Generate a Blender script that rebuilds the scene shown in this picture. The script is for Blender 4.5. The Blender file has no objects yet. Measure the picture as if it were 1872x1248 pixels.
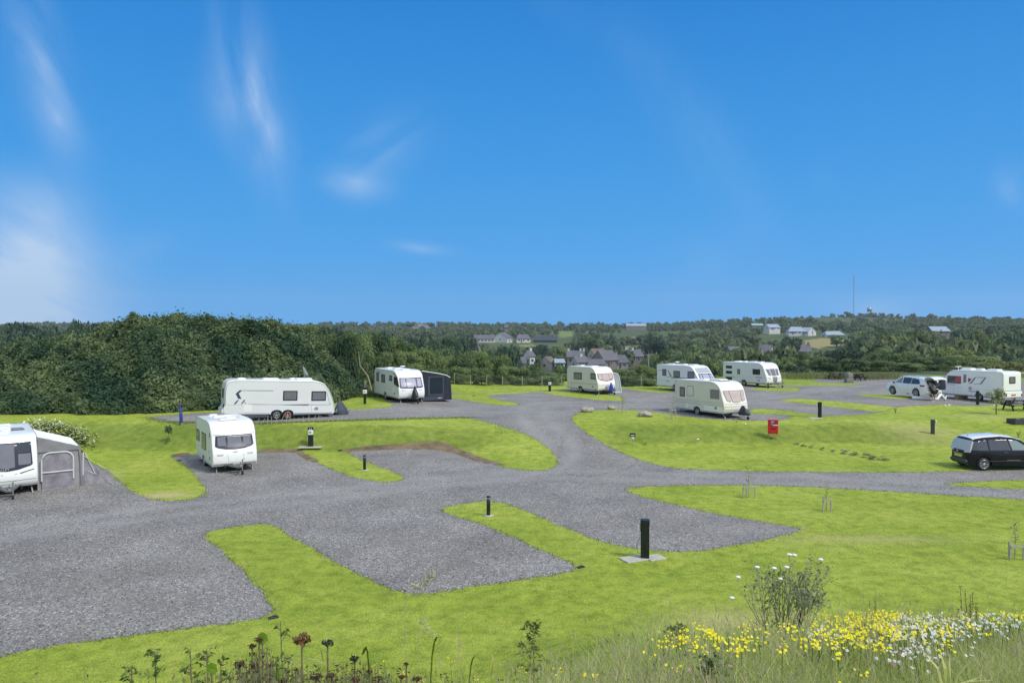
import bpy, math, random
import numpy as np
from mathutils import Vector, Matrix
from mathutils.geometry import delaunay_2d_cdt
random.seed(7); rng = np.random.default_rng(7)
S = bpy.context.scene; COL = S.collection
PI = math.pi; rad = math.radians
# ------------------------------------------------------------------ camera constants
FP, HC = 1352.0, 7.2                     # focal length in photo pixels, eye height above the lower pitches
PITCH = math.atan(24/FP)
CF = np.array([0, math.cos(PITCH), -math.sin(PITCH)]); CU = np.array([0, math.sin(PITCH), math.cos(PITCH)])
def sstep(t): t = np.clip(t, 0, 1); return t*t*(3-2*t)
# ------------------------------------------------------------------ terrain
BX = [-60,-40,-24,-17,-3,-.5,1.5,4,7,12,22,27,35,60]
BY0 = [40,40,42,43,42.5,40,38,39,44.5,45.3,45.5,42,40,40]
BY1 = [54,50,47.2,46,45.7,49,54,52,49.2,48.2,48.4,50,54,56]
def vnoise(x, y, f, seed=0.):
    return (np.sin(x*f+seed)*np.cos(y*f*1.13+seed*1.7)+np.sin((x*.7+y*.6)*f*1.7+seed*2.3)*.6+np.cos((x*.5-y*.9)*f*2.9+seed)*.35)/1.95
FL = ([0,110,150,220,400,600,900,1300,1600,2500,6000], [1,-4,-8,-11.5,-13.5,-4.5,3,11,12,2,-30])
FR = ([0,110,150,220,320,400,480,600,800,1100,1500,2500,6000], [1,-1.5,-3,-6,-8,-6.5,-3,.6,5.5,14.5,13,0,-30])
def Z(x, y):
    x = np.asarray(x, float); y = np.asarray(y, float)
    y0 = np.interp(x, BX, BY0); y1 = np.interp(x, BX, BY1)
    up = 1.0+.3*sstep((-x-2)/7.)
    z = up*sstep((y-y0)/(y1-y0)) + .035*vnoise(x, y, .35)*sstep((y-14)/8)
    ye = np.interp(x, [-30,22,36,60], [84,84,100,104])
    r = np.hypot(x, y)
    u = x/np.maximum(y, 1)
    zf = np.interp(r, *FL)*(1-sstep((u-.15)/.2)) + np.interp(r, *FR)*sstep((u-.15)/.2)
    zf = zf + 1.6*vnoise(x, y, .012, 3)*sstep((r-250)/400) + 7.5*np.exp(-((u-.44)/.12)**2-((r-1150)/260)**2)
    zf = np.where(y > 0, zf, -2)
    z = z + (zf-z)*sstep((y-ye)/40)
    z = np.where(y <= 0, 0*z, z)
    side = sstep((np.abs(x)-70)/80)*sstep((90-y)/40)
    z = z*(1-side) + .38*np.exp(-((x-33.2)/3.4)**2-((y-63.4)/3.6)**2)
    bL = np.interp(y, [0,3,6,10,14,16], [5.5,5.0,3.7,1.75,.08,0])
    bR = np.interp(y, [0,6,9,11,12,14.5,17,18], [5.5,3.9,3.1,2.45,2.15,.9,.06,0])
    w = sstep((x+.9)/2.8)
    b = bL*(1-w)+bR*w + .07*vnoise(x, y, 1.1, 5)*sstep(np.minimum(y, 13-y)/3)
    return z + np.maximum(b, 0)
def ray(px, py):
    px = np.asarray(px, float); py = np.asarray(py, float)
    R = np.array([1,0,0])
    return CF + ((px-936)/FP)[..., None]*R + ((624-py)/FP)[..., None]*CU
def hit(px, py, dz=0., d0=2.5, d1=220.):
    """where the line of sight meets the ground (raised by dz); returns n x 3"""
    px = np.atleast_1d(np.asarray(px, float)); py = np.atleast_1d(np.asarray(py, float))
    D = ray(px, py); t = np.geomspace(d0, d1, 1500)
    out = np.zeros((len(px), 3))
    for i in range(len(px)):
        P = D[i][None]*t[:, None]+np.array([0, 0, HC])
        below = P[:, 2] <= Z(P[:, 0], P[:, 1])+dz
        k = int(np.argmax(below)) if below.any() else len(t)-1
        a, b = t[max(k-1, 0)], t[k]
        for _ in range(12):
            m = (a+b)/2; p = D[i]*m+np.array([0, 0, HC])
            if p[2] <= Z(p[0], p[1])+dz: b = m
            else: a = m
        p = D[i]*b+np.array([0, 0, HC]); out[i] = p
    return out
def at(px, py, dz=0.): return Vector(hit(px, py, dz)[0])
def G(x, y): return Vector((x, y, float(Z(x, y))))
# ------------------------------------------------------------------ materials
def mat(name, col, rough=.6, metal=0., var=.12, scale=3., bump=0., bscale=40., spec=.5, trans=0., coat=0., col2=None):
    m = bpy.data.materials.new(name); m.use_nodes = True; nt = m.node_tree; N = nt.nodes; Lk = nt.links
    b = N['Principled BSDF']; b.inputs['Roughness'].default_value = rough; b.inputs['Metallic'].default_value = metal
    b.inputs['Specular IOR Level'].default_value = spec; b.inputs['Coat Weight'].default_value = coat
    tc = N.new('ShaderNodeTexCoord'); n = N.new('ShaderNodeTexNoise'); n.inputs['Scale'].default_value = scale; n.inputs['Detail'].default_value = 5
    Lk.new(tc.outputs['Object'], n.inputs['Vector'])
    r = N.new('ShaderNodeValToRGB'); r.color_ramp.elements[0].position = .3; r.color_ramp.elements[1].position = .7
    c2 = col2 or tuple(c*(1-var) for c in col)
    r.color_ramp.elements[0].color = (*c2, 1); r.color_ramp.elements[1].color = (*col, 1)
    Lk.new(n.outputs['Fac'], r.inputs['Fac']); Lk.new(r.outputs['Color'], b.inputs['Base Color'])
    if bump:
        n2 = N.new('ShaderNodeTexNoise'); n2.inputs['Scale'].default_value = bscale; n2.inputs['Detail'].default_value = 3
        Lk.new(tc.outputs['Object'], n2.inputs['Vector'])
        bp = N.new('ShaderNodeBump'); bp.inputs['Strength'].default_value = bump; bp.inputs['Distance'].default_value = .02
        Lk.new(n2.outputs['Fac'], bp.inputs['Height']); Lk.new(bp.outputs['Normal'], b.inputs['Normal'])
    return m
M = {}
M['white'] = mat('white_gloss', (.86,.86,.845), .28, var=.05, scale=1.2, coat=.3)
M['shaded_side_white'] = mat('shaded_white_aluminium', (.74,.75,.75), .38, var=.05, scale=.8, bump=.05, bscale=6)  # darker than the shell: mostly painted side shading, partly aluminium against plastic
M['shaded_side_green'] = mat('shaded_green_white', (.70,.73,.67), .4, var=.05, scale=.8, bump=.05, bscale=6)  # greener, darker tone paints in the shading of the side
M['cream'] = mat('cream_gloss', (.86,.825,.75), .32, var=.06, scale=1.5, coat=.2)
M['cream_side'] = mat('cream_aluminium', (.70,.67,.58), .42, var=.06, scale=1., bump=.05, bscale=6)  # own aluminium cream, also darkened to paint in side shading
M['shaded_side_grey'] = mat('shaded_grey_white', (.70,.71,.69), .4, var=.05, scale=1., bump=.05, bscale=6)  # greyer than the white shell to paint in side shading
M['black'] = mat('black_plastic', (.012,.012,.014), .4)
M['rubber'] = mat('tyre_rubber', (.018,.018,.018), .85, bump=.2)
M['under'] = mat('chassis_dark', (.02,.02,.022), .8)
M['alloy'] = mat('alloy', (.5,.5,.5), .35, .6)
M['steel'] = mat('galvanised', (.33,.34,.34), .45, .6, bump=.1)
M['glass_dark'] = mat('tinted_glass', (.035,.04,.05), .08, spec=.9)
M['blind'] = mat('window_with_blind', (.17,.17,.20), .12, spec=.8)
M['blind_light'] = mat('window_pale_blind', (.42,.42,.52), .12, spec=.8)
M['blind_pink'] = mat('window_pink_blind', (.56,.44,.42), .15, spec=.7)
M['blind_grey'] = mat('window_grey_blind', (.23,.22,.22), .15, spec=.7)
M['frame_mauve'] = mat('mauve_frame', (.26,.20,.21), .4)
M['frame_navy'] = mat('navy_frame', (.022,.022,.045), .25)
M['decal_navy'] = mat('decal_navy', (.05,.06,.11), .35)
M['decal_grey'] = mat('decal_grey', (.2,.2,.23), .35)
M['decal_pale'] = mat('decal_pale', (.42,.42,.43), .4)
M['red_glass'] = mat('red_interior_window', (.42,.05,.05), .15, spec=.8)
M['red_lens'] = mat('red_lens', (.35,.02,.03), .2)
M['lens'] = mat('clear_lens', (.55,.55,.55), .15)
M['orange_plate'] = mat('orange_plate', (.55,.13,.05), .5)
M['seal'] = mat('grey_trim', (.28,.28,.26), .5)
M['post_black'] = mat('post_black', (.012,.016,.022), .35, var=.4, scale=8)
M['post_grey'] = mat('post_grey', (.07,.075,.07), .6, var=.4, scale=20)
M['meter_white'] = mat('meter_white', (.78,.78,.75), .4)
M['slab'] = mat('concrete_slab', (.48,.46,.38), .85, var=.25, scale=6, bump=.3)
M['wood_grey'] = mat('weathered_wood', (.40,.35,.25), .85, var=.35, scale=9, bump=.4)
M['wood_dark'] = mat('dark_stained_wood', (.028,.024,.02), .75, var=.4, scale=9, bump=.3)
M['wood_olive'] = mat('olive_wood', (.07,.062,.03), .8, var=.4, scale=9, bump=.3)
M['wood_new'] = mat('new_wood', (.42,.30,.17), .7, var=.25, scale=12, bump=.2)
M['wood_stake'] = mat('pale_stake', (.42,.40,.33), .8, var=.25, scale=12)
M['rock'] = mat('boulder', (.42,.39,.31), .9, var=.45, scale=3.5, bump=.8, bscale=7)
M['stone'] = mat('stone_pillar', (.26,.25,.22), .9, var=.35, scale=4, bump=.6, bscale=9)
M['cliff'] = mat('cliff_rock', (.23,.22,.20), .9, var=.5, scale=.25, bump=.6, bscale=1)
M['awn_grey'] = mat('awning_grey', (.36,.352,.358), .75, var=.3, scale=2.6, bump=1., bscale=3.2)
M['awn_dark'] = mat('awning_charcoal', (.25,.243,.25), .75, var=.25, scale=1.6, bump=.6, bscale=2.2)
M['awn_lilac'] = mat('awning_lilac_window', (.33,.305,.345), .35, var=.4, scale=3.2, bump=1., bscale=3.)
M['awn_white'] = mat('awning_white', (.86,.86,.84), .9, var=.06)
M['awn_pipe'] = mat('awning_piping', (.62,.61,.64), .6)
M['navy_cloth'] = mat('navy_canvas', (.014,.019,.036), .75, var=.25, scale=1.8, bump=.3, bscale=3)
M['navy_win'] = mat('navy_mesh_window', (.010,.020,.034), .25)
M['slate_cloth'] = mat('slate_canvas', (.05,.06,.085), .7)
M['pale_mesh'] = mat('pale_green_canvas', (.38,.44,.42), .5, var=.2)
M['blue_cloth'] = mat('blue_cloth', (.04,.06,.35), .7)
M['lilac_cloth'] = mat('lilac_cloth', (.50,.49,.74), .7)
M['lime'] = mat('lime_rope', (.55,.75,.08), .6)
M['red'] = mat('red_paint', (.62,.012,.02), .4)
M['label_blue'] = mat('label_blue', (.12,.25,.55), .5)
M['paper'] = mat('paper_white', (.8,.8,.78), .6)
M['car_black'] = mat('car_black', (.004,.004,.008), .22, coat=.25, var=.1, spec=.35)
M['car_white'] = mat('car_white', (.78,.79,.76), .2, coat=.8, var=.03)
M['bumper'] = mat('bumper_grey', (.045,.05,.06), .4)
M['rear_glass_reflection'] = mat('rear_glass_reflection', (.50,.51,.53), .25)  # pale base colour paints in the sky reflected by the window
M['window_car'] = mat('car_side_glass', (.06,.06,.075), .05, spec=1.)
M['window_clear'] = mat('car_pale_glass', (.22,.28,.27), .05, spec=1.)
M['plate_yellow'] = mat('plate_yellow', (.65,.55,.12), .5)
M['skin'] = mat('skin', (.50,.29,.21), .55)
M['shirt'] = mat('grey_shirt', (.24,.24,.26), .85, var=.4, scale=14)
M['shorts'] = mat('black_shorts', (.010,.011,.015), .85)
M['hair'] = mat('dark_hair', (.03,.022,.018), .8)
M['crate'] = mat('brown_crate', (.34,.23,.13), .75, var=.3, scale=10)
M['planter'] = mat('planter_dark', (.06,.06,.07), .8, var=.4, scale=8)
M['trunk'] = mat('bark', (.10,.085,.065), .9, var=.5, scale=4, bump=.6, bscale=15)
M['twig'] = mat('pale_twig', (.52,.47,.35), .85, var=.4, scale=10)
M['whip'] = mat('grey_stake', (.40,.41,.36), .8, var=.3, scale=6)
# houses
M['h_white'] = mat('render_white', (.62,.62,.60), .8, var=.12, scale=.4)
M['h_cream'] = mat('render_cream', (.52,.47,.40), .8, var=.15, scale=.4)
M['h_stone'] = mat('rubble_stone', (.27,.23,.21), .9, var=.4, scale=1.2)
M['h_grey'] = mat('slate_roof', (.135,.125,.145), .7, var=.25, scale=.5)
M['h_brown'] = mat('tile_roof', (.17,.125,.10), .8, var=.3, scale=.5)
M['h_pale'] = mat('pale_roof', (.30,.36,.44), .5, var=.12, scale=.5)
M['h_teal'] = mat('teal_roof', (.22,.42,.40), .6)
M['h_dark'] = mat('dark_roof', (.045,.05,.065), .6, var=.3)
M['h_glass'] = mat('house_window', (.05,.06,.08), .2)

def leafmat(name, dark, light, objvar=.5, trans=.15):
    m = bpy.data.materials.new(name); m.use_nodes = True; nt = m.node_tree; N = nt.nodes; Lk = nt.links
    b = N['Principled BSDF']; b.inputs['Roughness'].default_value = .6; b.inputs['Specular IOR Level'].default_value = .25
    a = N.new('ShaderNodeAttribute'); a.attribute_name = 'tone'
    oi = N.new('ShaderNodeObjectInfo')
    tc = N.new('ShaderNodeTexCoord')
    geo = N.new('ShaderNodeNewGeometry')
    n = N.new('ShaderNodeTexNoise'); n.inputs['Scale'].default_value = .22; n.inputs['Detail'].default_value = 3
    Lk.new(geo.outputs['Position'], n.inputs['Vector'])
    s1 = N.new('ShaderNodeMath'); s1.operation = 'MULTIPLY_ADD'; s1.inputs[1].default_value = 1.6; s1.inputs[2].default_value = -.8
    Lk.new(n.outputs['Fac'], s1.inputs[0])
    s2 = N.new('ShaderNodeMath'); s2.operation = 'MULTIPLY_ADD'; s2.inputs[1].default_value = objvar; Lk.new(oi.outputs['Random'], s2.inputs[0]); Lk.new(s1.outputs[0], s2.inputs[2])
    s3 = N.new('ShaderNodeMath'); s3.operation = 'MULTIPLY_ADD'; s3.inputs[1].default_value = .75; Lk.new(a.outputs['Fac'], s3.inputs[0]); Lk.new(s2.outputs[0], s3.inputs[2])
    s3.use_clamp = True
    r = N.new('ShaderNodeValToRGB'); e = r.color_ramp.elements; e[0].color = (*dark, 1); e[1].color = (*light, 1)
    e[0].position = .05; e[1].position = 1.
    Lk.new(s3.outputs[0], r.inputs['Fac']); Lk.new(r.outputs['Color'], b.inputs['Base Color'])
    t = N.new('ShaderNodeBsdfTranslucent'); Lk.new(r.outputs['Color'], t.inputs['Color'])
    mx = N.new('ShaderNodeMixShader'); mx.inputs[0].default_value = trans
    Lk.new(b.outputs[0], mx.inputs[1]); Lk.new(t.outputs[0], mx.inputs[2]); Lk.new(mx.outputs[0], N['Material Output'].inputs['Surface'])
    return m
M['leaf_thicket'] = leafmat('thicket_leaves', (.040,.086,.040), (.285,.345,.135), 0., .3)
M['leaf_tree'] = leafmat('tree_leaves', (.042,.090,.040), (.225,.295,.105), .6, .35)
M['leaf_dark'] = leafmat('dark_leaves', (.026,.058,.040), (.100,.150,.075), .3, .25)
M['leaf_light'] = leafmat('light_leaves', (.09,.12,.04), (.26,.28,.10), .3, .3)
M['leaf_far'] = leafmat('far_leaves', (.050,.086,.048), (.165,.205,.095), .5, .3)
M['limeleaf'] = mat('fresh_leaf', (.20,.32,.03), .5); M['leaf_lime'] = leafmat('lime_leaves', (.46,.50,.12), (.85,.80,.34), .2, .4)
M['leaf_sage'] = leafmat('sage_leaves', (.17,.20,.11), (.42,.46,.26), .2, .35)
M['leaf_meadow'] = leafmat('meadow_leaves', (.06,.11,.02), (.22,.30,.06), .2, .3)

def colattr_mat(name, rough=.7, trans=.5):
    m = bpy.data.materials.new(name); m.use_nodes = True; nt = m.node_tree; N = nt.nodes; Lk = nt.links
    b = N['Principled BSDF']; b.inputs['Roughness'].default_value = rough; b.inputs['Specular IOR Level'].default_value = .2
    a = N.new('ShaderNodeAttribute'); a.attribute_name = 'hue'
    nz = N.new('ShaderNodeTexNoise'); nz.inputs['Scale'].default_value = 2.; hs = N.new('ShaderNodeHueSaturation')
    mr = N.new('ShaderNodeMapRange'); mr.inputs['To Min'].default_value = .75; mr.inputs['To Max'].default_value = 1.25
    Lk.new(nz.outputs['Fac'], mr.inputs['Value']); Lk.new(mr.outputs[0], hs.inputs['Value']); Lk.new(a.outputs['Color'], hs.inputs['Color'])
    Lk.new(hs.outputs[0], b.inputs['Base Color'])
    t = N.new('ShaderNodeBsdfTranslucent'); Lk.new(hs.outputs[0], t.inputs['Color'])
    mx = N.new('ShaderNodeMixShader'); mx.inputs[0].default_value = trans
    Lk.new(b.outputs[0], mx.inputs[1]); Lk.new(t.outputs[0], mx.inputs[2]); Lk.new(mx.outputs[0], N['Material Output'].inputs['Surface'])
    return m
M['blades'] = colattr_mat('meadow_blades')
M['petals'] = colattr_mat('petals', .6, .2)

def lawnmat():
    m = bpy.data.materials.new('mown_grass'); m.use_nodes = True; nt = m.node_tree; N = nt.nodes; Lk = nt.links
    b = N['Principled BSDF']; b.inputs['Roughness'].default_value = .8; b.inputs['Specular IOR Level'].default_value = .15
    geo = N.new('ShaderNodeNewGeometry')
    def noise(sc, det, sx=1., sy=1., rough=.55, dist=0.):
        mp = N.new('ShaderNodeMapping'); mp.inputs['Scale'].default_value = (sx, sy, 1)
        Lk.new(geo.outputs['Position'], mp.inputs['Vector'])
        n = N.new('ShaderNodeTexNoise'); n.inputs['Scale'].default_value = sc; n.inputs['Detail'].default_value = det
        n.inputs['Roughness'].default_value = rough; n.inputs['Distortion'].default_value = dist
        Lk.new(mp.outputs[0], n.inputs['Vector']); return n.outputs['Fac']
    def ramp(f, els):
        r = N.new('ShaderNodeValToRGB'); e = r.color_ramp.elements
        while len(e) < len(els): e.new(.5)
        for k, (p, c) in enumerate(els): e[k].position = p; e[k].color = (*c, 1)
        Lk.new(f, r.inputs['Fac']); return r.outputs['Color']
    def mix(f, a, b_, mode='MIX', fv=1.):
        x = N.new('ShaderNodeMix'); x.data_type = 'RGBA'; x.blend_type = mode
        if f is None: x.inputs[0].default_value = fv
        else: Lk.new(f, x.inputs[0])
        Lk.new(a, x.inputs[6]); Lk.new(b_, x.inputs[7]); return x.outputs[2]
    def const(c):
        r = N.new('ShaderNodeRGB'); r.outputs[0].default_value = (*c, 1); return r.outputs[0]
    base = ramp(noise(.22, 6, 1, 1, .62), [(.28, (.225,.295,.032)), (.5, (.315,.375,.048)), (.76, (.405,.445,.085))])
    fine = ramp(noise(2.2, 8, 1, 1.0, .72), [(.32, (.42,.50,.38)), (.5, (.93,.95,.9)), (.68, (1.38,1.28,1.35))])
    c = mix(None, base, fine, 'MULTIPLY', .75)
    fine2 = ramp(noise(26, 3, 1, .8, .6), [(.32, (.55,.62,.55)), (.68, (1.35,1.28,1.35))])
    c = mix(None, c, fine2, 'MULTIPLY', .7)
    # worn, dry parts
    dry = ramp(noise(.13, 5, 1, 1, .6, .6), [(.62, (0,0,0)), (.80, (.4,.4,.4))])
    c = mix(dry, c, const((.30,.29,.085)))
    # ragged earth rim next to the gravel
    e = N.new('ShaderNodeAttribute'); e.attribute_name = 'rim'
    nn = noise(1.7, 5, 1, 1, .7)
    mm = N.new('ShaderNodeMath'); mm.operation = 'MULTIPLY'; Lk.new(e.outputs['Fac'], mm.inputs[0]); Lk.new(nn, mm.inputs[1])
    rr = ramp(mm.outputs[0], [(.30, (0,0,0)), (.62, (.75,.75,.75))])
    c = mix(rr, c, const((.115,.10,.045)))
    # bank faces: rough grass colour, darkened to paint in the shading of the slope
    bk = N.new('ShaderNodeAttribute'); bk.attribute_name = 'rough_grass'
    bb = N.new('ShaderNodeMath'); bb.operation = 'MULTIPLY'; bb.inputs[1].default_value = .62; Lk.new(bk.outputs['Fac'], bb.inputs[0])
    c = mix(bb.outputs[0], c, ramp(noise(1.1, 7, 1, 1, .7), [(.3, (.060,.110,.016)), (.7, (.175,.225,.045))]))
    sd = N.new('ShaderNodeAttribute'); sd.attribute_name = 'sand'
    c = mix(sd.outputs['Fac'], c, const((.52,.42,.22)))
    Lk.new(c, b.inputs['Base Color'])
    bp = N.new('ShaderNodeBump'); bp.inputs['Strength'].default_value = .9; bp.inputs['Distance'].default_value = .06
    Lk.new(noise(9, 6, 1, 1, .75), bp.inputs['Height']); Lk.new(bp.outputs['Normal'], b.inputs['Normal'])
    return m
M['lawn'] = lawnmat()
def gravelmat():
    m = bpy.data.materials.new('grey_gravel'); m.use_nodes = True; nt = m.node_tree; N = nt.nodes; Lk = nt.links
    b = N['Principled BSDF']; b.inputs['Roughness'].default_value = .85; b.inputs['Specular IOR Level'].default_value = .3
    geo = N.new('ShaderNodeNewGeometry')
    def noise(sc, det, rough=.55):
        n = N.new('ShaderNodeTexNoise'); n.inputs['Scale'].default_value = sc; n.inputs['Detail'].default_value = det; n.inputs['Roughness'].default_value = rough
        Lk.new(geo.outputs['Position'], n.inputs['Vector']); return n.outputs['Fac']
    def ramp(f, els, interp='LINEAR'):
        r = N.new('ShaderNodeValToRGB'); e = r.color_ramp.elements; r.color_ramp.interpolation = interp
        while len(e) < len(els): e.new(.5)
        for k, (p, c) in enumerate(els): e[k].position = p; e[k].color = (*c, 1)
        Lk.new(f, r.inputs['Fac']); return r.outputs['Color']
    def mix(f, a, b_, mode='MIX', fv=1.):
        x = N.new('ShaderNodeMix'); x.data_type = 'RGBA'; x.blend_type = mode
        if f is None: x.inputs[0].default_value = fv
        else: Lk.new(f, x.inputs[0])
        Lk.new(a, x.inputs[6]); Lk.new(b_, x.inputs[7]); return x.outputs[2]
    base = ramp(noise(.35, 6, .6), [(.3, (.172,.158,.150)), (.7, (.280,.260,.245))])
    v = N.new('ShaderNodeTexVoronoi'); v.inputs['Scale'].default_value = 23; Lk.new(geo.outputs['Position'], v.inputs['Vector'])
    sep = N.new('ShaderNodeSeparateColor'); Lk.new(v.outputs['Color'], sep.inputs[0])
    st = ramp(sep.outputs[0], [(.0, (.5,.5,.51)), (.45, (.92,.92,.92)), (.85, (1.15,1.15,1.15)), (.965, (2.0,2.0,1.95))])
    c = mix(None, base, st, 'MULTIPLY', .8)
    c = mix(None, c, ramp(noise(5, 5, .7), [(.3, (.72,.72,.73)), (.7, (1.24,1.23,1.21))]), 'MULTIPLY', .7)
    dirt = ramp(noise(.16, 5, .6), [(.5, (0,0,0)), (.75, (.5,.5,.5))])
    x = N.new('ShaderNodeRGB'); x.outputs[0].default_value = (.24,.215,.18,1)
    c = mix(dirt, c, x.outputs[0])
    w = N.new('ShaderNodeAttribute'); w.attribute_name = 'track'
    x2 = N.new('ShaderNodeRGB'); x2.outputs[0].default_value = (.30,.288,.275,1)
    wm = N.new('ShaderNodeMath'); wm.operation = 'MULTIPLY'; wm.inputs[1].default_value = .5; Lk.new(w.outputs['Fac'], wm.inputs[0])
    c = mix(wm.outputs[0], c, x2.outputs[0])
    Lk.new(c, b.inputs['Base Color'])
    bp = N.new('ShaderNodeBump'); bp.inputs['Strength'].default_value = .5; bp.inputs['Distance'].default_value = .02
    Lk.new(v.outputs['Distance'], bp.inputs['Height']); Lk.new(bp.outputs['Normal'], b.inputs['Normal'])
    return m
M['gravel'] = gravelmat()
M['earth'] = mat('cut_earth', (.235,.165,.095), .95, var=.6, scale=1.6, bump=.9, bscale=6)
def hillmat():
    m = bpy.data.materials.new('hill_fields'); m.use_nodes = True; nt = m.node_tree; N = nt.nodes; Lk = nt.links
    b = N['Principled BSDF']; b.inputs['Roughness'].default_value = .9; b.inputs['Specular IOR Level'].default_value = .1
    geo = N.new('ShaderNodeNewGeometry')
    n = N.new('ShaderNodeTexNoise'); n.inputs['Scale'].default_value = .05; n.inputs['Detail'].default_value = 8; n.inputs['Roughness'].default_value = .7
    Lk.new(geo.outputs['Position'], n.inputs['Vector'])
    r = N.new('ShaderNodeValToRGB'); e = r.color_ramp.elements; e[0].position = .3; e[1].position = .7
    e[0].color = (.045,.068,.028,1); e[1].color = (.12,.145,.055,1); Lk.new(n.outputs['Fac'], r.inputs['Fac'])
    a = N.new('ShaderNodeAttribute'); a.attribute_name = 'field'
    x = N.new('ShaderNodeMix'); x.data_type = 'RGBA'; Lk.new(a.outputs['Alpha'], x.inputs[0]); Lk.new(r.outputs[0], x.inputs[6]); Lk.new(a.outputs['Color'], x.inputs[7])
    Lk.new(x.outputs[2], b.inputs['Base Color']); return m
M['hill'] = hillmat()
# ------------------------------------------------------------------ object helpers
def tag(o, label=None, cat=None, group=None, kind=None):
    if label: o['label'] = label
    if cat: o['category'] = cat
    if group: o['group'] = group
    if kind: o['kind'] = kind
    return o
def link(name, me, parent=None, mats=()):
    for k in mats: me.materials.append(M[k] if isinstance(k, str) else k)
    o = bpy.data.objects.new(name, me); COL.objects.link(o); o.parent = parent
    return o
def empty(name, loc=(0,0,0), yaw=0., pitch=0., label=None, cat=None, group=None):
    o = bpy.data.objects.new(name, None); COL.objects.link(o); o.location = loc; o.empty_display_size = .3
    o.rotation_euler = (0, -pitch, yaw); tag(o, label, cat, group); return o
def copy_tree(o, parent=None):
    c = o.copy(); COL.objects.link(c); c.parent = parent
    for ch in [k for k in ALLCH(o)]: copy_tree(ch, c)
    return c
def ALLCH(o): return [k for k in bpy.data.objects if k.parent == o]
class MB:
    def __init__(s): s.v = []; s.f = []; s.m = []; s.sm = []
    def add(s, vs, fs, mi=0, smooth=False):
        n = len(s.v); s.v += [tuple(v) for v in vs]; s.f += [tuple(n+i for i in f) for f in fs]; s.m += [mi]*len(fs); s.sm += [smooth]*len(fs); return s
    def box(s, c, d, mi=0, rot=None, ch=0.):
        x, y, z = d[0]/2, d[1]/2, d[2]/2
        if ch <= 0:
            vs = [Vector((a*x, b*y, e*z)) for a in (-1,1) for b in (-1,1) for e in (-1,1)]
            fs = [(0,1,3,2),(4,6,7,5),(0,4,5,1),(2,3,7,6),(0,2,6,4),(1,5,7,3)]
        else:   # chamfered box: octagon plan with inset top and bottom
            def ring(zz, k):
                a, b = x-k, y-k; q = min(ch, a*.6, b*.6)
                return [Vector(p) for p in ((a-q,-b,zz),(a,-b+q,zz),(a,b-q,zz),(a-q,b,zz),(-a+q,b,zz),(-a,b-q,zz),(-a,-b+q,zz),(-a+q,-b,zz))]
            q = min(ch, z*.8)
            vs = ring(-z, q)+ring(-z+q, 0)+ring(z-q, 0)+ring(z, q)
            fs = [tuple(range(7,-1,-1)), tuple(range(24,32))]+[(r*8+i, r*8+(i+1)%8, r*8+8+(i+1)%8, r*8+8+i) for r in range(3) for i in range(8)]
        if rot: vs = [rot @ v for v in vs]
        c = Vector(c); return s.add([v+c for v in vs], fs, mi)
    def bar(s, a, b, w, h, mi=0):
        a, b = Vector(a), Vector(b); d = b-a; L = d.length
        if L < 1e-6: return s
        q = d.to_track_quat('X', 'Z').to_matrix()
        return s.box((a+b)/2, (L, w, h), mi, q)
    def tube(s, pts, r, n=8, mi=0, caps=True, smooth=True):
        pts = [Vector(p) for p in pts]; rs = r if isinstance(r, (list, tuple)) else [r]*len(pts)
        vs = []; fs = []
        for i, p in enumerate(pts):
            d = (pts[min(i+1, len(pts)-1)]-pts[max(i-1, 0)]).normalized()
            u = d.orthogonal().normalized(); w = d.cross(u)
            if abs(d.z) < .9: u = Vector((0,0,1)).cross(d).normalized(); w = d.cross(u)
            for k in range(n): t = 2*PI*k/n; vs.append(p+(u*math.cos(t)+w*math.sin(t))*rs[i])
        for i in range(len(pts)-1):
            for k in range(n): fs.append((i*n+k, i*n+(k+1)%n, (i+1)*n+(k+1)%n, (i+1)*n+k))
        s.add(vs, fs, mi, smooth)
        if caps: s.add([vs[k] for k in range(n)], [tuple(range(n-1,-1,-1))], mi); s.add(vs[-n:], [tuple(range(n))], mi)
        return s
    def lathe(s, prof, n=20, axis='z', c=(0,0,0), mi=0, smooth=True):
        c = Vector(c); vs = []
        for (r, h) in prof:
            for k in range(n):
                t = 2*PI*k/n; a, b = r*math.cos(t), r*math.sin(t)
                vs.append(c+(Vector((a,b,h)) if axis == 'z' else Vector((a,h,b)) if axis == 'y' else Vector((h,a,b))))
        fs = [(i*n+k, i*n+(k+1)%n, (i+1)*n+(k+1)%n, (i+1)*n+k) for i in range(len(prof)-1) for k in range(n)]
        if axis == 'y': fs = [f[::-1] for f in fs]
        return s.add(vs, fs, mi, smooth)
    def prism(s, poly, fa, fb, mi=0):
        """poly of 2D points; fa, fb map a 2D point to 3D for the two faces"""
        n = len(poly); a = [fa(p) for p in poly]; b = [fb(p) for p in poly]
        s.add(a+b, [tuple(range(n-1,-1,-1)), tuple(range(n,2*n))]+[(i,(i+1)%n,n+(i+1)%n,n+i) for i in range(n)], mi); return s
    def patch(s, poly, f, off, back=.03, nr=8, nc=8, mi=0):
        """convex 2D outline laid on a surface f(a, b, offset), with a rim going back into it"""
        zs = [p[1] for p in poly]; z0, z1 = min(zs), max(zs); e = (z1-z0)*1e-4
        rows = []
        lev = sorted(set([z0+e, z1-e]+[z0+e+(z1-z0-2*e)*i/nr for i in range(nr+1)]+[min(max(z, z0+e), z1-e) for z in zs]))
        for z in lev:
            xs = []
            for i in range(len(poly)):
                (xa, za), (xb, zb) = poly[i], poly[(i+1) % len(poly)]
                if (za-z)*(zb-z) <= 0 and abs(za-zb) > 1e-9: xs.append(xa+(xb-xa)*(z-za)/(zb-za))
            if xs: rows.append((z, min(xs), max(xs)))
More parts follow.
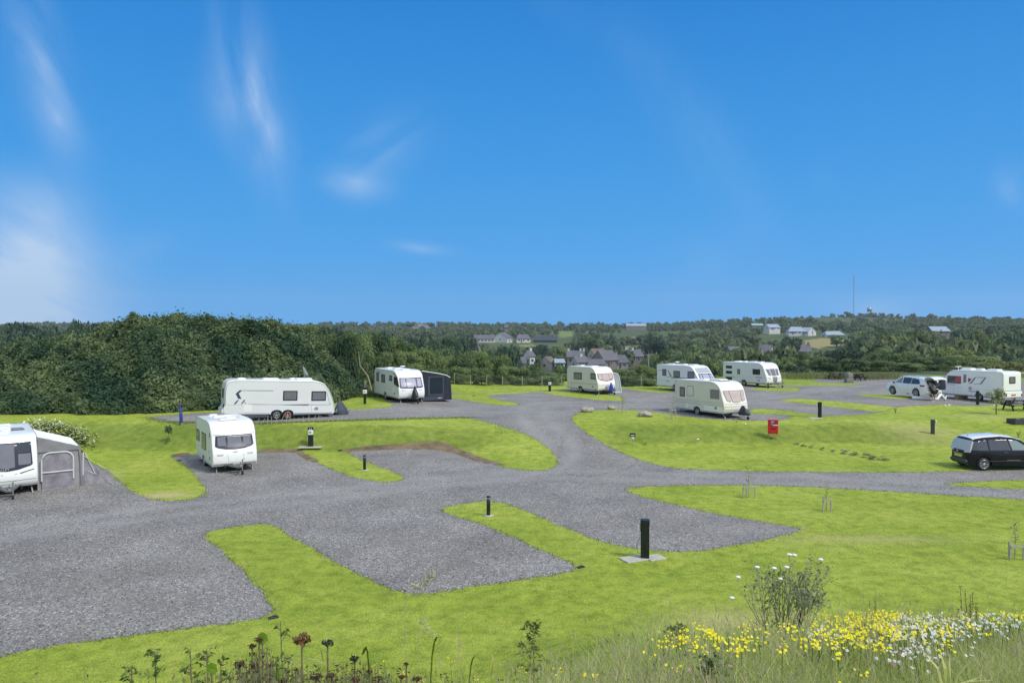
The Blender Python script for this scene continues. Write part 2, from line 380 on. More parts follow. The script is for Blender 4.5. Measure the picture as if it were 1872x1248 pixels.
        nv = nc+1; vs = []
        for (z, a, b) in rows: vs += [f(a+(b-a)*j/nc, z, off) for j in range(nv)]
        R = len(rows)
        fs = [(i*nv+j, i*nv+j+1, (i+1)*nv+j+1, (i+1)*nv+j) for i in range(R-1) for j in range(nc)]
        s.add(vs, fs, mi, True)
        per = [(0, j) for j in range(nv)]+[(i, nc) for i in range(1, R)]+[(R-1, j) for j in range(nc-1, -1, -1)]+[(i, 0) for i in range(R-2, 0, -1)]
        top = [vs[i*nv+j] for i, j in per]
        bot = [f(rows[i][1]+(rows[i][2]-rows[i][1])*j/nc, rows[i][0], off-back) for i, j in per]
        k = len(per); s.add(top+bot, [(i, k+i, k+(i+1) % k, (i+1) % k) for i in range(k)], mi); return s
    def build(s, name, mats, parent=None, sharp=None):
        me = bpy.data.meshes.new(name); me.from_pydata([tuple(v) for v in s.v], [], s.f)
        me.polygons.foreach_set('material_index', s.m); me.polygons.foreach_set('use_smooth', s.sm); me.update()
        if sharp: me.set_sharp_from_angle(angle=rad(sharp))
        if isinstance(mats, str): mats = (mats,)
        return link(name, me, parent, mats)
def rrect(x0, z0, x1, z1, r=.06, n=4):
    r = min(r, (x1-x0)/2.01, (z1-z0)/2.01); p = []
    for cx, cz, a in ((x1-r, z0+r, -90), (x1-r, z1-r, 0), (x0+r, z1-r, 90), (x0+r, z0+r, 180)):
        for k in range(n+1): t = rad(a+90*k/n); p.append((cx+r*math.cos(t), cz+r*math.sin(t)))
    return p
def shrink(poly, d):
    cx = sum(p[0] for p in poly)/len(poly); cz = sum(p[1] for p in poly)/len(poly)
    wx = max(abs(p[0]-cx) for p in poly); wz = max(abs(p[1]-cz) for p in poly)
    return [(cx+(p[0]-cx)*(wx-d)/wx, cz+(p[1]-cz)*(wz-d)/wz) for p in poly]
def smoothpoly(pts, n=4, closed=False):
    """Catmull-Rom"""
    P = [np.array(p, float) for p in pts]; out = []; L = len(P)
    for i in range(L if closed else L-1):
        p0 = P[(i-1) % L] if closed or i > 0 else P[0]; p1 = P[i]; p2 = P[(i+1) % L]
        p3 = P[(i+2) % L] if closed or i+2 < L else P[-1]
        for k in range(n):
            t = k/n; out.append(tuple(.5*((2*p1)+(-p0+p2)*t+(2*p0-5*p1+4*p2-p3)*t*t+(-p0+3*p1-3*p2+p3)*t**3)))
    if not closed: out.append(tuple(P[-1]))
    return out
def npmesh(name, V, quads=None, tris=None, mats=(), attrs=None, smooth=False, parent=None):
    me = bpy.data.meshes.new(name); nv = len(V)
    loops = []; starts = []; n0 = 0
    parts = []
    if quads is not None and len(quads): parts.append(np.asarray(quads, np.int32))
    if tris is not None and len(tris): parts.append(np.asarray(tris, np.int32))
    for q in parts:
        starts.append(n0+np.arange(len(q), dtype=np.int32)*q.shape[1]); n0 += q.size; loops.append(q.ravel())
    loops = np.concatenate(loops); starts = np.concatenate(starts)
    me.vertices.add(nv); me.vertices.foreach_set('co', np.asarray(V, np.float32).ravel())
    me.loops.add(len(loops)); me.loops.foreach_set('vertex_index', loops)
    me.polygons.add(len(starts)); me.polygons.foreach_set('loop_start', starts)
    me.update(calc_edges=True)
    if smooth: me.polygons.foreach_set('use_smooth', np.ones(len(starts), bool))
    for nm, typ, dom, data in (attrs or []):
        a = me.attributes.new(nm, typ, dom)
        a.data.foreach_set('color' if 'COLOR' in typ else 'value', np.asarray(data, np.float32).ravel())
    me.validate()
    return link(name, me, parent, mats)
#__GROUND__
# ------------------------------------------------------------------ ground, gravel and cut earth, all one continuous surface
GRAVEL_LOW = [(-140,1252),(0,1197),(150,1172),(300,1152),(514,1127),(470,1070),(420,1020),(362,974),(430,961),(497,956),(540,985),(640,1042),(738,1091),(900,1066),(1076,1041),
 (1000,1010),(900,965),(792,931),(840,921),(885,914),(935,921),(1010,955),(1100,990),(1190,1007),(1270,1008),(1380,990),(1478,968),(1400,955),(1300,937),(1200,915),(1128,893),
 (1200,887),(1400,886),(1600,896),(1872,913),(2150,930),(2150,848),(1872,857),(1750,862),(1600,863),(1400,862),(1250,858),(1180,845),(1130,826),(1085,800),(1050,776),
 (1030,790),(1022,843),(1015,855),(990,861),(940,858),(880,845),(835,828),(795,819),(700,820),(636,824),(650,836),(690,851),(722,862),(742,874),(728,880),(690,881),(640,871),
 (590,851),(548,833),(540,824),(470,828),(345,831),(312,834),(328,842),(347,856),(364,876),(380,893),(376,905),(340,915),(290,915),(250,905),(225,886),(200,865),(186,850),(150,845),(60,845),(-140,850)]
GRAVEL_UP = [(272,765),(345,777),(450,774),(600,769),(700,766),(780,763),(860,763),(920,780),(960,792),(986,805),(1010,825),(1022,843),(1035,870),(1100,870),(1180,845),(1130,826),
 (1085,800),(1050,776),(1043,762),(1060,753),(1108,748),(1172,750),(1246,760),(1295,766),(1368,769),(1442,767),(1446,759),(1528,760),(1608,755),(1637,743),(1727,739),(1745,741),
 (1800,741),(1872,739),(2000,737),(2000,692),(1872,698),(1760,690),(1640,684),(1589,685),(1560,690),(1488,690),(1486,699),(1577,701),(1575,704),(1516,705),(1420,705),(1366,705),(1310,707),
 (1228,709),(1145,709),(1050,709),(1030,712),(980,715),(900,717),(870,722),(822,718),(815,712),(700,708),(682,712),(700,728),(723,741),(700,746),(625,750),(560,752),(400,752),(330,757),(275,761)]
ISLANDS = [[(815,721),(900,716),(990,713),(1002,715),(960,718),(888,722),(900,728),(952,738),(945,741),(905,740),(860,733),(822,727)],
 [(985,714),(1049,714),(1100,719),(1140,726),(1143,733),(1106,732),(1049,726),(1000,720)],
 [(1145,708),(1231,709),(1232,718),(1187,716),(1147,712)],
 [(1366,709),(1460,708),(1464,711),(1460,716),(1420,715),(1380,713)],
 [(1371,746),(1418,748),(1460,753),(1522,761),(1445,762),(1440,758),(1371,756)],
 [(1415,731),(1460,728),(1500,731),(1560,736),(1620,742),(1642,743),(1608,754),(1560,748),(1516,743),(1460,737)],
 [(1558,720),(1600,720),(1661,724),(1666,730),(1620,728),(1580,724)],
 [(1712,885),(1800,879),(1872,877),(2060,875),(2060,898),(1872,894),(1780,890)]]
EARTH = [[(616,825),(645,818),(720,810),(790,807),(812,809),(842,821),(880,836),(930,851),(880,847),(835,830),(795,820.5),(700,821.5),(640,826)],
 [(466,822),(545,820),(558,828),(582,841),(580,848),(548,834),(540,825),(470,829)],
 [(312,830),(345,826),(350,832),(316,836)]]
def pip(x, y, P):
    P = np.asarray(P); ins = np.zeros(len(x), bool); n = len(P)
    for i in range(n):
        xa, ya = P[i]; xb, yb = P[(i+1) % n]
        if ya == yb: continue
        c = ((ya > y) != (yb > y)) & (x < (xb-xa)*(y-ya)/(yb-ya)+xa); ins ^= c
    return ins
def chaikin(P, it=2):
    P = [np.array(p, float) for p in P]
    for _ in range(it):
        Q = []
        for i in range(len(P)):
            a, b = P[i], P[(i+1) % len(P)]; Q += [a*.78+b*.22, a*.22+b*.78]
        P = Q
    return P
def worldpoly(P, seed, it=2):
    C = np.array(chaikin(P, it)); W = hit(C[:,0], C[:,1], 0, 8, 260)[:, :2]; out = []
    for i in range(len(W)):
        a, b = W[i], W[(i+1) % len(W)]; L = np.linalg.norm(b-a)
        d = max(np.hypot(*a), 12); n = max(1, int(L/max(.16, d*.009)))
        nx = np.array([-(b-a)[1], (b-a)[0]])/max(L, 1e-6)
        for k in range(n):
            p = a+(b-a)*k/n
            j = (math.sin(p[0]*5.1+seed)*math.cos(p[1]*4.3)+math.sin((p[0]+p[1])*11+seed*3))*.035*(1 if d < 60 else .5)+rng.normal()*.02
            out.append(p+nx*j)
    return np.array(out)
POL = [(1, worldpoly(GRAVEL_LOW, 1)), (1, worldpoly(GRAVEL_UP, 2))]+[(0, worldpoly(p, 3+i)) for i, p in enumerate(ISLANDS)]+[(2, worldpoly(p, 20+i, 1)) for i, p in enumerate(EARTH)]
ANG = np.concatenate([np.linspace(-48, 48, 220), np.linspace(50, 310, 60)])     # degrees clockwise from straight ahead
R1 = 112.
def build_ground():
    verts = []; edges = []
    for k, P in POL:
        n = len(verts); verts += [Vector(p) for p in P]; edges += [(n+i, n+(i+1) % len(P)) for i in range(len(P))]
    nrim = len(verts)
    pts = []
    rr = [1.5]
    while rr[-1] < R1-1: rr.append(rr[-1]*1.0125 if rr[-1] < 60 else rr[-1]*1.016)
    for i, r in enumerate(rr):
        for a in ANG:
            if abs(a) > 48 and i % 8: continue
            t = rad(a)+(rng.random()-.5)*.006; q = r*(1+(rng.random()-.5)*.008); pts.append((q*math.sin(t), q*math.cos(t)))
    pts = np.array(pts)
    allp = np.array([tuple(v) for v in verts]);
    # drop grid points that sit almost on an outline
    keep = np.ones(len(pts), bool); cell = .5
    from collections import defaultdict
    H = defaultdict(list)
    for p in allp: H[(int(p[0]//cell), int(p[1]//cell))].append(p)
    for i, p in enumerate(pts):
        cx, cy = int(p[0]//cell), int(p[1]//cell); lim = max(.07, .004*math.hypot(*p))
        for a in (-1,0,1):
            for b in (-1,0,1):
                for q in H.get((cx+a, cy+b), ()):
                    if abs(q[0]-p[0]) < lim and abs(q[1]-p[1]) < lim: keep[i] = False
    verts += [Vector(p) for p in pts[keep]]
    ring = [(R1*math.sin(rad(a)), R1*math.cos(rad(a))) for a in ANG]; verts += [Vector(p) for p in ring]
    V, E, F, ov, oe, of = delaunay_2d_cdt(verts, edges, [], 0, 1e-4)
    V = np.array([tuple(v) for v in V]); F = np.array([tuple(f) for f in F], np.int32)
    isrim = np.array([any(o < nrim for o in q) for q in ov])
    c = V[F].mean(1); cls = np.zeros(len(F), int)
    for k, P in POL:
        cls[pip(c[:,0], c[:,1], P)] = k
    z = Z(V[:,0], V[:,1])
    V3 = np.column_stack([V, z])
    # slope -> rough grass and painted shading on the banks
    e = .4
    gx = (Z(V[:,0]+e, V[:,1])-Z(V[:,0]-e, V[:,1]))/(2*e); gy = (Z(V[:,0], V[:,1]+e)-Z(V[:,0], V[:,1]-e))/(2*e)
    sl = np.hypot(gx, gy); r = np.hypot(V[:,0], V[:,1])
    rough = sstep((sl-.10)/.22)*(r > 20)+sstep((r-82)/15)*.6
    sand = np.zeros(len(V))
    for (px, py, sx, sy, am) in ((300,905,1.1,.5,.95),(1335,1140,1.3,.9,.6),(1690,788,2.2,2.,.35),(1800,760,2.5,.9,.35),(700,741,1.,.8,.3),(1560,985,2.4,.5,.25),(1650,985,2.2,.4,.22)):
        q = hit([px], [py])[0]; sand += am*np.exp(-((V[:,0]-q[0])/sx)**2-((V[:,1]-q[1])/sy)**2)
    CL = [[(-100,990),(300,935),(600,905),(800,880),(1000,868),(1250,873),(1500,879),(1872,900)],[(700,885),(900,872),(1010,845),(1020,810),(985,775),(975,755),(1000,738),(1150,741),(1300,738),(1500,712),(1640,694)],[(345,765),(600,755),(800,748),(975,752)]]
    track = np.zeros(len(V))
    for L in CL:
        w = hit([p[0] for p in L], [p[1] for p in L])[:, :2]; w = np.array(smoothpoly([tuple(p) for p in w], 8))
        dm = np.full(len(V), 1e9)
        for i in range(len(w)-1):
            a, b = w[i], w[i+1]; ab = b-a; t = np.clip(((V-a)@ab)/(ab@ab), 0, 1); dm = np.minimum(dm, np.linalg.norm(V-a-t[:,None]*ab, axis=1))
        track = np.maximum(track, np.exp(-((dm-.85)/.45)**2))
    def sub(k):
        f = F[cls == k]; u, inv = np.unique(f, return_inverse=True); return u, inv.reshape(f.shape)
    u, f = sub(0)
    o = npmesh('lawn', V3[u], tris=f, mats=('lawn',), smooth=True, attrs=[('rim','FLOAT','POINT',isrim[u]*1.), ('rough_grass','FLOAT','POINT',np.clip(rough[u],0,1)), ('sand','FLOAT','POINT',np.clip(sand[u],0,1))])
    tag(o, 'mown green lawn with steeper grassy banks between the gravel pitches', None, kind='structure')
    u, f = sub(1)
    o = npmesh('gravel_road', V3[u], tris=f, mats=('gravel',), smooth=True, attrs=[('track','FLOAT','POINT',track[u])])
    tag(o, 'grey gravel road and pitches winding through the lawn', None, kind='structure')
    u, f = sub(2)
    vv = V3[u].copy(); vv[:,2] += np.where(isrim[u], 0, .05*rng.random(len(u)))
    o = npmesh('earth_bank', vv, tris=f, mats=('earth',))
    tag(o, 'bare brown earth cut where the lawn drops to the gravel', None, kind='structure')
    return isrim, V3, F, cls
ISRIM, GV, GF, GC = build_ground()
FIELDS = [([(1016,606),(1054,604),(1052,616),(1020,617)], (.17,.21,.06)), ([(1130,617),(1178,613),(1192,617),(1170,627),(1140,630)], (.27,.21,.12)),
 ([(1462,623),(1500,617),(1552,621),(1550,630),(1500,637),(1470,634)], (.28,.24,.10)), ([(1238,622),(1300,618),(1308,626),(1250,632)], (.13,.15,.06)),
 ([(1780,676),(1872,668),(2000,668),(2000,682),(1790,684)], (.34,.29,.16)), ([(948,629),(980,627),(985,635),(955,637)], (.20,.21,.07)),
 ([(1118,634),(1150,631),(1160,640),(1125,642)], (.15,.19,.07)), ([(1300,606),(1395,604),(1400,612),(1320,614)], (.12,.15,.05))]
def build_hills():
    rr = [R1]
    while rr[-1] < 2300: rr.append(rr[-1]*1.025)
    rr = np.array(rr); t = np.radians(ANG); n = len(ANG)
    X = (rr[:,None]*np.sin(t)[None]); Y = rr[:,None]*np.cos(t)[None]
    V = np.column_stack([X.ravel(), Y.ravel(), Z(X.ravel(), Y.ravel())])
    q = []
    for i in range(len(rr)-1):
        j = np.arange(n); q.append(np.column_stack([i*n+j, i*n+(j+1) % n, (i+1)*n+(j+1) % n, (i+1)*n+j]))
    col = np.zeros((len(V), 4))
    for P, c in FIELDS:
        P = np.array(P, float); w = hit(P[:,0], P[:,1], 0, 90, 3000)
        m = pip(V[:,0], V[:,1], w[:, :2]); col[m, :3] = c; col[m, 3] = 1
    o = npmesh('hills', V, quads=np.concatenate(q)[:, ::-1], mats=('hill',), smooth=True, attrs=[('field','FLOAT_COLOR','POINT',col)])
    tag(o, 'low hills of hedged fields beyond the village', None, kind='structure')
build_hills()
M['leaf_mid'] = leafmat('mid_leaves', (.055,.10,.035), (.22,.27,.09), .3, .3); M['leaf_light2'] = leafmat('yellowish_leaves', (.07,.11,.035), (.27,.31,.10), .3, .3)
# ------------------------------------------------------------------ foliage
def leaves(P, Nn, size, jit=.6, asp=1.5, seed=0):
    """one rhombic leaf clump face per point: n x 4 vertices"""
    g = np.random.default_rng(seed); n = len(P)
    nn = Nn + g.normal(size=(n,3))*jit; nn /= np.linalg.norm(nn, axis=1)[:,None]+1e-9
    a = np.cross(nn, g.normal(size=(n,3))); a /= np.linalg.norm(a, axis=1)[:,None]+1e-9
    b = np.cross(nn, a); s = size*g.uniform(.55, 1.35, n)[:,None]
    V = np.stack([P-a*s*asp*.5, P-b*s*.42+a*s*.1, P+a*s*asp*.5, P+b*s*.42+a*s*.1+nn*s*.15], 1)
    return V.reshape(-1,3)
def leafmesh(name, V, tone, matn, parent=None):
    n = len(V)//4; q = np.arange(4*n, dtype=np.int32).reshape(-1,4)
    return npmesh(name, V, quads=q, mats=(matn,), parent=parent, attrs=[('tone','FLOAT','FACE',tone)])
def blobcloud(nb, per, size, seed, squash=.8, flat=.55, z0=.16, shape='round', lsz=.05):
    """crown filling |x|,|y| <= 1 and z0 <= z <= 1"""
    g = np.random.default_rng(seed); V = []; T = []
    for i in range(nb):
        th = g.uniform(0, 2*PI); rr = math.sqrt(g.uniform(0, 1))*.68
        zc = g.uniform(z0+.12, .82)
        if shape == 'round': rr *= math.sqrt(max(.15, 1-((zc-.52)/.52)**2))*1.05
        elif shape == 'bush': rr *= math.sqrt(max(.1, 1-(zc/1.02)**2))*1.1
        elif shape == 'cone': rr *= (1.02-zc)*1.1
        br = g.uniform(.20, .36)*(1.0 if shape != 'cone' else .8)
        d = g.normal(size=(per,3)); d /= np.linalg.norm(d, axis=1)[:,None]
        d[:,2] = np.where(d[:,2] < -.35, -d[:,2], d[:,2])
        lump = 1+.22*np.sin(d[:,0]*7+i)*np.cos(d[:,1]*6+i*2)+.12*g.normal(size=per)
        P = np.column_stack([rr*math.cos(th)+d[:,0]*br*lump, rr*math.sin(th)+d[:,1]*br*lump, zc+d[:,2]*br*squash*lump*.62])
        V.append(P); T.append(np.column_stack([d, np.full(per, g.uniform(0,.7))+g.uniform(0,.3,per)]))
    P = np.concatenate(V); T = np.concatenate(T)
    P[:,2] = np.clip(P[:,2], .02, 1.02)
    return leaves(P, T[:, :3]*1.2+np.array([0,0,.35]), lsz, .55, 1.5, seed+1), T[:,3]
PROTO = {}
def crown_data(kind, i):
    k = (kind, i)
    if k in PROTO: return PROTO[k]
    nb, per, lsz, shape, z0 = {'tree': (26,150,.085,'round',.12), 'bush': (24,150,.095,'bush',.0), 'cone': (26,130,.085,'cone',.05), 'near': (34,330,.052,'bush',.0), 'neartree': (36,300,.050,'round',.05), 'far': (16,60,.15,'round',.08)}[kind]
    V, T = blobcloud(nb, per, .1, 100+i*7+len(kind), shape=shape, z0=z0, lsz=lsz)
    n = len(V)//4; me = bpy.data.meshes.new('crown')
    o = leafmesh('crown', V, T, M['leaf_tree']); me = o.data; bpy.data.objects.remove(o); me.materials.clear()
    tb = MB(); g = random.Random(i)
    tb.tube([(0,0,-.12),(.01,.01,.2),(.0,.02,.45),(.03,0,.72)], [.055,.045,.03,.01], 7)
    for q in range(6):
        a = g.uniform(0, 2*PI); h = g.uniform(.18,.5); e = g.uniform(.35,.6)
        tb.tube([(0,0,h),(math.cos(a)*e*.5, math.sin(a)*e*.5, h+.14),(math.cos(a)*e, math.sin(a)*e, h+.24)], [.024,.015,.006], 5)
    to = tb.build('trunk', 'trunk'); tm = to.data; bpy.data.objects.remove(to)
    PROTO[k] = (me, tm); return PROTO[k]
MESHMAT = {}
def crown_mesh(kind, i, matn):
    k = (kind, i, matn)
    if k not in MESHMAT:
        me = crown_data(kind, i)[0].copy(); me.name = 'crown'; me.materials.append(M[matn]); MESHMAT[k] = me
    return MESHMAT[k]
NT = [0]
def tree_at(x, y, zb, w, h, kind, matn, label, group, name='tree', cat='tree', trunk=True):
    NT[0] += 1; i = NT[0] % 5
    t = empty(name, (x, y, zb), label=label, cat=cat, group=group)
    c = bpy.data.objects.new('crown', crown_mesh(kind, i, matn)); COL.objects.link(c); c.parent = t
    c.scale = (w/2, w/2, h); c.rotation_euler = (0, 0, random.uniform(0, 6.28))
    if trunk:
        k = bpy.data.objects.new('trunk', crown_data(kind, i)[1]); COL.objects.link(k); k.parent = t; s = min(w/2, h*.8); k.scale = (s, s, h)
    return t
def tree(px, top, wpx, d, kind, matn, label, group=None, name='tree', cat='tree'):
    x = (px-936)/FP*d; zb = float(Z(x, d))-.2; zt = HC-(top-600)/FP*d; w = wpx/FP*d
    h = max(zt-zb, 1.2); w = max(w, h/1.7)
    return tree_at(x, d, zb, w, h, kind, matn, label, group, name, cat)
GA = 'trees behind the post and wire fence'
# (column, top row, width, distance)
for a in [(640,606,92,79),(676,603,84,84),(712,613,70,88),(655,640,60,72),(694,642,66,78),(735,622,66,98),(620,612,60,74)]:
    tree(*a, 'neartree', 'leaf_tree', 'tall leafy tree in the dense belt behind the caravan with the navy awning', 'trees behind the navy awning')
for a in [(560,588,86,80),(604,594,84,76),(636,602,60,70),(588,604,60,71)]:
    tree(*a, 'neartree', 'leaf_dark' if a[0] in (604,) else 'leaf_tree', 'leafy tree rising behind the right end of the thicket', 'trees behind the right end of the thicket')
for k, a in enumerate([(742,640,62,84),(778,636,64,88),(812,640,56,86),(846,643,58,85),(880,640,60,87),(914,648,50,85),(760,664,60,81),(800,666,60,81),(840,668,58,81),(880,670,52,81),(930,668,50,82),(955,672,46,83),(712,668,60,80)]):
    tree(*a, 'near', 'leaf_tree', 'bushy green shrub directly behind the left run of post and wire fence', 'shrubs behind the left run of fence', 'shrub', 'shrub')
for k, a in enumerate([(985,677,52,86),(1012,680,48,84),(1032,682,34,92),(1000,690,60,81),(960,692,50,81),(1142,674,54,84),(1174,666,54,88),(1190,672,50,83),(1150,690,56,80),(1180,694,56,80),(1128,676,30,90)]):
    tree(*a, 'near', 'leaf_tree', 'low round shrub behind the fence on either side of the small cream caravan', 'shrubs beside the small cream caravan', 'shrub', 'shrub')
GM = 'trees in the middle of the valley'
for a in [(728,617,56,135),(760,612,50,190),(792,606,54,230),(820,612,60,240),(852,611,44,260),(775,630,60,120),(815,628,64,140),(858,634,60,125),(893,640,40,118),(931,626,46,180),(984,630,50,395),
          (1020,631,46,410),(1065,618,46,430),(1083,614,50,420),(1117,614,40,450),(1100,628,44,440),(975,662,36,120),(1032,660,24,160),(1200,616,60,360),(1232,620,50,370),(1212,640,46,200),(1240,646,50,170),(1262,640,50,200)]:
    k = 'leaf_dark' if a[0] in (792,852,1065,1117,1200,984,931,760) else 'leaf_tree'
    tree(*a, 'tree', k, 'round green tree among others in the valley around the village roofs', GM)
for a in [(1290,634,80,240),(1325,640,60,190),(1355,636,60,230),(1308,615,24,520),(1275,655,40,140),(1305,656,44,130),(1345,660,46,120),(1375,656,36,130),(1425,632,44,190),(1432,650,54,118),(1444,616,44,330),(1463,655,40,120),(1420,664,40,104),(1455,668,50,100),(1470,640,26,210),(1380,628,34,330),(1340,622,40,380),(1270,622,50,420),(1250,608,40,620)]:
    tree(*a, 'tree', 'leaf_dark' if a[0] in (1444,1308,1455) else 'leaf_tree', 'green tree on the slope behind the two far caravans below the pale bungalows', 'trees behind the two far caravans')
for a in [(1500,650,60,106),(1546,634,100,140),(1598,634,96,138),(1632,610,88,230),(1605,600,66,400),(1577,603,50,430),(1678,602,60,300),(1720,616,88,210),(1740,634,110,138),(1792,600,62,280),(1828,606,88,230),(1848,620,88,180),(1868,640,96,140),
          (1776,648,120,116),(1650,640,90,124),(1700,650,90,116),(1560,655,80,108),(1610,658,80,108),(1520,662,56,104),(1665,662,70,106),(1900,610,90,200),(1890,652,90,118),(1655,600,50,420),(1760,606,60,300),(1700,600,60,420),(1740,600,50,440),(1820,596,50,460),(1860,598,60,420),(1530,612,40,420),(1568,616,50,330)]:
    a = (a[0], a[1], a[2]*.82, a[3]); tree(*a, 'neartree' if a[3] < 145 else 'tree', ['leaf_tree','leaf_dark','leaf_tree','leaf_mid','leaf_light2'][int(a[0]*7+a[1]) % 5], 'large rounded green tree in the wood behind the picnic tables and white estate car', 'trees in the right hand wood')
for a in [(1800,662,90,104),(1850,656,70,108),(1760,668,60,103)]:
    tree(*a, 'near', 'leaf_light', 'light yellow green bush in front of the wood above the right hand caravan', 'light bushes above the right hand caravan', 'shrub', 'shrub')
for a in [(20,590,60,210),(60,588,50,230),(110,589,54,240),(150,587,46,250),(-20,592,60,200),(185,592,50,260),(85,600,60,180),(35,606,60,170),(140,602,60,180)]:
    tree(*a, 'tree', 'leaf_dark', 'dark distant tree on the skyline above the left end of the thicket', 'dark trees on the far left skyline')
for i in range(34):
    px = 600+i*38+random.uniform(-12,12); d = random.uniform(900, 1300)
    top = float(np.interp(px, [600,740,900,1200,1300,1420,1480,1640,1700,1872], [592,588,590,592,590,582,581,584,594,596]))+random.uniform(-1,3)
    tree(px, top, random.uniform(14,26), d, 'far', 'leaf_far', 'tiny far off tree on the hazy skyline of the hills', 'trees on the far skyline')
# far woods that read as one mass
def far_wood():
    VV = []; TT = []; base = {}
    for i in range(5): base[i] = blobcloud(9, 34, .1, 900+i, shape='round', z0=.0, lsz=.24)
    n = 0
    for _ in range(10000):
        d = math.exp(random.uniform(math.log(150), math.log(1500))); px = random.uniform(-60, 2000)
        x = (px-936)/FP*d; u = (px-936)/FP
        z = float(Z(x, d)); row = 600-(z-HC)/d*FP
        # hedges: follow lines of a skewed field grid, woods: noise
        a = (x*.8+d*.35)/150 % 1; b = (d*.9-x*.3)/105 % 1
        hedge = min(a, 1-a)*150 < 7 or min(b, 1-b)*105 < 7
        wood = vnoise(x, d, .011, 9) > -.22
        if not (hedge or wood): continue
        if d < 260 and px > 700 and px < 1200 and row > 640: continue
        skip = False
        for P, c in FIELDS:
            q = np.array(P); 
            if pip(np.array([px]), np.array([row]), q)[0] or pip(np.array([px]), np.array([row-7*FP/d]), q)[0]: skip = True
        for (a0, r0, a1, r1, dd) in KEEP:
            if a0-6 < px < a1+6 and d < dd+8 and row-8*FP/d < r1 and row > r0: skip = True
        if skip: continue
        w = random.uniform(5, 11) if not hedge or wood else random.uniform(4, 7); h = w*random.uniform(.6, .95) if wood else w*.55
        V, T = base[n % 5]; n += 1
        th = random.uniform(0, 6.28); c_, s_ = math.cos(th), math.sin(th)
        Q = np.column_stack([(V[:,0]*c_-V[:,1]*s_)*w/2+x, (V[:,0]*s_+V[:,1]*c_)*w/2+d, V[:,2]*h+z-.3]); VV.append(Q); TT.append(np.clip(T*.7+random.uniform(0,.4),0,1))
    V = np.concatenate(VV); T = np.concatenate(TT)
    o = leafmesh('woodland', V, T, 'leaf_far'); tag(o, 'far woods and hedgerows covering the hills, reading as one green mass', 'woodland', None, 'stuff')
    print('far trees', n)
# village houses hold these parts of the picture clear: (left, top, right, bottom, distance)
KEEP = [(862,610,972,627,600),(974,611,1020,626,620),(985,640,1180,672,380),(936,655,976,671,330),(815,634,878,650,300),(1395,590,1550,620,620),(1388,636,1416,664,280),(1442,630,1486,658,380),(1328,638,1354,656,300),(1140,590,1184,602,1000)]
far_wood()
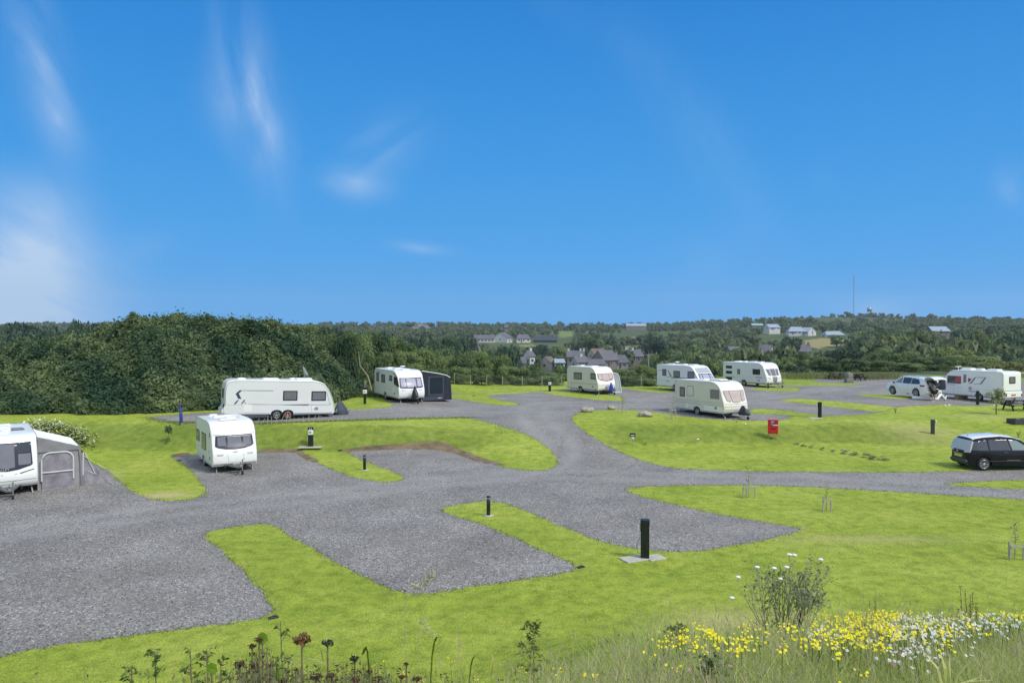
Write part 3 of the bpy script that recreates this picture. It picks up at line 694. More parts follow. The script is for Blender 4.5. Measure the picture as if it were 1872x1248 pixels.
# the big thicket on the left
HF = np.array([(-60,49),(-44,50),(-36,50.3),(-29,50.2),(-25.,50.4),(-21.5,52.5),(-17.5,55.2),(-14.2,57.2),(-13.0,60),(-13.0,66),(-13.6,76)])
def thicket_top(x, y):
    u = 936+x/np.maximum(y,1)*FP
    row = np.interp(u, [-60,0,60,130,190,240,270,330,400,460,500,560,600,630,650], [628,622,616,603,590,581,575,574,578,576,581,586,596,606,625])
    return HC-(row-600)/FP*np.clip(y, 50, 72)-.75
def thicket():
    g = np.random.default_rng(5); n = 430000
    # sample front face and top by arc length of the rounded profile
    k = g.integers(0, len(HF)-1, n*2); L = np.linalg.norm(np.diff(HF, axis=0), axis=1); p = L/L.sum()
    k = g.choice(len(L), n, p=p); t = g.random(n)[:,None]; base = HF[k]*(1-t)+HF[k+1]*t
    dirv = np.diff(HF, axis=0)[k]; dirv /= np.linalg.norm(dirv, axis=1)[:,None]; inn = np.column_stack([-dirv[:,1], dirv[:,0]])   # into the thicket
    s = np.abs(g.random(n))**1.25*19; v = g.random(n)
    bulge = (vnoise(base[:,0], base[:,1]+s, .9, 1)+.6*vnoise(base[:,0], s*2, 2.1, 4))
    P = base+inn*(s+.55*bulge+.35)[:,None]
    x, y = P[:,0], P[:,1]
    zg = Z(x, y); top = thicket_top(x, y)
    h = (top-zg)*(1-np.exp(-(s+.35)/3.6)) + (.75*vnoise(x, y, .6, 2)+.65*vnoise(x, y, 1.35, 3)+.35*vnoise(x, y, 3.3, 6))*np.clip(s/3, .35, 1)
    zz = zg+np.maximum(h, .2)
    # vertical front skirt
    low = g.random(n) < .6*(s < 2.2)
    zz = np.where(low, zg+(zz-zg)*g.random(n), zz)
    zz = zz-np.abs(g.normal(size=n))*.34+ (g.random(n) < .03)*g.random(n)*.7
    Nn = np.column_stack([-inn[:,0]*np.exp(-s/5)*1.3, -inn[:,1]*np.exp(-s/5)*1.3, np.full(n, .8)])
    V = leaves(np.column_stack([x, y, zz]), Nn, .155, .8, 1.8, 3)
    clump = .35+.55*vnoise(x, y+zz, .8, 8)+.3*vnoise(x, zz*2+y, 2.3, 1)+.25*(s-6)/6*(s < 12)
    o = leafmesh('thicket', V, np.clip(clump*.7+g.random(n)*.35, 0, 1), 'leaf_thicket')
    tag(o, 'long dense thicket of thorny scrub filling the left side behind the lawn', 'thicket', None, 'stuff')
    # dark painted hull for the shaded inside, closing the gaps between leaves
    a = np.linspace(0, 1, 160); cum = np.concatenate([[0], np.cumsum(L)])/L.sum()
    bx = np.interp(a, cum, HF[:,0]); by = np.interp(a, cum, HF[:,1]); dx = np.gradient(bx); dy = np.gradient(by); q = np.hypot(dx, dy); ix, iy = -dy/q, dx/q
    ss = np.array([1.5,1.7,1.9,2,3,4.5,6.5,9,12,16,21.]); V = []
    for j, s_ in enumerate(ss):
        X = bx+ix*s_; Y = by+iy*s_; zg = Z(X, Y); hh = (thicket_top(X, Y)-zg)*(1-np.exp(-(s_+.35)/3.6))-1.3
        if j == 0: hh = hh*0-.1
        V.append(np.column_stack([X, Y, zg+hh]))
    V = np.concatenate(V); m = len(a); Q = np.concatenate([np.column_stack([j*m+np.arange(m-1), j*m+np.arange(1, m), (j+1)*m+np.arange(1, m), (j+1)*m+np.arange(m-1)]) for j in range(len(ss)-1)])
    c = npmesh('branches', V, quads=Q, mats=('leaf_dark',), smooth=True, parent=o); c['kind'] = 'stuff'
thicket()
# ------------------------------------------------------------------ touring caravans
class Van:
    def __init__(s, label, pos, yaw, pitch, L, W=2.2, group='touring caravans on the pitches', front=None, rr=.25, shell='white', side='shaded_side_white', arches=(0.,), ar=.40, bow=.10, H=2.55, zb=.36, name='caravan', rear=None):
        s.L, s.W, s.H, s.zb = L, W, H, zb
        s.o = empty(name, pos, rad(yaw), rad(pitch), label, 'caravan', group)
        s.mw = Matrix.Translation(Vector(pos)) @ Matrix.Rotation(rad(yaw), 4, 'Z') @ Matrix.Rotation(-rad(pitch), 4, 'Y')
        s.inv = s.mw.inverted()
        h = L/2
        fr = front or [(-.14,zb),(-.03,.5),(0,.72),(-.03,1.0),(-.14,1.3),(-.30,1.65),(-.42,1.95),(-.56,2.2),(-.78,2.38),(-1.1,2.5),(-1.5,H)]
        fr = smoothpoly([(h+a, b) for a, b in fr], 3)
        if rear: re = smoothpoly([(-h+a, b) for a, b in rear], 3)
        else:
            re = [(-h, zb), (-h, .8), (-h, 1.4)]+[(-h+rr-rr*math.cos(t), H-rr+rr*math.sin(t)-.02) for t in np.linspace(0, PI/2, 7)]
        roof = [(x, H) for x in np.linspace(re[-1][0]+.3, fr[-1][0]-.3, 6)]
        s.fr = fr; s.re = re
        bot = []
        x0 = fr[0][0]; 
        for ax in sorted(arches, reverse=True):
            for t in np.linspace(0, PI, 10):
                bot.append((ax+ar*math.cos(t), zb+(ar*.80)*math.sin(t)**.8))
        prof = re+roof+fr[::-1]+bot
        s.prof = prof; s.bow = bow; s.arches = arches; s.ar = ar
        # loft
        n = len(prof); P = np.array(prof); T = np.roll(P, -1, 0)-np.roll(P, 1, 0); T /= np.linalg.norm(T, axis=1)[:,None]+1e-9
        Nn = np.column_stack([T[:,1], -T[:,0]])            # inward for clockwise outline
        r = .07; cols = [(-W/2, r), (-W/2+.015, r*.45), (-W/2+.04, r*.12), (-W/2+r, 0)]+[(-W/2+r+(W-2*r)*k/6, 0) for k in range(1, 6)]+[(W/2-r, 0), (W/2-.04, r*.12), (W/2-.015, r*.45), (W/2, r)]
        b = MB(); vs = []
        isb = np.array([i >= len(re)+len(roof)+len(fr)-1 for i in range(n)])
        for y, ins in cols:
            q = P+Nn*ins*np.where(isb, .0, 1)[:,None]
            for i in range(n): vs.append((s._bow(q[i][0], y), y, q[i][1]))
        m = len(cols); fs = [(j*n+i, j*n+(i+1) % n, (j+1)*n+(i+1) % n, (j+1)*n+i) for j in range(m-1) for i in range(n)]
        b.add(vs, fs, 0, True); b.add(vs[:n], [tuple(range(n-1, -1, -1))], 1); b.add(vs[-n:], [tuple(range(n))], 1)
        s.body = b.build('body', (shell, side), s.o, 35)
        # dark floor and axle
        c = MB(); hw = W/2-.32
        c.box((0, 0, zb+.02), (L*.86, hw*2, .16), 0)
        for ax in arches: c.tube([(ax,-W/2+.2,.31),(ax,W/2-.2,.31)], .045, 8); c.box((ax,0,zb+.2), (ar*2+.2, hw*2, .42))
        c.bar((-L/2+.3,-.5,zb-.03),(L/2,-.5,zb-.03),.05,.12); c.bar((-L/2+.3,.5,zb-.03),(L/2,.5,zb-.03),.05,.12)
        c.build('chassis', 'under', s.o)
        for ax in arches:
            for sd in (-1, 1): s.wheel(ax, sd)
        for sx in (-1, 1):
            for sd in (-1, 1):
                q = MB(); a = (sx*(L/2-.55), sd*(W/2-.25), zb); e = (sx*(L/2-.18), sd*(W/2-.2), .02)
                q.bar(a, e, .05, .035); q.box((e[0], e[1], .015), (.12,.12,.03)); q.build('corner_steady', 'steel' , s.o)
        q = MB(); 
        for sd in (-1, 1):
            y = sd*(W/2+.004); q.box((0, y, zb+.04), (L-.5, .02, .07))
        for ax in arches: pass
        # awning rails following the side outline
        up = [p for p in re if p[1] > .8]+roof+[p for p in fr[::-1] if p[1] > .55]
        for sd in (-1, 1):
            q2 = MB(); cx = 0; pts = [(s._bow(p[0]*(1-.045/ (L/2)), sd*W/2), sd*(W/2+.003), 1.4+(p[1]-1.4)*(1-.05)) for p in up]
            q2.tube(pts, .014, 5); q2.build('awning_rail', 'seal', s.o)
        s.hitch()
        for sd in (-1, 1):
            for f_ in (-.32, .27): s.deco('panel_seam', [[(L*f_-.006,zb+.1),(L*f_+.006,zb+.1),(L*f_+.006,.98),(L*f_-.006,.98)]], sd, 'seal', .003)
            s.deco('panel_seam', [[(-L/2+.12,.985),(L/2-.3,.985),(L/2-.3,1.0),(-L/2+.12,1.0)]], sd, 'decal_pale', .0035)
            s.deco('skirt', [[(-L/2+.08,zb+.015),(min(arches)-ar-.04,zb+.015),(min(arches)-ar-.04,zb+.10),(-L/2+.08,zb+.10)]], sd, 'decal_pale', .010); s.deco('skirt', [[(max(arches)+ar+.04,zb+.015),(L/2-.25,zb+.015),(L/2-.25,zb+.10),(max(arches)+ar+.04,zb+.10)]], sd, 'decal_pale', .010)
        if side != 'x': s.deco('vent_cover', [rrect(L*.27+.18,.62,L*.27+.42,.80,.02)], -1, 'seal', .012)
    def _bow(s, x, y):
        h = s.L/2; w = min(max((x-(h-1.6))/1.6, 0), 1); a = abs(y)/(s.W/2)
        return x-s.bow*w*a**2.2
    def fx(s, z):
        f = s.fr; zs = [p[1] for p in f]; return float(np.interp(z, zs, [p[0] for p in f]))
    def F(s, y, z, off):
        x = s.fx(z); e = .02; t = (s.fx(z+e)-s.fx(z-e))/(2*e); k = math.sqrt(1+t*t)
        return (s._bow(x, y)+off/k*1., y, z-off*t/k)
    def SD(s, sd):
        return lambda x, z, off: (x, sd*(s.W/2+off), z)
    def RE(s, y, z, off):
        zs = [p[1] for p in s.re]; x = float(np.interp(z, zs, [p[0] for p in s.re])); return (x-off, y, z)
    def side_px(s, px, py, sd):
        """where a photo position falls on the van's side: returns local x, z"""
        o = s.inv @ Vector((0,0,HC)); d = s.inv.to_3x3() @ Vector(ray(px, py).tolist()); t = (sd*s.W/2-o.y)/d.y; p = o+d*t; return (p.x, p.z)
    def spoly(s, pts, sd): return [s.side_px(a, b, sd) for a, b in pts]
    def wheel(s, ax, sd, r=.31):
        y = sd*(s.W/2-.12); w = MB(); w.lathe([(.17,-.085),(r-.03,-.085),(r,-.05),(r,.05),(r-.03,.085),(.17,.085),(.17,-.085)], 24, 'y', (ax, y, r)); t = w.build('wheel', 'rubber', s.o)
        rimmesh(t, ax, y+sd*.06, r, sd, .20)
    def window(s, x0, z0, x1, z1, sd, frame='black', pane='blind', b=.05, r=.05, poly=None):
        P = poly or rrect(x0, z0, x1, z1, r); w = MB().patch(P, s.SD(sd), .018, .03).build('window', frame, s.o)
        MB().patch(shrink(P, b), s.SD(sd), .024, .01).build('pane', pane, w); return w
    def win_px(s, x0, y0, x1, y1, sd, **k):
        a = s.side_px(x0, y1, sd); c = s.side_px(x1, y0, sd); x = sorted((a[0], c[0])); z = sorted((a[1], c[1])); return s.window(x[0], z[0], x[1], z[1], sd, **k)
    def fwin(s, P, panes, frame='frame_navy', pane='blind', off=.02):
        w = MB().patch(P, s.F, off, .05, 8, 12).build('front_window', frame, s.o)
        for i, q in enumerate(panes):
            mt = pane[i] if isinstance(pane, (list, tuple)) else pane
            MB().patch(q, s.F, off+.007, .012, 6, 5).build('pane', mt, w)
        return w
    def deco(s, name, polys, sd, m, off=.004):
        b = MB()
        for P in polys: b.prism(P, lambda p: (p[0], sd*(s.W/2+off), p[1]), lambda p: (p[0], sd*(s.W/2-.01), p[1]))
        return b.build(name, m, s.o)
    def fdeco(s, name, P, m, off=.01): return MB().patch(P, s.F, off, .02, 4, 6).build(name, m, s.o)
    def rooflight(s, x, y, l, w, h=.09, m='white', name='roof_light'):
        b = MB(); b.box((x, y, s.H+h/2-.01), (l, w, h), 0, None, .05); b.box((x, y, s.H-.005), (l+.08, w+.08, .03)); return b.build(name, m, s.o)
    def hitch(s):
        h = s.L/2; z = s.zb; b = MB()
        for sd in (-1, 1): b.bar((h-.5, sd*.48, z+.02), (h+1.0, sd*.05, z+.06), .06, .08)
        b.tube([(h+.9,0,z+.07),(h+1.2,0,z+.1)], [.045,.05], 8); b.box((h+1.18,0,z+.14), (.16,.1,.1), 0, None, .02); b.tube([(h+1.0,0,z+.16),(h+1.12,0,z+.36)], .018, 6)
        b.box((h+.35, 0, z+.12), (.3,.5,.16), 0, None, .03)
        g = b.build('hitch', 'steel', s.o)
        j = MB(); j.tube([(h+.85,.14,.12),(h+.85,.14,z+.42)], .028, 8); j.tube([(h+.85,.14,z+.42),(h+.85,.28,z+.44)], .012, 6); j = j.build('jockey_wheel', 'steel', s.o)
        MB().lathe([(.02,-.04),(.10,-.04),(.11,0),(.10,.04),(.02,.04)], 14, 'y', (h+.85,.14,.11)).build('tyre', 'rubber', j)
    def cover(s, m='black', hh=1.0, tall=True, label=None, sc=1.):
        h = s.L/2; b = MB(); n = 14; vs = []; rows = [(0,1.0),(.18,1.06),(.45,.82),(.75,.45),(.95,.22),(1.0,.02)]
        for k, (t, w) in enumerate(rows):
            for i in range(n):
                a = 2*PI*i/n; j = 1+.09*math.sin(3*a+k)+.05*math.sin(5*a-k)
                vs.append((h+.62+math.cos(a)*.50*sc*w*j-.1*t, math.sin(a)*.34*sc*w*j, (.32 if sc < 1 else .14)+t*(hh-.14)))
        b.add(vs, [(r*n+i, r*n+(i+1) % n, (r+1)*n+(i+1) % n, (r+1)*n+i) for r in range(len(rows)-1) for i in range(n)], 0, True)
        b.add(vs[-n:], [tuple(range(n))]); c = b.build('hitch_cover', m, s.o); return c
    def topdish(s, x, y, label=None, m='white', h=.28):
        b = MB(); b.tube([(x,y,s.H-.02),(x,y,s.H+h*.8)], .025, 6); b.lathe([(.02,0),(.22,.02),(.24,.05),(.2,.09),(.02,.10)], 16, 'z', (x, y, s.H+h*.7)); return b.build('roof_aerial', m, s.o)
def rimmesh(parent, ax, y, r, sd, rr, spokes=5, m='alloy', twist=0.):
    b = MB(); b.lathe([(rr,.0),(rr,.03),(rr-.025,.035),(rr-.03,.0)], 20, 'y' , (ax, y, r)) if sd > 0 else b.lathe([(rr,.0),(rr,-.03),(rr-.025,-.035),(rr-.03,.0)], 20, 'y', (ax, y, r))
    for k in range(spokes):
        a = 2*PI*k/spokes+.3; e = a+twist
        b.bar((ax+math.cos(a)*.03, y+sd*.02, r+math.sin(a)*.03), (ax+math.cos(e)*(rr-.01), y+sd*.015, r+math.sin(e)*(rr-.01)), .03 if False else .025, .055 if spokes < 8 else .03)
    b.lathe([(.0,.045*sd),(.05,.04*sd),(.055,0)], 10, 'y', (ax, y, r)); o = b.build('rim', m, parent)
    MB().lathe([(0.0,.0),(rr,.0)], 18, 'y', (ax, y+sd*.003, r), smooth=False).build('brake_disc', 'under', o)
    return o
VG = 'touring caravans on the pitches'
# -- B: small white caravan by the lawn spit
b = Van('small white caravan nose on with wide dark framed front window, beside the rounded lawn spit', (-15.15,39.05,-.08), -58, 1, 4.9, 2.15, side='shaded_side_green',
        front=[(-.16,.36),(-.04,.46),(0,.62),(-.02,.95),(-.10,1.18),(-.26,1.55),(-.36,1.86),(-.38,1.92),(-.52,2.14),(-.78,2.36),(-1.2,2.5),(-1.7,2.55)], arches=(-.25,))
P = [(-.88,1.86),(.88,1.86),(.93,1.36),(.80,1.28),(.45,1.20),(0,1.17),(-.45,1.20),(-.80,1.28),(-.93,1.36)]
b.fwin(P, [rrect(-.80,1.36,-.42,1.78,.04), rrect(-.33,1.27,.33,1.79,.04), rrect(.42,1.36,.80,1.78,.04)], pane=['blind','blind','blind'])
b.win_px(359,786,364.7,802.5,-1, frame='black', pane='blind_grey', b=.04); b.win_px(369,793,376.5,818,-1, frame='black', pane='blind_grey', b=.05)
b.fdeco('trim_line', [(-1.0,1.93),(1.0,1.93),(1.0,1.915),(-1.0,1.915)], 'seal')
for y in (-.72,.72): b.fdeco('road_light', [(y-.15,.98),(y+.15,.98),(y+.13,.90),(y-.13,.90)], 'lens', .012)
b.fdeco('badge', rrect(-.12,1.03,.12,1.075,.02), 'seal'); b.fdeco('swoosh_decal', [(.0,2.10),(.28,2.06),(.12,2.04),(-.55,2.045),(-.55,2.06),(-.1,2.075)], 'decal_pale', .008)
b.fdeco('front_rail', [(-.98,.50),(.98,.50),(.98,.475),(-.98,.475)], 'seal')
for y in (-.38,.42): b.fdeco('locker_seam', [(y-.006,.95),(y+.006,.95),(y+.006-.06*(y>0)+.06*(y<0),.56),(y-.006-.06*(y>0)+.06*(y<0),.56)], 'seal', .006)
for (x, y, l, w) in ((.9,-.1,.55,.8),(.1,.2,.4,.45),(-.9,.0,.45,.9),(-1.8,-.3,.4,.4)): b.rooflight(x, y, l, w, .08)
b.deco('side_hatch', [rrect(.75,.62,1.2,1.05,.04)], -1, 'white', .008); b.deco('swoosh_decal', [[(.3,.98),(1.3,1.08),(1.55,1.0),(.9,1.03)]], -1, 'decal_pale')
b.deco('grab_handle', [rrect(1.62,1.75,1.68,2.0,.02)], -1, 'seal', .03)
# -- C: twin axle
c = Van('long white twin axle caravan seen side on with grey stripe, before the thicket', (-15.37,48.6,1.30), 27, -2.2, 7.0, 2.25, rr=.38, side='shaded_side_white', arches=(-.32,.38), ar=.37,
        front=[(-.10,.36),(-.02,.45),(0,.70),(-.04,.98),(-.16,1.35),(-.34,1.75),(-.52,2.05),(-.72,2.28),(-1.0,2.44),(-1.4,2.52),(-1.9,2.55)], rear=[(.18,.36),(0,.42),(-.04,.7),(.02,1.0),(.02,1.5),(.04,2.0),(.10,2.3),(.24,2.46),(.45,2.53),(.7,2.55)])
for r_ in ((517.2,714.0,544.2,731.8),(569.0,714.8,596.2,732.2)): c.win_px(*r_, -1, frame='frame_navy', pane='blind', b=.07, r=.03)
c.deco('stripe_decal', [c.spoly(q, -1) for q in ([(442,713),(499,713.4),(499.6,714.6),(458,714.2),(442,713.9)], [(454,737.8),(510,739.2),(564,738.2),(566,739.2),(563,741.2),(540,740.8),(510,739.8),(454,738.4)], [(566,739.6),(603,740.0),(603,740.4),(566,740.2)], [(603.8,739.6),(603.2,740.2),(597,716.4),(597.6,716.4)])], -1, 'decal_grey')
c.deco('arrow_decal', [c.spoly(q, -1) for q in ([(438.3,712.8),(443,713),(436.5,719),(430.6,719.4)], [(430.6,719.4),(436.5,719),(441.5,728.6),(435.5,728.8)], [(427,738.2),(431,738.2),(436.8,730.6),(434.6,730.4)], [(440.5,738),(443,738),(448.5,730.6),(446,730.6)], [(446,734),(447,734),(450.5,738),(449,738)])], -1, 'decal_navy')
MB().patch(rrect(-.45,1.35,.45,1.95,.05), c.RE, .02).build('rear_window', 'glass_dark', c.o)
for y in (-.92,.92): MB().patch(rrect(y-.13,.85,y+.13,1.05,.03), c.RE, .05).build('tail_light', 'black', c.o)
MB().box((-3.55,0,.56),(.16,2.1,.3),0,None,.06).build('rear_bumper', 'white', c.o)
for (x, y, l, w) in ((-2.4,0,.5,.5),(-.6,0,1.0,.7),(.9,.2,.5,.5),(1.5,.3,1.2,.7)): c.rooflight(x, y, l, w, .10)
c.deco('side_hatch', [rrect(-2.35,.55,-1.85,1.0,.03)], -1, 'white', .006); c.deco('side_hatch', [rrect(1.9,.7,2.1,.9,.03)], -1, 'white', .006); c.cover('slate_cloth', 1.15)
q = MB(); a = Vector((1.55,.1,2.6)); q.tube([a, a+Vector((.1,0,.3))], .03, 6)
dm = Matrix.Rotation(rad(60), 3, 'Y'); rings = []
for k, (rr_, h_) in enumerate([(0,0),(.15,.02),(.27,.06),(.34,.11),(.34,.13),(.26,.08),(.0,.03)]): rings.append([(dm @ Vector((rr_*math.cos(t), rr_*math.sin(t), h_)))+a+Vector((.0,0,.45)) for t in np.linspace(0, 2*PI, 17)[:-1]])
q.add([v for rg in rings for v in rg], [(i*16+j, i*16+(j+1) % 16, (i+1)*16+(j+1) % 16, (i+1)*16+j) for i in range(6) for j in range(16)], 0, True); q.build('satellite_dish', 'pale_mesh', c.o)
MB().lathe([(0,.02),(.1,.03),(.12,.0)], 10, 'y', (.38,-1.13,.29)).build('wheel_lock', 'red', c.o)
# -- D: with navy awning
d = Van('white caravan with pale blinds in its front window and a navy awning on its right', (-9.4,61.4,1.28), -61, 0, 6.1, 2.2, arches=(-.3,), side='shaded_side_grey')
P = [(-.92,1.98),(.92,1.98),(.97,1.22),(.8,1.17),(0,1.14),(-.8,1.17),(-.97,1.22)]
d.fwin(P, [rrect(-.86,1.26,-.46,1.9,.04), rrect(-.37,1.23,.40,1.9,.04), rrect(.50,1.26,.87,1.9,.04)], pane='blind_light')
d.win_px(688.3,681,692.6,696,-1, frame='black', pane='blind_grey'); d.win_px(697,684.6,704,698,-1); d.win_px(711.6,686.4,717,695.6,-1, pane='blind_grey')
d.window(0,0,0,0,-1, frame='black', pane='glass_dark', poly=d.spoly([(720,688.6),(726.6,688.6),(730,707),(728.6,707.4),(720.4,702)], -1))
d.deco('swoosh_decal', [d.spoly([(718,682),(719.6,681.6),(726.4,688),(724.4,688)], -1), d.spoly([(689.5,677),(691,677.4),(696,681.6),(694.6,681.6)], -1)], -1, 'decal_navy')
d.deco('side_hatch', [rrect(1.5,.7,2.1,1.15,.03)], -1, 'white', .006); d.cover('black', 1.2, sc=.8); d.topdish(.6,.1)
for (x, y, l, w) in ((-1.6,-.2,.7,.6),(-.4,0,.9,.7),(1.4,0,.6,.6)): d.rooflight(x, y, l, w)
for y in (-.72,.72): d.fdeco('road_light', rrect(y-.16,.98,y+.16,1.04,.02), 'lens')
d.fdeco('badge', rrect(-.1,.95,.1,1.0,.02), 'seal'); d.fdeco('front_lettering', rrect(-.25,2.2,.25,2.23,.01), 'decal_pale', .006)
# -- E: small cream
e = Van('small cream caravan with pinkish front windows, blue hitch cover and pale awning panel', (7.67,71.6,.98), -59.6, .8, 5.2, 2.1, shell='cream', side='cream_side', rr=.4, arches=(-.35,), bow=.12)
P = [(-.88,1.95),(.88,1.95),(.92,1.45),(.7,1.3),(0,1.2),(-.7,1.3),(-.92,1.45)]
e.fwin(P, [rrect(-.80,1.42,-.42,1.9,.04), rrect(-.36,1.3,.36,1.9,.06), rrect(.42,1.42,.80,1.9,.04)], frame='frame_mauve', pane='blind_pink')
e.win_px(1049,680.9,1063.6,692.4,-1, pane='blind_grey', b=.07); e.win_px(1079.6,682.2,1089,692.8,-1, pane='blind_grey', b=.08)
e.deco('waist_line', [e.spoly([(1041,699.4),(1095,702.4),(1095,702.9),(1041,699.9)], -1)], -1, 'seal'); e.cover('blue_cloth', .95, sc=.6); MB().patch(rrect(-.22,.62,.12,.95,.08), lambda y, z, o: (e.L/2+.25+o-.3*(z-.6), y, z), .06, .05).build('hitch_flap', 'lilac_cloth', e.o)
for (x, y, l, w) in ((-1.5,0,.4,.4),(.3,0,.9,.8)): e.rooflight(x, y, l, w, .09)
e.fdeco('front_rail', [(-.95,.86),(.95,.86),(.95,.83),(-.95,.83)], 'seal')
# -- F: white with panoramic front roof window
f = Van('bluish white caravan with panoramic front roof window, partly behind the nearest cream caravan', (17.2,73.0,1.05), -58.2, .5, 6.0, 2.2, rr=.12, arches=(-.35,), side='shaded_side_white',
        front=[(-.10,.36),(0,.5),(0,.8),(-.06,1.05),(-.2,1.3),(-.42,1.6),(-.66,1.92),(-.86,2.15),(-1.1,2.38),(-1.4,2.5),(-1.8,2.55)])
P = [(-.86,1.78),(.86,1.78),(.92,1.22),(.7,1.1),(0,1.06),(-.7,1.1),(-.92,1.22)]
f.fwin(P, [rrect(-.80,1.24,-.52,1.7,.04), rrect(-.42,1.16,.42,1.72,.04), rrect(.52,1.24,.80,1.7,.04)], pane='blind_light')
f.fwin([(-.86,2.32),(.86,2.32),(.92,1.86),(-.92,1.86)], [rrect(-.55,1.92,.62,2.27,.03)], frame='pale_mesh', pane='blind_light')
f.win_px(1211,674.6,1218,686.2,-1, b=.05); f.win_px(1231.2,678,1243,689,-1, b=.05, r=.1); f.win_px(1257,679,1269.4,690.6,-1, b=.05, r=.1)
f.deco('swoosh_decal', [f.spoly(q, -1) for q in ([(1203.5,676.2),(1211,676.2),(1211,676.9),(1203.5,676.9)], [(1218,676.9),(1222,677),(1228,688),(1225.4,688),(1221.6,678)], [(1226,689.4),(1228,689),(1270,691.6),(1270,692.2),(1228,690.6)], [(1219,688.2),(1224,688.4),(1224,689),(1219,688.8)], [(1218.6,696),(1224,696.4),(1224,697.4),(1218.6,697)])], -1, 'decal_navy')
f.topdish(-1.2,0); 
for (x, y, l, w) in ((-1.7,-.1,.9,.6),(-.2,0,.6,.5),(1.0,0,.8,.7)): f.rooflight(x, y, l, w, .10)
# -- G: nearest cream
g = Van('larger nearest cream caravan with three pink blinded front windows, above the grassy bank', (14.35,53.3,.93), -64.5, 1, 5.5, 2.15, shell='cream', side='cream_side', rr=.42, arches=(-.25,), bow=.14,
        front=[(-.22,.36),(-.06,.46),(0,.7),(-.02,.95),(-.1,1.2),(-.22,1.5),(-.34,1.85),(-.46,2.1),(-.66,2.3),(-.95,2.45),(-1.35,2.53),(-1.7,2.55)])
for P, q in (([(-.93,1.93),(-.56,1.93),(-.44,1.2),(-.50,1.16),(-.74,1.22),(-.80,1.3)], 0), ([(-.50,1.93),(.46,1.93),(.38,1.18),(.22,1.12),(-.26,1.12),(-.36,1.18)], 0), ([(.54,1.93),(.91,1.93),(.86,1.3),(.80,1.22),(.52,1.18),(.46,1.24)], 0)):
    g.fwin(P, [shrink(P, .05)], frame='frame_mauve', pane='blind_pink')
g.win_px(1242.9,707.4,1251.8,723.6,-1, frame='black', pane='blind_grey', b=.07); g.win_px(1298.4,712.6,1314.8,728,-1, frame='frame_mauve', pane='blind_grey', b=.07)
g.win_px(1256.2,705.4,1267.8,722.6,-1, frame='seal', pane='cream_side', b=.04)
g.deco('waist_line', [g.spoly(q, -1) for q in ([(1232,732.6),(1283,738.4),(1283,739),(1232,733.2)], [(1288,738.8),(1322.4,743),(1322.4,743.6),(1288,739.4)], [(1234,728.4),(1320,736.6),(1320,737),(1234,728.8)])], -1, 'seal')
g.deco('side_hatch', [g.spoly([(1287,739.6),(1321.6,744.2),(1321.6,755),(1287,751)], -1)], -1, 'cream', .006); g.deco('side_hatch', [g.spoly([(1254,737),(1258,737.4),(1258,745),(1254,744.6)], -1)], -1, 'cream', .006)
for z in (.62,.86,1.02): g.fdeco('front_rail', [(-1.0,z+.012),(1.0,z+.012),(1.0,z-.012),(-1.0,z-.012)], 'seal', .008)
g.fdeco('badge', rrect(-.05,1.0,.05,1.05,.02), 'seal'); g.cover('black', .78, sc=.85)
g.rooflight(.9,0,1.1,.8,.12); g.rooflight(.9,0,1.12,.82,.05,'seal'); g.rooflight(-.6,0,.5,.5,.08)
# -- H: three bunk windows
h = Van('white caravan with three small bunk windows stacked at its rear', (26.0,80.1,1.0), -61.7, .8, 6.4, 2.2, rr=.12, arches=(-.1,), side='shaded_side_grey')
for k, P in enumerate(([(-.92,1.9),(-.48,1.9),(-.38,1.22),(-.72,1.22)], [(-.40,1.92),(.36,1.92),(.30,1.18),(-.30,1.18)], [(.44,1.9),(.88,1.9),(.76,1.22),(.36,1.22)])):
    h.fwin(P, [shrink(P, .05)], frame='seal', pane='blind')
for y0, y1 in ((668.4,672.8),(677.8,682.4),(688.8,693.6)): h.win_px(1327.2,y0,1338.2,y1,-1, pane='glass_dark', b=.04)
h.win_px(1348,674.4,1352.8,683.6,-1, pane='blind_grey', b=.05); h.win_px(1376,674.8,1389.6,684.2,-1, pane='glass_dark', b=.08)
h.deco('swoosh_decal', [h.spoly([(1382,688.4),(1391,689.2),(1393.6,691.6),(1380.6,689)], -1), h.spoly([(1337,687),(1346,689.4),(1339,688.6)], -1)], -1, 'decal_grey')
h.fdeco('gas_locker_lid', [(-.30,1.08),(.42,1.08),(.34,.64),(.22,.56),(-.12,.56),(-.24,.64)], 'blind_grey', .02)
for sg in (-1,1): h.fdeco('front_crease', [(sg*.55,.92),(sg*.95,1.05),(sg*.95,1.0),(sg*.55,.84)], 'seal', .01)
h.fdeco('front_lettering', [(-.3,2.16),(.4,2.2),(.3,2.15),(-.3,2.13)], 'decal_pale', .006)
for (x, y, l, w) in ((-1.9,0,.7,.6),(-.9,0,.5,.5),(.3,0,.9,.6),(1.3,0,.6,.6)): h.rooflight(x, y, l, w, .10)
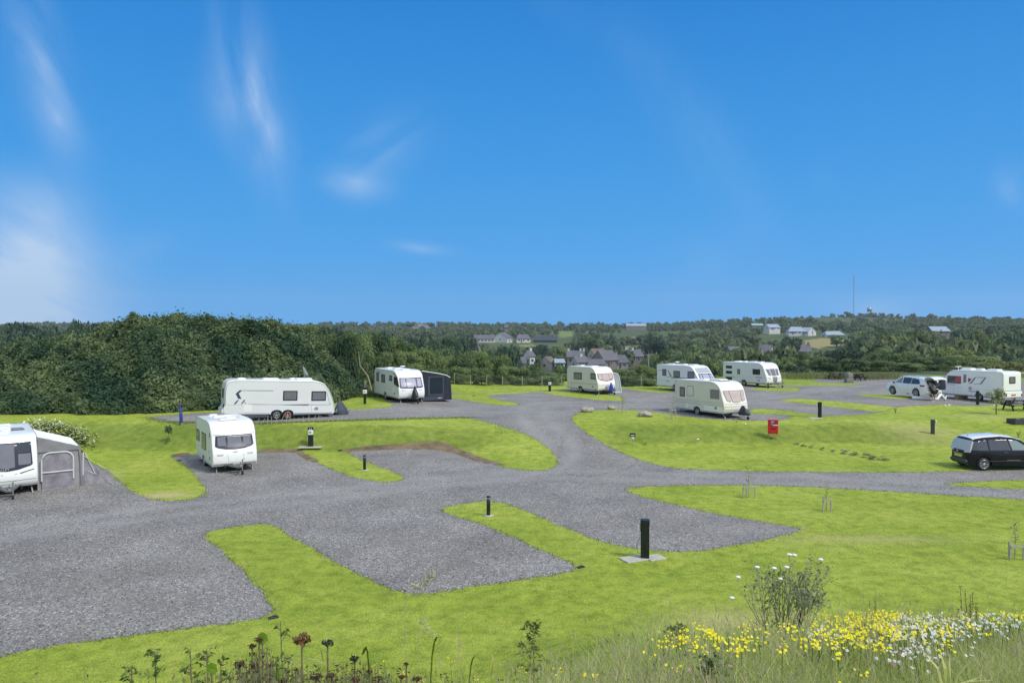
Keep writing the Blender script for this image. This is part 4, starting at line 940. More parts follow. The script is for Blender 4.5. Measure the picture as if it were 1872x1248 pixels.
# -- I: right hand, door side
i_ = Van('white caravan with red interior showing through its side windows, parked behind the white estate car', (40.1,63.4,1.08), 112.4, -.5, 5.7, 2.2, rr=.22, arches=(-.75,), bow=.08, side='white',
        front=[(-.10,.36),(0,.5),(-.02,.8),(-.12,1.15),(-.3,1.6),(-.46,1.95),(-.66,2.2),(-.95,2.4),(-1.3,2.51),(-1.7,2.55)])
i_.win_px(1732,687.2,1757,699.8,1, frame='seal', pane='glass_dark', b=.03)
dd = i_.deco('door', [i_.spoly([(1759.4,681.4),(1769.6,681.2),(1769.4,719),(1759,718)], 1)], 1, 'white', .012)
q = MB().patch(i_.spoly([(1761.6,684.2),(1766.8,684.2),(1766.4,699),(1761.2,699)], 1), i_.SD(1), .02).build('pane', 'frame_mauve', dd)
i_.deco('seat_window', [i_.spoly([(1747,688),(1757,688),(1757,698.6),(1747,698.4)], 1), i_.spoly([(1770.2,690.6),(1776.4,692.2),(1772.6,697.6),(1770,697.6)], 1)], 1, 'red_glass', .03)
i_.deco('swoosh_decal', [i_.spoly(p_, 1) for p_ in ([(1781.4,689.6),(1784.6,689.6),(1776.6,700.4),(1770.4,701),(1775,698)], [(1784,689.2),(1803,689.4),(1802.6,690.4),(1784,690)], [(1800.4,690),(1803,690),(1794.6,701.6),(1790,701.8),(1793,699)], [(1780,701.4),(1792,701),(1792,702),(1780,702.2)], [(1730,702),(1746,702.6),(1746,703.4),(1730,702.8)])], 1, 'decal_grey')
i_.deco('vent_cover', [i_.spoly([(1770.6,706.6),(1776.6,706.8),(1776.6,712.6),(1770.6,712.2)], 1)], 1, 'decal_pale'); i_.deco('side_hatch', [i_.spoly([(1794,714.6),(1803.6,715.4),(1803.6,722),(1794,721)], 1)], 1, 'white', .01)
i_.deco('wheel_arch_trim', [i_.spoly([(1771,713.8),(1784,715),(1783,716.4),(1771.6,715.4)], 1)], 1, 'seal', .01)
w_ = MB().patch(rrect(-.35,1.55,.42,2.12,.08), i_.RE, .02).build('rear_window', 'black', i_.o); MB().patch(rrect(-.27,1.62,.34,2.05,.06), i_.RE, .026).build('pane', 'blind', w_)
MB().box((-2.9,0,.66),(.14,2.14,.52),0,None,.06).build('rear_bumper', 'white', i_.o)
MB().box((-2.975,.05,.62),(.02,.55,.13)).build('number_plate', 'orange_plate', i_.o)
for y in (-.95,.95): MB().box((-2.975,y,.60),(.03,.14,.16)).build('tail_light', 'black', i_.o)
MB().patch([(-1,.98),(1,.98),(1,.93),(0,.86),(-1,.93)], i_.RE, .03).build('rear_shelf', 'seal', i_.o)
q = MB(); q.tube([(1.75,.2,2.4),(1.75,.2,2.75)], .025, 6); q.box((1.75,.2,2.78),(.14,.62,.05)); q.build('roof_aerial', 'white', i_.o)
for (x, y, l, w) in ((.8,.2,.9,.7),(-.2,.1,.6,.5),(-1.5,.2,.9,.7)): i_.rooflight(x, y, l, w, .16)
# -- A: left edge
a_ = Van('white caravan with wide dark front window and grey awning, cut by the left edge', (-23.35,33.9,-.02), -53, -.5, 5.5, 2.24, arches=(-.3,), bow=.16,
         front=[(-.2,.36),(-.06,.5),(0,.75),(-.03,1.0),(-.12,1.3),(-.24,1.65),(-.38,2.05),(-.48,2.28),(-.62,2.42),(-.9,2.51),(-1.3,2.55)])
P = [(-.88,2.24),(.88,2.24),(.93,1.3),(.85,1.24),(.4,1.12),(0,1.08),(-.4,1.12),(-.85,1.24),(-.93,1.3)]
a_.fwin(P, [rrect(-.86,1.30,-.38,1.76,.04), rrect(-.84,1.82,-.36,2.2,.04), [(-.26,2.2),(.26,2.2),(.27,1.22),(0,1.19),(-.27,1.22)], rrect(.40,1.30,.86,1.76,.04), rrect(.36,1.82,.84,2.2,.04)], pane=['blind','glass_dark','blind','blind','glass_dark'])
a_.fdeco('panel_seam', [(-1.05,.68),(1.05,.68),(1.05,.665),(-1.05,.665)], 'seal'); 
for sg in (-1,1): a_.fdeco('headlamp', [(sg*.45,1.0-.02),(sg*.98,1.10),(sg*.98,1.07),(sg*.45,.94)], 'black', .012)
for y in (-.2,.3): a_.fdeco('marker_light', rrect(y-.05,.93,y+.05,.97,.02), 'lens')
for (x, y, l, w) in ((1.1,-.3,.35,.9),(.2,.15,.35,.55),(-.9,-.2,.5,.9),(-1.9,.1,.4,.5)): a_.rooflight(x, y, l, w, .07)
a_.rooflight(.2,.5,.45,.5,.10,'decal_grey')
def text_mesh(name, body, size, m, parent, loc, rot, ext=.004):
    cu = bpy.data.curves.new('t', 'FONT'); cu.body = body; cu.size = size; cu.extrude = ext; cu.align_x = 'CENTER'; to = bpy.data.objects.new('t', cu); COL.objects.link(to)
    dg = bpy.context.evaluated_depsgraph_get(); dg.update(); me = bpy.data.meshes.new_from_object(to.evaluated_get(dg)); bpy.data.objects.remove(to)
    o = link(name, me, parent, (m,)); o.location = loc; o.rotation_euler = rot; return o
p = a_.F(.0, 1.19, .05); text_mesh('front_lettering', 'B A I L E Y', .10, 'paper', a_.o, (p[0]+.02, -.17, 1.135), (rad(82), 0, rad(90)))
# ------------------------------------------------------------------ awnings
def inv_plane(van, px, py, c):
    o = van.inv @ Vector((0,0,HC)); d = van.inv.to_3x3() @ Vector(ray(px, py).tolist()); t = (c-o.x)/d.x; return o+d*t
def awning_grey():
    v = a_; X = v.L/2-.55
    t = empty('awning', v.mw @ Vector((0, v.W/2, 0)), rad(-53), rad(-.5), 'grey inflatable awning with white roof and arched lilac window at the left edge', 'awning')
    y0 = .0; Y1 = 1.62; X0 = X-3.0; K = Y1/2.35
    def wl(x, y, z): return Vector((x, y, z))
    # local frame: y from caravan side outwards
    A = (X,0,2.42); B = (X,Y1,1.86); C = (X,Y1+.10,0.02); D = (X,0,.02); A2 = (X0,0,2.42); B2 = (X0,Y1,1.86); C2 = (X0,Y1+.1,.02)
    def grid(P00, P10, P11, P01, n, m, bul, off, name, mt, nrm):
        vs = []
        for j in range(m+1):
            for i in range(n+1):
                u, w = i/n, j/m; p = (Vector(P00)*(1-u)+Vector(P10)*u)*(1-w)+(Vector(P01)*(1-u)+Vector(P11)*u)*w
                k = bul*math.sin(PI*u)*math.sin(PI*w)+off*math.sin(u*17+w*9)*math.sin(w*11-u*5); vs.append(p+Vector(nrm)*k)
        b = MB(); b.add(vs, [(j*(n+1)+i, j*(n+1)+i+1, (j+1)*(n+1)+i+1, (j+1)*(n+1)+i) for j in range(m) for i in range(n)], 0, True); return b.build(name, mt, t)
    grid(A, B, B2, A2, 10, 12, -.08, .01, 'roof', 'awn_white', (0,0,1))
    grid(D, C, B, A, 14, 14, .03, .014, 'front_wall', ('awn_grey',), (1,0,0))
    grid(D, (X,.0,.02), (X,0,.02), D, 1, 1, 0, 0, 'hem', 'awn_dark', (1,0,0)) if False else None
    # darker upper gable and skirt
    F = lambda y, z, off: (X+off+.055+.014*math.sin(y*7+z*5)+.03*math.sin(PI*min(max(y/Y1,0),1))*math.sin(PI*min(max(z/2.2,0),1)), y, z)
    up = MB().patch([(0.02,2.38),(Y1,1.83),(Y1,1.72),(.02,1.72)], F, .012, .01).build('gable_panel', 'awn_dark', t)
    MB().patch([(.17,.57),(1.98*K,.57)]+[p for p in rrect(.16,.60,1.98*K,1.64,.32,6) if p[1] > .95], F, .012, .01, 14, 12).build('side_window', 'awn_lilac', t)
    MB().patch(rrect(.16,.02,2.0*K,.56,.02), F, .010, .01, 6, 12).build('mud_skirt', 'awn_lilac', t)
    q = MB(); ol = [(.15,.42)]+[p for p in rrect(.15,.6,2.0*K,1.67,.34,6) if p[1] > .95][::-1]+[(2.0*K,.42)]
    q.tube([F(a, b, .03) for a, b in ol], .042, 6); q.tube([F(a, .80, .03) for a in np.linspace(.19,1.96*K,8)], .035, 6); q.build('piping', 'awn_pipe', t)
    # inflated front corner beam
    q = MB(); q.tube(smoothpoly([(X,Y1-.04,1.88),(X+.02,Y1+.02,1.6),(X+.02,Y1+.06,1.1),(X,Y1+.08,.02)], 4), .065, 8); q.tube(smoothpoly([(X0,Y1-.1,1.82),(X0,Y1+.06,1.6),(X0,Y1+.13,1.1),(X0,Y1+.05,.02)], 4), .09, 8); q.build('air_beam', 'awn_dark', t)
    # flared storm side
    E1 = (X-.1,Y1+1.12,.02); E2 = (X0,Y1+1.1,.02)
    grid((X,Y1+.1,.02), E1, (X-.1,Y1+.22,1.5), (X,Y1+.12,1.55), 8, 8, -.05, .015, 'flared_wall', 'awn_lilac', (1,0,0))
    grid(E1, E2, (X0,Y1+.22,1.55), (X-.1,Y1+.22,1.5), 12, 8, -.10, .015, 'end_wall', 'awn_lilac', (0,1,0))
    grid((X0,0,.02), (X0,Y1,.02), B2, A2, 6, 6, 0, .01, 'back_wall', 'awn_grey', (-1,0,0))
    q = MB(); q.tube([(X,Y1+.16,1.55),(X+.01,Y1+.14,.5)], .035, 6); q.tube([(X-.08,Y1+.24,1.5),(X-.08,Y1+.65,.5)], .022, 6); q.tube([(X-.1,Y1+.2,.75),(X-.1,Y1+.7,.45)], .018, 6); q.build('piping', 'awn_pipe', t)
    for (a, b_) in (((X,Y1+.1,1.45),(X-.35,Y1+1.9,.0)), ((X-.1,Y1+.1,1.35),(X-1.0,Y1+2.1,.0))):
        q = MB(); pa, pb = Vector(a), Vector(b_); q.tube([pa, pa.lerp(pb, .55)], .016, 5); q.build('guy_rope', 'lime', t)
        q = MB(); q.tube([pa.lerp(pb, .55), pb], .008, 5); q.build('guy_rope', 'awn_pipe', t)
    q = MB(); q.tube([(X-.1,Y1+1.2,.1),(X+.3,Y1+1.35,.0)], .012, 5); q.build('guy_rope', 'awn_pipe', t)
awning_grey()
def awning_navy():
    v = d; X = v.L/2-.75; t = empty('awning', v.mw @ Vector((0, v.W/2, 0)), rad(-61), 0, 'dark navy canvas awning with a large dark window, attached to the white caravan', 'awning')
    Y = 2.55; D = 3.6
    prof = [(0,.02),(0,2.45),(Y*.55,2.22),(Y*.85,2.05),(Y*.98,1.85),(Y+.04,1.4),(Y+.12,.02)]
    n = len(prof); b = MB(); vs = [(X, y, z) for y, z in prof]+[(X-D, y, z) for y, z in prof]
    b.add(vs[:n], [tuple(range(n))]); b.add(vs[n:], [tuple(range(n-1,-1,-1))]); b.add(vs, [(i, n+i, n+i+1, i+1) for i in range(3, n-1)]); b.build('canvas_wall', 'navy_cloth', t)
    b = MB(); b.add(vs, [(i, n+i, n+i+1, i+1) for i in range(1, 3)]); b.build('roof', 'navy_cloth', t)
    b = MB(); b.tube([(X+.01,y,z+.01) for y, z in prof[1:5]], .035, 6); b.build('piping', 'awn_white', t)
    F = lambda y, z, off: (X+off, y, z)
    fr_ = MB().patch(rrect(.55,.42,1.95,2.0,.05), F, .012).build('window_frame', 'slate_cloth', t); MB().patch(rrect(.72,.55,1.85,1.92,.05), F, .02).build('pane', 'navy_win', fr_)
    MB().patch(rrect(.05,.05,1.95,.36,.03), F, .014).build('mud_skirt', 'slate_cloth', t); MB().patch(rrect(1.4,.18,1.75,.24,.02), F, .02).build('maker_patch', 'lilac_cloth', t)
    q = MB(); q.tube([(X+.01,2.2,.03),(X+.01,2.2,1.9)], .03, 6); q.build('corner_pole', 'slate_cloth', t)
awning_navy()
def awning_pale():
    v = e; X = v.L/2-.75; t = empty('porch_awning', v.mw @ Vector((0, v.W/2, 0)), rad(-59.6), 0, 'pale grey green porch awning panel beside the small cream caravan', 'awning')
    b = MB(); pr = [(.15,.03),(1.15,.03),(.98,1.2),(.72,1.85),(.15,1.95)]; n = len(pr)
    b.add([(X,y,z) for y, z in pr]+[(X-1.8,y,z) for y, z in pr], [tuple(range(n)), tuple(range(2*n-1,n-1,-1))]+[(i, n+i, n+i+1, i+1) for i in range(n-1)]); b.build('canvas_wall', 'pale_mesh', t)
    b = MB(); b.tube([(X+.02,y,z) for y, z in pr[1:]+[(.05,2.1)]], .045, 6); b.tube([(X+.02,.15,.06),(X+.02,1.15,.06)], .03, 6); b.build('piping', 'awn_white', t)
awning_pale()
# ------------------------------------------------------------------ cars
class Car:
    def __init__(s, label, pos, yaw, L, W, top, belt, wheels, r, zb=.24, mats=('car_white','car_white'), endr=.22, name='car', roof_x=None, taper=.20):
        s.taper = taper; s.L, s.W = L, W; s.top, s.belt = top, belt; s.o = empty(name, pos, rad(yaw), 0, label, 'car')
        xs = sorted(set(list(np.round(np.linspace(-L/2, L/2, 100), 4))+[-L/2+.004*k for k in range(1, 8)]+[L/2-.01, L/2-.004]))
        vs = []; rows = []
        for x in xs:
            zt = s.T(x); w = s.hw(x); z0 = zb+.10*max(0, (abs(x)-(L/2-.3))/.3)
            for wx in wheels:
                q = (r+.07)**2-(x-wx)**2
                if q > 0: z0 = max(z0, r-.02+math.sqrt(q))
            be = min(s.B(x), zt-.03); ro = s.rw(x); zr = max(zt-.05, be+.01)
            z0 = min(z0, be-.15)
            half = [(0,z0),(w*.82,z0),(w*.97,z0+.02),(w, z0+(be-z0)*.45),(w*.985,be-.03),(w*.965,be),(ro+.0,zr),(ro*.86,zt-.008),(ro*.45,zt+.012),(0,zt+.018)]
            rows.append([(x, y, z) for y, z in half]+[(x, -y, z) for y, z in half[-2:0:-1]])
        n = len(rows[0]); vs = [p for r_ in rows for p in r_]; fs = []; mi = []
        b = MB()
        for i in range(len(rows)-1):
            for k in range(n):
                xm = (xs[i]+xs[i+1])/2; roof = k in (6,7,8,9,10,11) and roof_x and roof_x[0] < xm < roof_x[1]
                (fs if not roof else mi).append((i*n+k, i*n+(k+1) % n, (i+1)*n+(k+1) % n, (i+1)*n+k)[::-1])
        b.add(vs, fs, 0, True)
        if mi: b.f += mi; b.m += [1]*len(mi); b.sm += [True]*len(mi)
        b.f.append(tuple(range(n-1,-1,-1))[::-1]); b.m.append(0); b.sm.append(False); b.f.append(tuple(len(vs)-n+k for k in range(n))[::-1]); b.m.append(0); b.sm.append(False)
        s.body = b.build('body', mats, s.o, 32)
        me = s.body.data
        c = MB(); c.box((0,0,zb+.16), (L*.8, W*.7, .25)); 
        for wx in wheels: c.box((wx,0,r+.12), (r*2+.1, W*.62, r*1.2))
        c.build('underbody', 'under', s.o)
        for wx in wheels:
            for sd in (-1,1):
                y = sd*(W/2-.12); t = MB().lathe([(r*.6,-.1),(r-.03,-.1),(r,-.06),(r,.06),(r-.03,.1),(r*.6,.1),(r*.6,-.1)], 28, 'y', (wx, y, r)).build('wheel', 'rubber', s.o)
                rimmesh(t, wx, y+sd*.075, r, sd, r*.68, 9 if mats[0] == 'car_black' else 10, 'alloy', .5)
    def T(s, x): return float(np.interp(x, [p[0] for p in s.top], [p[1] for p in s.top]))
    def B(s, x): return float(np.interp(x, [p[0] for p in s.belt], [p[1] for p in s.belt]))
    def hw(s, x):
        e = s.L/2-abs(x); q = max(0, 1-e/.55); return s.W/2*(1-s.taper*q**1.8)
    def rw(s, x): return max(.12, s.hw(x)*.965-(max(s.T(x)-s.B(x), 0))*.36)
    def SDF(s, sd):
        def f(x, z, off):
            be = s.B(x); zr = s.T(x)-.05; t = (z-be)/max(zr-be, .05); w = s.hw(x)
            y = w*.965+(s.rw(x)-w*.965)*t if z > be else w*(.985 if z > be-.3 else 1)
            return (x, sd*(y+off), z)
        return f
    def RF(s, y, z, off):
        # rear face: invert the top curve near the tail
        P = [p for p in s.top if p[0] < -s.L/2+1.0]; zs = [p[1] for p in P]; x = float(np.interp(z, zs, [p[0] for p in P]))
        a = abs(y)/(s.W/2); return (x-off+.10*a**3, y, z)
top = [(-2.35,.5),(-2.346,.62),(-2.33,.98),(-2.26,1.08),(-2.02,1.50),(-1.88,1.62),(-1.3,1.67),(-.3,1.70),(.35,1.68),(.55,1.62),(1.25,1.13),(1.4,1.08),(1.9,1.0),(2.2,.88),(2.32,.70),(2.35,.5)]
gb = at(1674.3,724.6); 
suv = Car('white estate car with raised tailgate and red tail lamp beside the right hand caravan', (0,0,0), 100, 4.7, 1.8, smoothpoly(top,1), [(-2.35,1.0),(-1,1.04),(1.2,.98),(2.35,.6)], (-1.33,1.34), .35)
# wheel-anchored placement
def place_car(c, wx, sd, target, yaw, z):
    off = Matrix.Rotation(rad(yaw), 3, 'Z') @ Vector((wx, sd*c.W/2, 0)); c.o.location = (target[0]-off.x, target[1]-off.y, z); c.o.rotation_euler = (0,0,rad(yaw))
SUVW = (33.86,62.0); place_car(suv, -1.33, 1, SUVW, 103.5, 1.43)
for sd in (1,-1):
    f_ = suv.SDF(sd); MB().patch([(.28,1.08),(.30,1.55),(.42,1.55),(1.08,1.10)], f_, .012, .02).build('side_window', 'window_clear', suv.o)
    MB().patch([(-.72,1.08),(-.72,1.58),(.20,1.57),(.18,1.08)], f_, .012, .02).build('side_window', 'window_car', suv.o); MB().patch([(-1.72,1.22),(-1.50,1.50),(-.78,1.57),(-.78,1.08),(-1.65,1.10)], f_, .012, .02).build('side_window', 'window_car', suv.o)
    MB().box((1.05,sd*.98,1.08),(.12,.18,.13),0,None,.03).build('door_mirror', 'black', suv.o)
    MB().patch([(-2.2,.92),(-2.2,1.06),(-1.72,1.06),(-1.86,.92)], f_, .02, .03).build('tail_lamp', 'red_lens', suv.o)
    MB().tube([(-1.5,sd*.62,1.71),(-.4,sd*.64,1.75),(.5,sd*.62,1.69)], .02, 6).build('roof_rail', 'seal', suv.o)
MB().patch([(-.62,1.42),(.62,1.42),(.68,.78),(-.68,.78)], lambda y, z, o: (suv.RF(y, z, o)), .02, .02).build('boot_shade_patch', 'under', suv.o)  # dark patch painted on the tail for the shade inside the boot
b = MB(); vs = []; pr = [(-1.95,1.66),(-2.25,1.78),(-2.6,1.80),(-2.95,1.70),(-3.02,1.62)]
for x, z in pr:
    for y in np.linspace(-.62,.62,7): vs.append((x, y, z-.06*(abs(y)/.62)**3))
vs2 = [(x-.0, y*.93, z-.06) for x, y, z in vs]; k = len(vs)
b.add(vs, [(i*7+j, i*7+j+1, (i+1)*7+j+1, (i+1)*7+j) for i in range(4) for j in range(6)], 0, True); b.add(vs2, [(i*7+j, (i+1)*7+j, (i+1)*7+j+1, i*7+j+1) for i in range(4) for j in range(6)], 1, True)
ed = [0,1,2,3,4,5,6,13,20,27,34,33,32,31,30,29,28,21,14,7]; b.add(vs+vs2, [(ed[i], ed[(i+1) % 20], k+ed[(i+1) % 20], k+ed[i]) for i in range(20)], 0)
b.build('tailgate', ('car_white','black'), suv.o)
MB().box((-2.38,0,.5),(.12,1.5,.24),0,None,.05).build('rear_bumper', 'car_white', suv.o)
# black people carrier
top = [(-2.2,.45),(-2.196,.62),(-2.17,.88),(-2.13,1.0),(-2.02,1.3),(-1.9,1.52),(-1.72,1.60),(-1.3,1.635),(-.4,1.66),(.3,1.62),(.7,1.52),(1.3,1.15),(1.45,1.05),(1.9,.95),(2.1,.82),(2.18,.62),(2.2,.45)]
mpv = Car('black people carrier with white roof and yellow rear number plate beside the road', (0,0,0), 2, 4.24, 1.82, [(p[0]*4.24/4.4, p[1]*(1.02+.04*math.exp(-((p[0]+.5)/1.2)**2))) for p in top], [(-2.2,.98),(-1.6,1.02),(1.3,.96),(2.2,.6)], (-1.36,1.36), .335, taper=.40, mats=('car_black','car_white'), roof_x=(-1.78,1.0))
place_car(mpv, -1.36, -1, tuple(at(1799.5,860.5))[:2], 2, float(Z(24,38)))
for sd in (1,-1):
    f_ = mpv.SDF(sd)
    for P, m_ in (([(-1.95,1.04),(-1.78,1.46),(-1.12,1.52),(-1.12,1.04)], 'window_car'), ([(-1.04,1.04),(-1.04,1.53),(-.05,1.56),(.05,1.04)], 'window_car'), ([(.13,1.04),(.03,1.56),(.45,1.50),(1.08,1.10),(1.05,1.04)], 'window_clear')):
        MB().patch(P, f_, .012, .02).build('side_window', m_, mpv.o)
    MB().patch([(-1.5,.52),(1.4,.52),(1.4,.48),(-1.5,.48)][::1], f_, .02, .02).build('door_trim', 'bumper', mpv.o)
    MB().patch([(-.2,.545),(.5,.545),(.5,.53),(-.2,.53)], f_, .03, .02).build('chrome_strip', 'alloy', mpv.o)
    MB().box((1.0,sd*1.0,1.05),(.14,.2,.15),0,None,.03).build('door_mirror', 'car_black', mpv.o)
    MB().tube([(-.35,sd*.925,.92),(-.15,sd*.925,.925)], .014, 6).build('door_handle', 'bumper', mpv.o)
    MB().patch([(sd*.84,1.46),(sd*.90,1.05),(sd*.88,.92),(sd*.50,.88),(sd*.52,.98),(sd*.66,1.02)], lambda y, z, o: mpv.RF(y*.86, z, o), .04, .08).build('tail_lamp', 'lens', mpv.o)
MB().patch([(-.66,1.50),(.66,1.50),(.72,1.10),(.55,.98),(-.55,.98),(-.72,1.10)], mpv.RF, .022, .03).build('rear_window', 'rear_glass_reflection', mpv.o)
MB().patch([(-.30,.74),(.30,.74),(.30,.62),(-.30,.62)], mpv.RF, .035, .03).build('number_plate', 'plate_yellow', mpv.o)
MB().patch([(-.40,.80),(.40,.80),(.38,.765),(-.38,.765)], mpv.RF, .04, .03).build('chrome_strip', 'alloy', mpv.o)
MB().lathe([(0,.0),(.05,.0),(.05,.02)], 12, 'x', (-2.2,0,.9)).build('badge', 'alloy', mpv.o)
MB().box((-2.1,0,.42),(.16,1.30,.20),0,None,.06).build('rear_bumper', 'bumper', mpv.o)
MB().tube([(-1.6,0,1.62),(-1.66,0,1.70)], .02, 6).build('roof_aerial', 'black', mpv.o)
# ------------------------------------------------------------------ person and coat at the open boot
def skinned(name, pts, edges, radii, m, parent, lvl=2):
    me = bpy.data.meshes.new(name); me.from_pydata(pts, edges, []); me.update(); o = link(name, me, parent, (m,))
    sk = o.modifiers.new('skin', 'SKIN'); sk.use_smooth_shade = True
    lay = me.skin_vertices[0].data if me.skin_vertices else None
    if lay is None:
        bm = bmesh_new = None
        import bmesh
        bm = bmesh.new(); bm.from_mesh(me); bm.verts.layers.skin.verify(); bm.to_mesh(me); bm.free(); lay = me.skin_vertices[0].data
    for i, r in enumerate(radii): lay[i].radius = (r, r) if not isinstance(r, tuple) else r
    lay[0].use_root = True
    ss = o.modifiers.new('sub', 'SUBSURF'); ss.levels = lvl; ss.render_levels = lvl
    return o
def person():
    pos = at(1705,727.2); pos = Vector((34.82,60.95,float(Z(34.82,60.95))))
    t = empty('person', pos, rad(115), 0, 'person in grey top and black shorts bending into the open boot', 'person')
    # local +x faces the car; bent forward at the hips
    pts = [(0,0,.92),(.0,0,1.02),(.10,0,1.22),(.24,0,1.38),(.33,0,1.44),(.42,0,1.50),(.47,0,1.55),
           (.02,.11,.86),(.03,.13,.48),(-.02,.14,.09),(.14,.15,.04), (.02,-.11,.86),(.05,-.13,.48),(.02,-.14,.09),(.18,-.15,.04),
           (.22,.20,1.36),(.32,.27,1.10),(.55,.22,1.02),(.22,-.20,1.36),(.34,-.27,1.10),(.56,-.20,1.04)]
    ed = [(0,1),(1,2),(2,3),(3,4),(4,5),(5,6),(0,7),(7,8),(8,9),(9,10),(0,11),(11,12),(12,13),(13,14),(3,15),(15,16),(16,17),(3,18),(18,19),(19,20)]
    r = [.15,.15,.17,.17,.08,.10,.07, .09,.06,.042,.04,.09,.06,.042,.04,.075,.048,.035,.075,.048,.035]
    skinned('body', pts, ed, r, 'skin', t)
    skinned('grey_top', [(-.0,0,.98),(.03,0,1.08),(.11,0,1.22),(.24,0,1.37),(.22,.20,1.35),(.30,.26,1.16),(.22,-.20,1.35),(.31,-.26,1.16)], [(0,1),(1,2),(2,3),(3,4),(4,5),(3,6),(6,7)], [.24,.23,.25,.22,.13,.11,.13,.11], 'shirt', t)
    skinned('shorts', [(0,0,.94),(.02,.11,.84),(.03,.13,.56),(.02,-.11,.84),(.04,-.13,.56)], [(0,1),(1,2),(0,3),(3,4)], [.23,.155,.145,.155,.145], 'shorts', t)
    MB().lathe([(.0,.13),(.06,.12),(.10,.07),(.112,0),(.10,-.06),(.07,-.09)], 14, 'z', (.47,0,1.53)).build('hair', 'hair', t)
    for sd in (1,-1):
        for k in range(5):
            a = MB(); y = sd*.21+(k-2)*.018; ln = (.055,.075,.08,.072,.05)[k]
            a.tube([(.57,y,1.03),(.57+ln*.6,y,1.02),(.57+ln,y,.995)], [.010,.009,.007], 6); a.build('thumb' if k == 0 else 'finger', 'skin', t)
        MB().box((.06 if sd > 0 else .10, sd*.145, .025), (.27,.10,.05), 0, None, .02).build('shoe', 'paper', t)
person()
def coat():
    p = suv.o.matrix_basis @ Vector((-2.86,-.32,0)); t = MB(); n = 14; rows = [(1.60,.05,.03),(1.52,.20,.07),(1.30,.24,.10),(1.0,.27,.12),(.80,.33,.13),(.72,.30,.12)]; vs = []
    for k, (z, a, b_) in enumerate(rows):
        for i in range(n): q = 2*PI*i/n; j = 1+.10*math.sin(4*q+k); vs.append((math.cos(q)*b_*j, math.sin(q)*a*j, z))
    t.add(vs, [(r_*n+i, r_*n+(i+1) % n, (r_+1)*n+(i+1) % n, (r_+1)*n+i) for r_ in range(len(rows)-1) for i in range(n)], 0, True)
    t.tube([(0,.2,1.5),(.05,.34,1.2),(.02,.37,.88)], [.06,.055,.05], 8); t.tube([(0,-.2,1.5),(.05,-.32,1.2),(.02,-.34,.9)], [.06,.055,.05], 8)
    o = t.build('coat', 'frame_navy', None); o.location = (p.x, p.y, 1.43); o.rotation_euler = (0,0,rad(103.5)); tag(o, 'dark navy coat hanging from the raised tailgate of the white estate car', 'coat')
    h_ = MB(); h_.tube([(0,-.16,1.56),(0,0,1.63),(0,.16,1.56)], .012, 5); h_.tube([(0,0,1.63),(0,0,1.72)], .006, 5); h_.build('hanger', 'paper', o)
suv.o.rotation_mode = 'XYZ'; bpy.context.view_layer.update(); coat()
# ------------------------------------------------------------------ posts, bollards, signs
def hookup(px, py, hpx, label, kind='black', box=None, slab=None, w=.20, group='electric hook up posts on the lawn', yaw=-20, rails=False):
    p = at(px, py); d_ = p.y; h_ = hpx*d_/FP; t = empty('hookup_post', p, rad(yaw), 0, label, 'hookup post', group)
    m_ = 'post_grey' if kind == 'grey' else 'post_black'
    b = MB(); b.box((0,0,h_/2-.02), (w*.85, w, h_+.0), 0, None, .015); b.build('post', m_, t)
    b = MB(); b.box((0,0,h_-.10), (w*.9, w*1.06, .2), 0, None, .02); b.build('cap', m_, t)
    if rails:
        b = MB(); b.tube([(-.1,-w*.2,.0),(-.14,-w*.2,h_*.38),(-.1,-w*.2,h_*.42)], .02, 6); b.build('cable', 'post_black', t)
        b = MB(); b.tube([(0,w*.62,h_*.52),(.0,w*.95,h_*.35),(0,w*.8,h_*.15),(0,w*.4,h_*.12)], .014, 6); b.build('hose', 'pale_mesh', t)
    if box:
        side, zf, s_ = box
        loc = {'front': (0,0,0), 'left': (0,1,0), 'right': (0,-1,0)}[side]
        c_ = Vector((-(w*.43+.05) if side == 'front' else 0, loc[1]*(w/2+.05), h_*zf))
        b = MB(); b.box(c_, ((.10 if side == 'front' else .16), (s_ if side == 'front' else .10), s_*.95), 0, None, .03); q = b.build('meter_box', 'meter_white', t)
        if side == 'front': b = MB(); b.box(c_+Vector((-.053,.03,.02)), (.012, s_*.35, s_*.3)); b.build('display', 'decal_grey', q)
        for y in (-.04,.05):
            if side == 'front' and s_ > .2: b = MB(); b.box((-(w*.43+.01), y, h_-.09), (.02,.05,.05), 0, None, .01); b.build('socket', 'meter_white', t)
    return t, h_
def rot_to_cam(t, extra=0):
    x, y = t.location.x, t.location.y; t.rotation_euler = (0,0,math.atan2(-y,-x)+PI+extra)
def slab(px, py, L_, W_, label, yaw=0):
    p = at(px, py); b = MB(); b.box((0,0,0), (L_, W_, .07), 0, None, .015); o = b.build('paving_slab', 'slab', None); o.location = (p.x, p.y, p.z+.012); o.rotation_euler = (0,0,rad(yaw))
    tag(o, label, 'slab', 'concrete slabs at the hook up posts'); return o
def bollard(px, py, hpx, label, lit=True, base=True):
    p = at(px, py); h_ = hpx*p.y/FP; t = empty('bollard_light', p, 0, 0, label, 'bollard', 'low black bollard lights')
    r_ = .075; MB().lathe([(0,-.03),(r_,-.03),(r_,h_*.80),(r_*.55,h_*.84),(0,h_*.84)], 16, 'z').build('column', 'post_black', t)
    MB().lathe([(0,h_*.83),(r_*.5,h_*.83),(r_*.5,h_*.91),(0,h_*.91)], 12, 'z').build('lamp', 'lens', t)
    MB().lathe([(0,h_*.91),(r_*1.05,h_*.91),(r_*1.05,h_*.95),(r_*.8,h_),(0,h_)], 16, 'z').build('cap', 'post_black', t)
    if base: MB().lathe([(0,-.02),(.2,-.02),(.2,.025),(0,.03)], 12, 'z').build('base', 'slab', t)
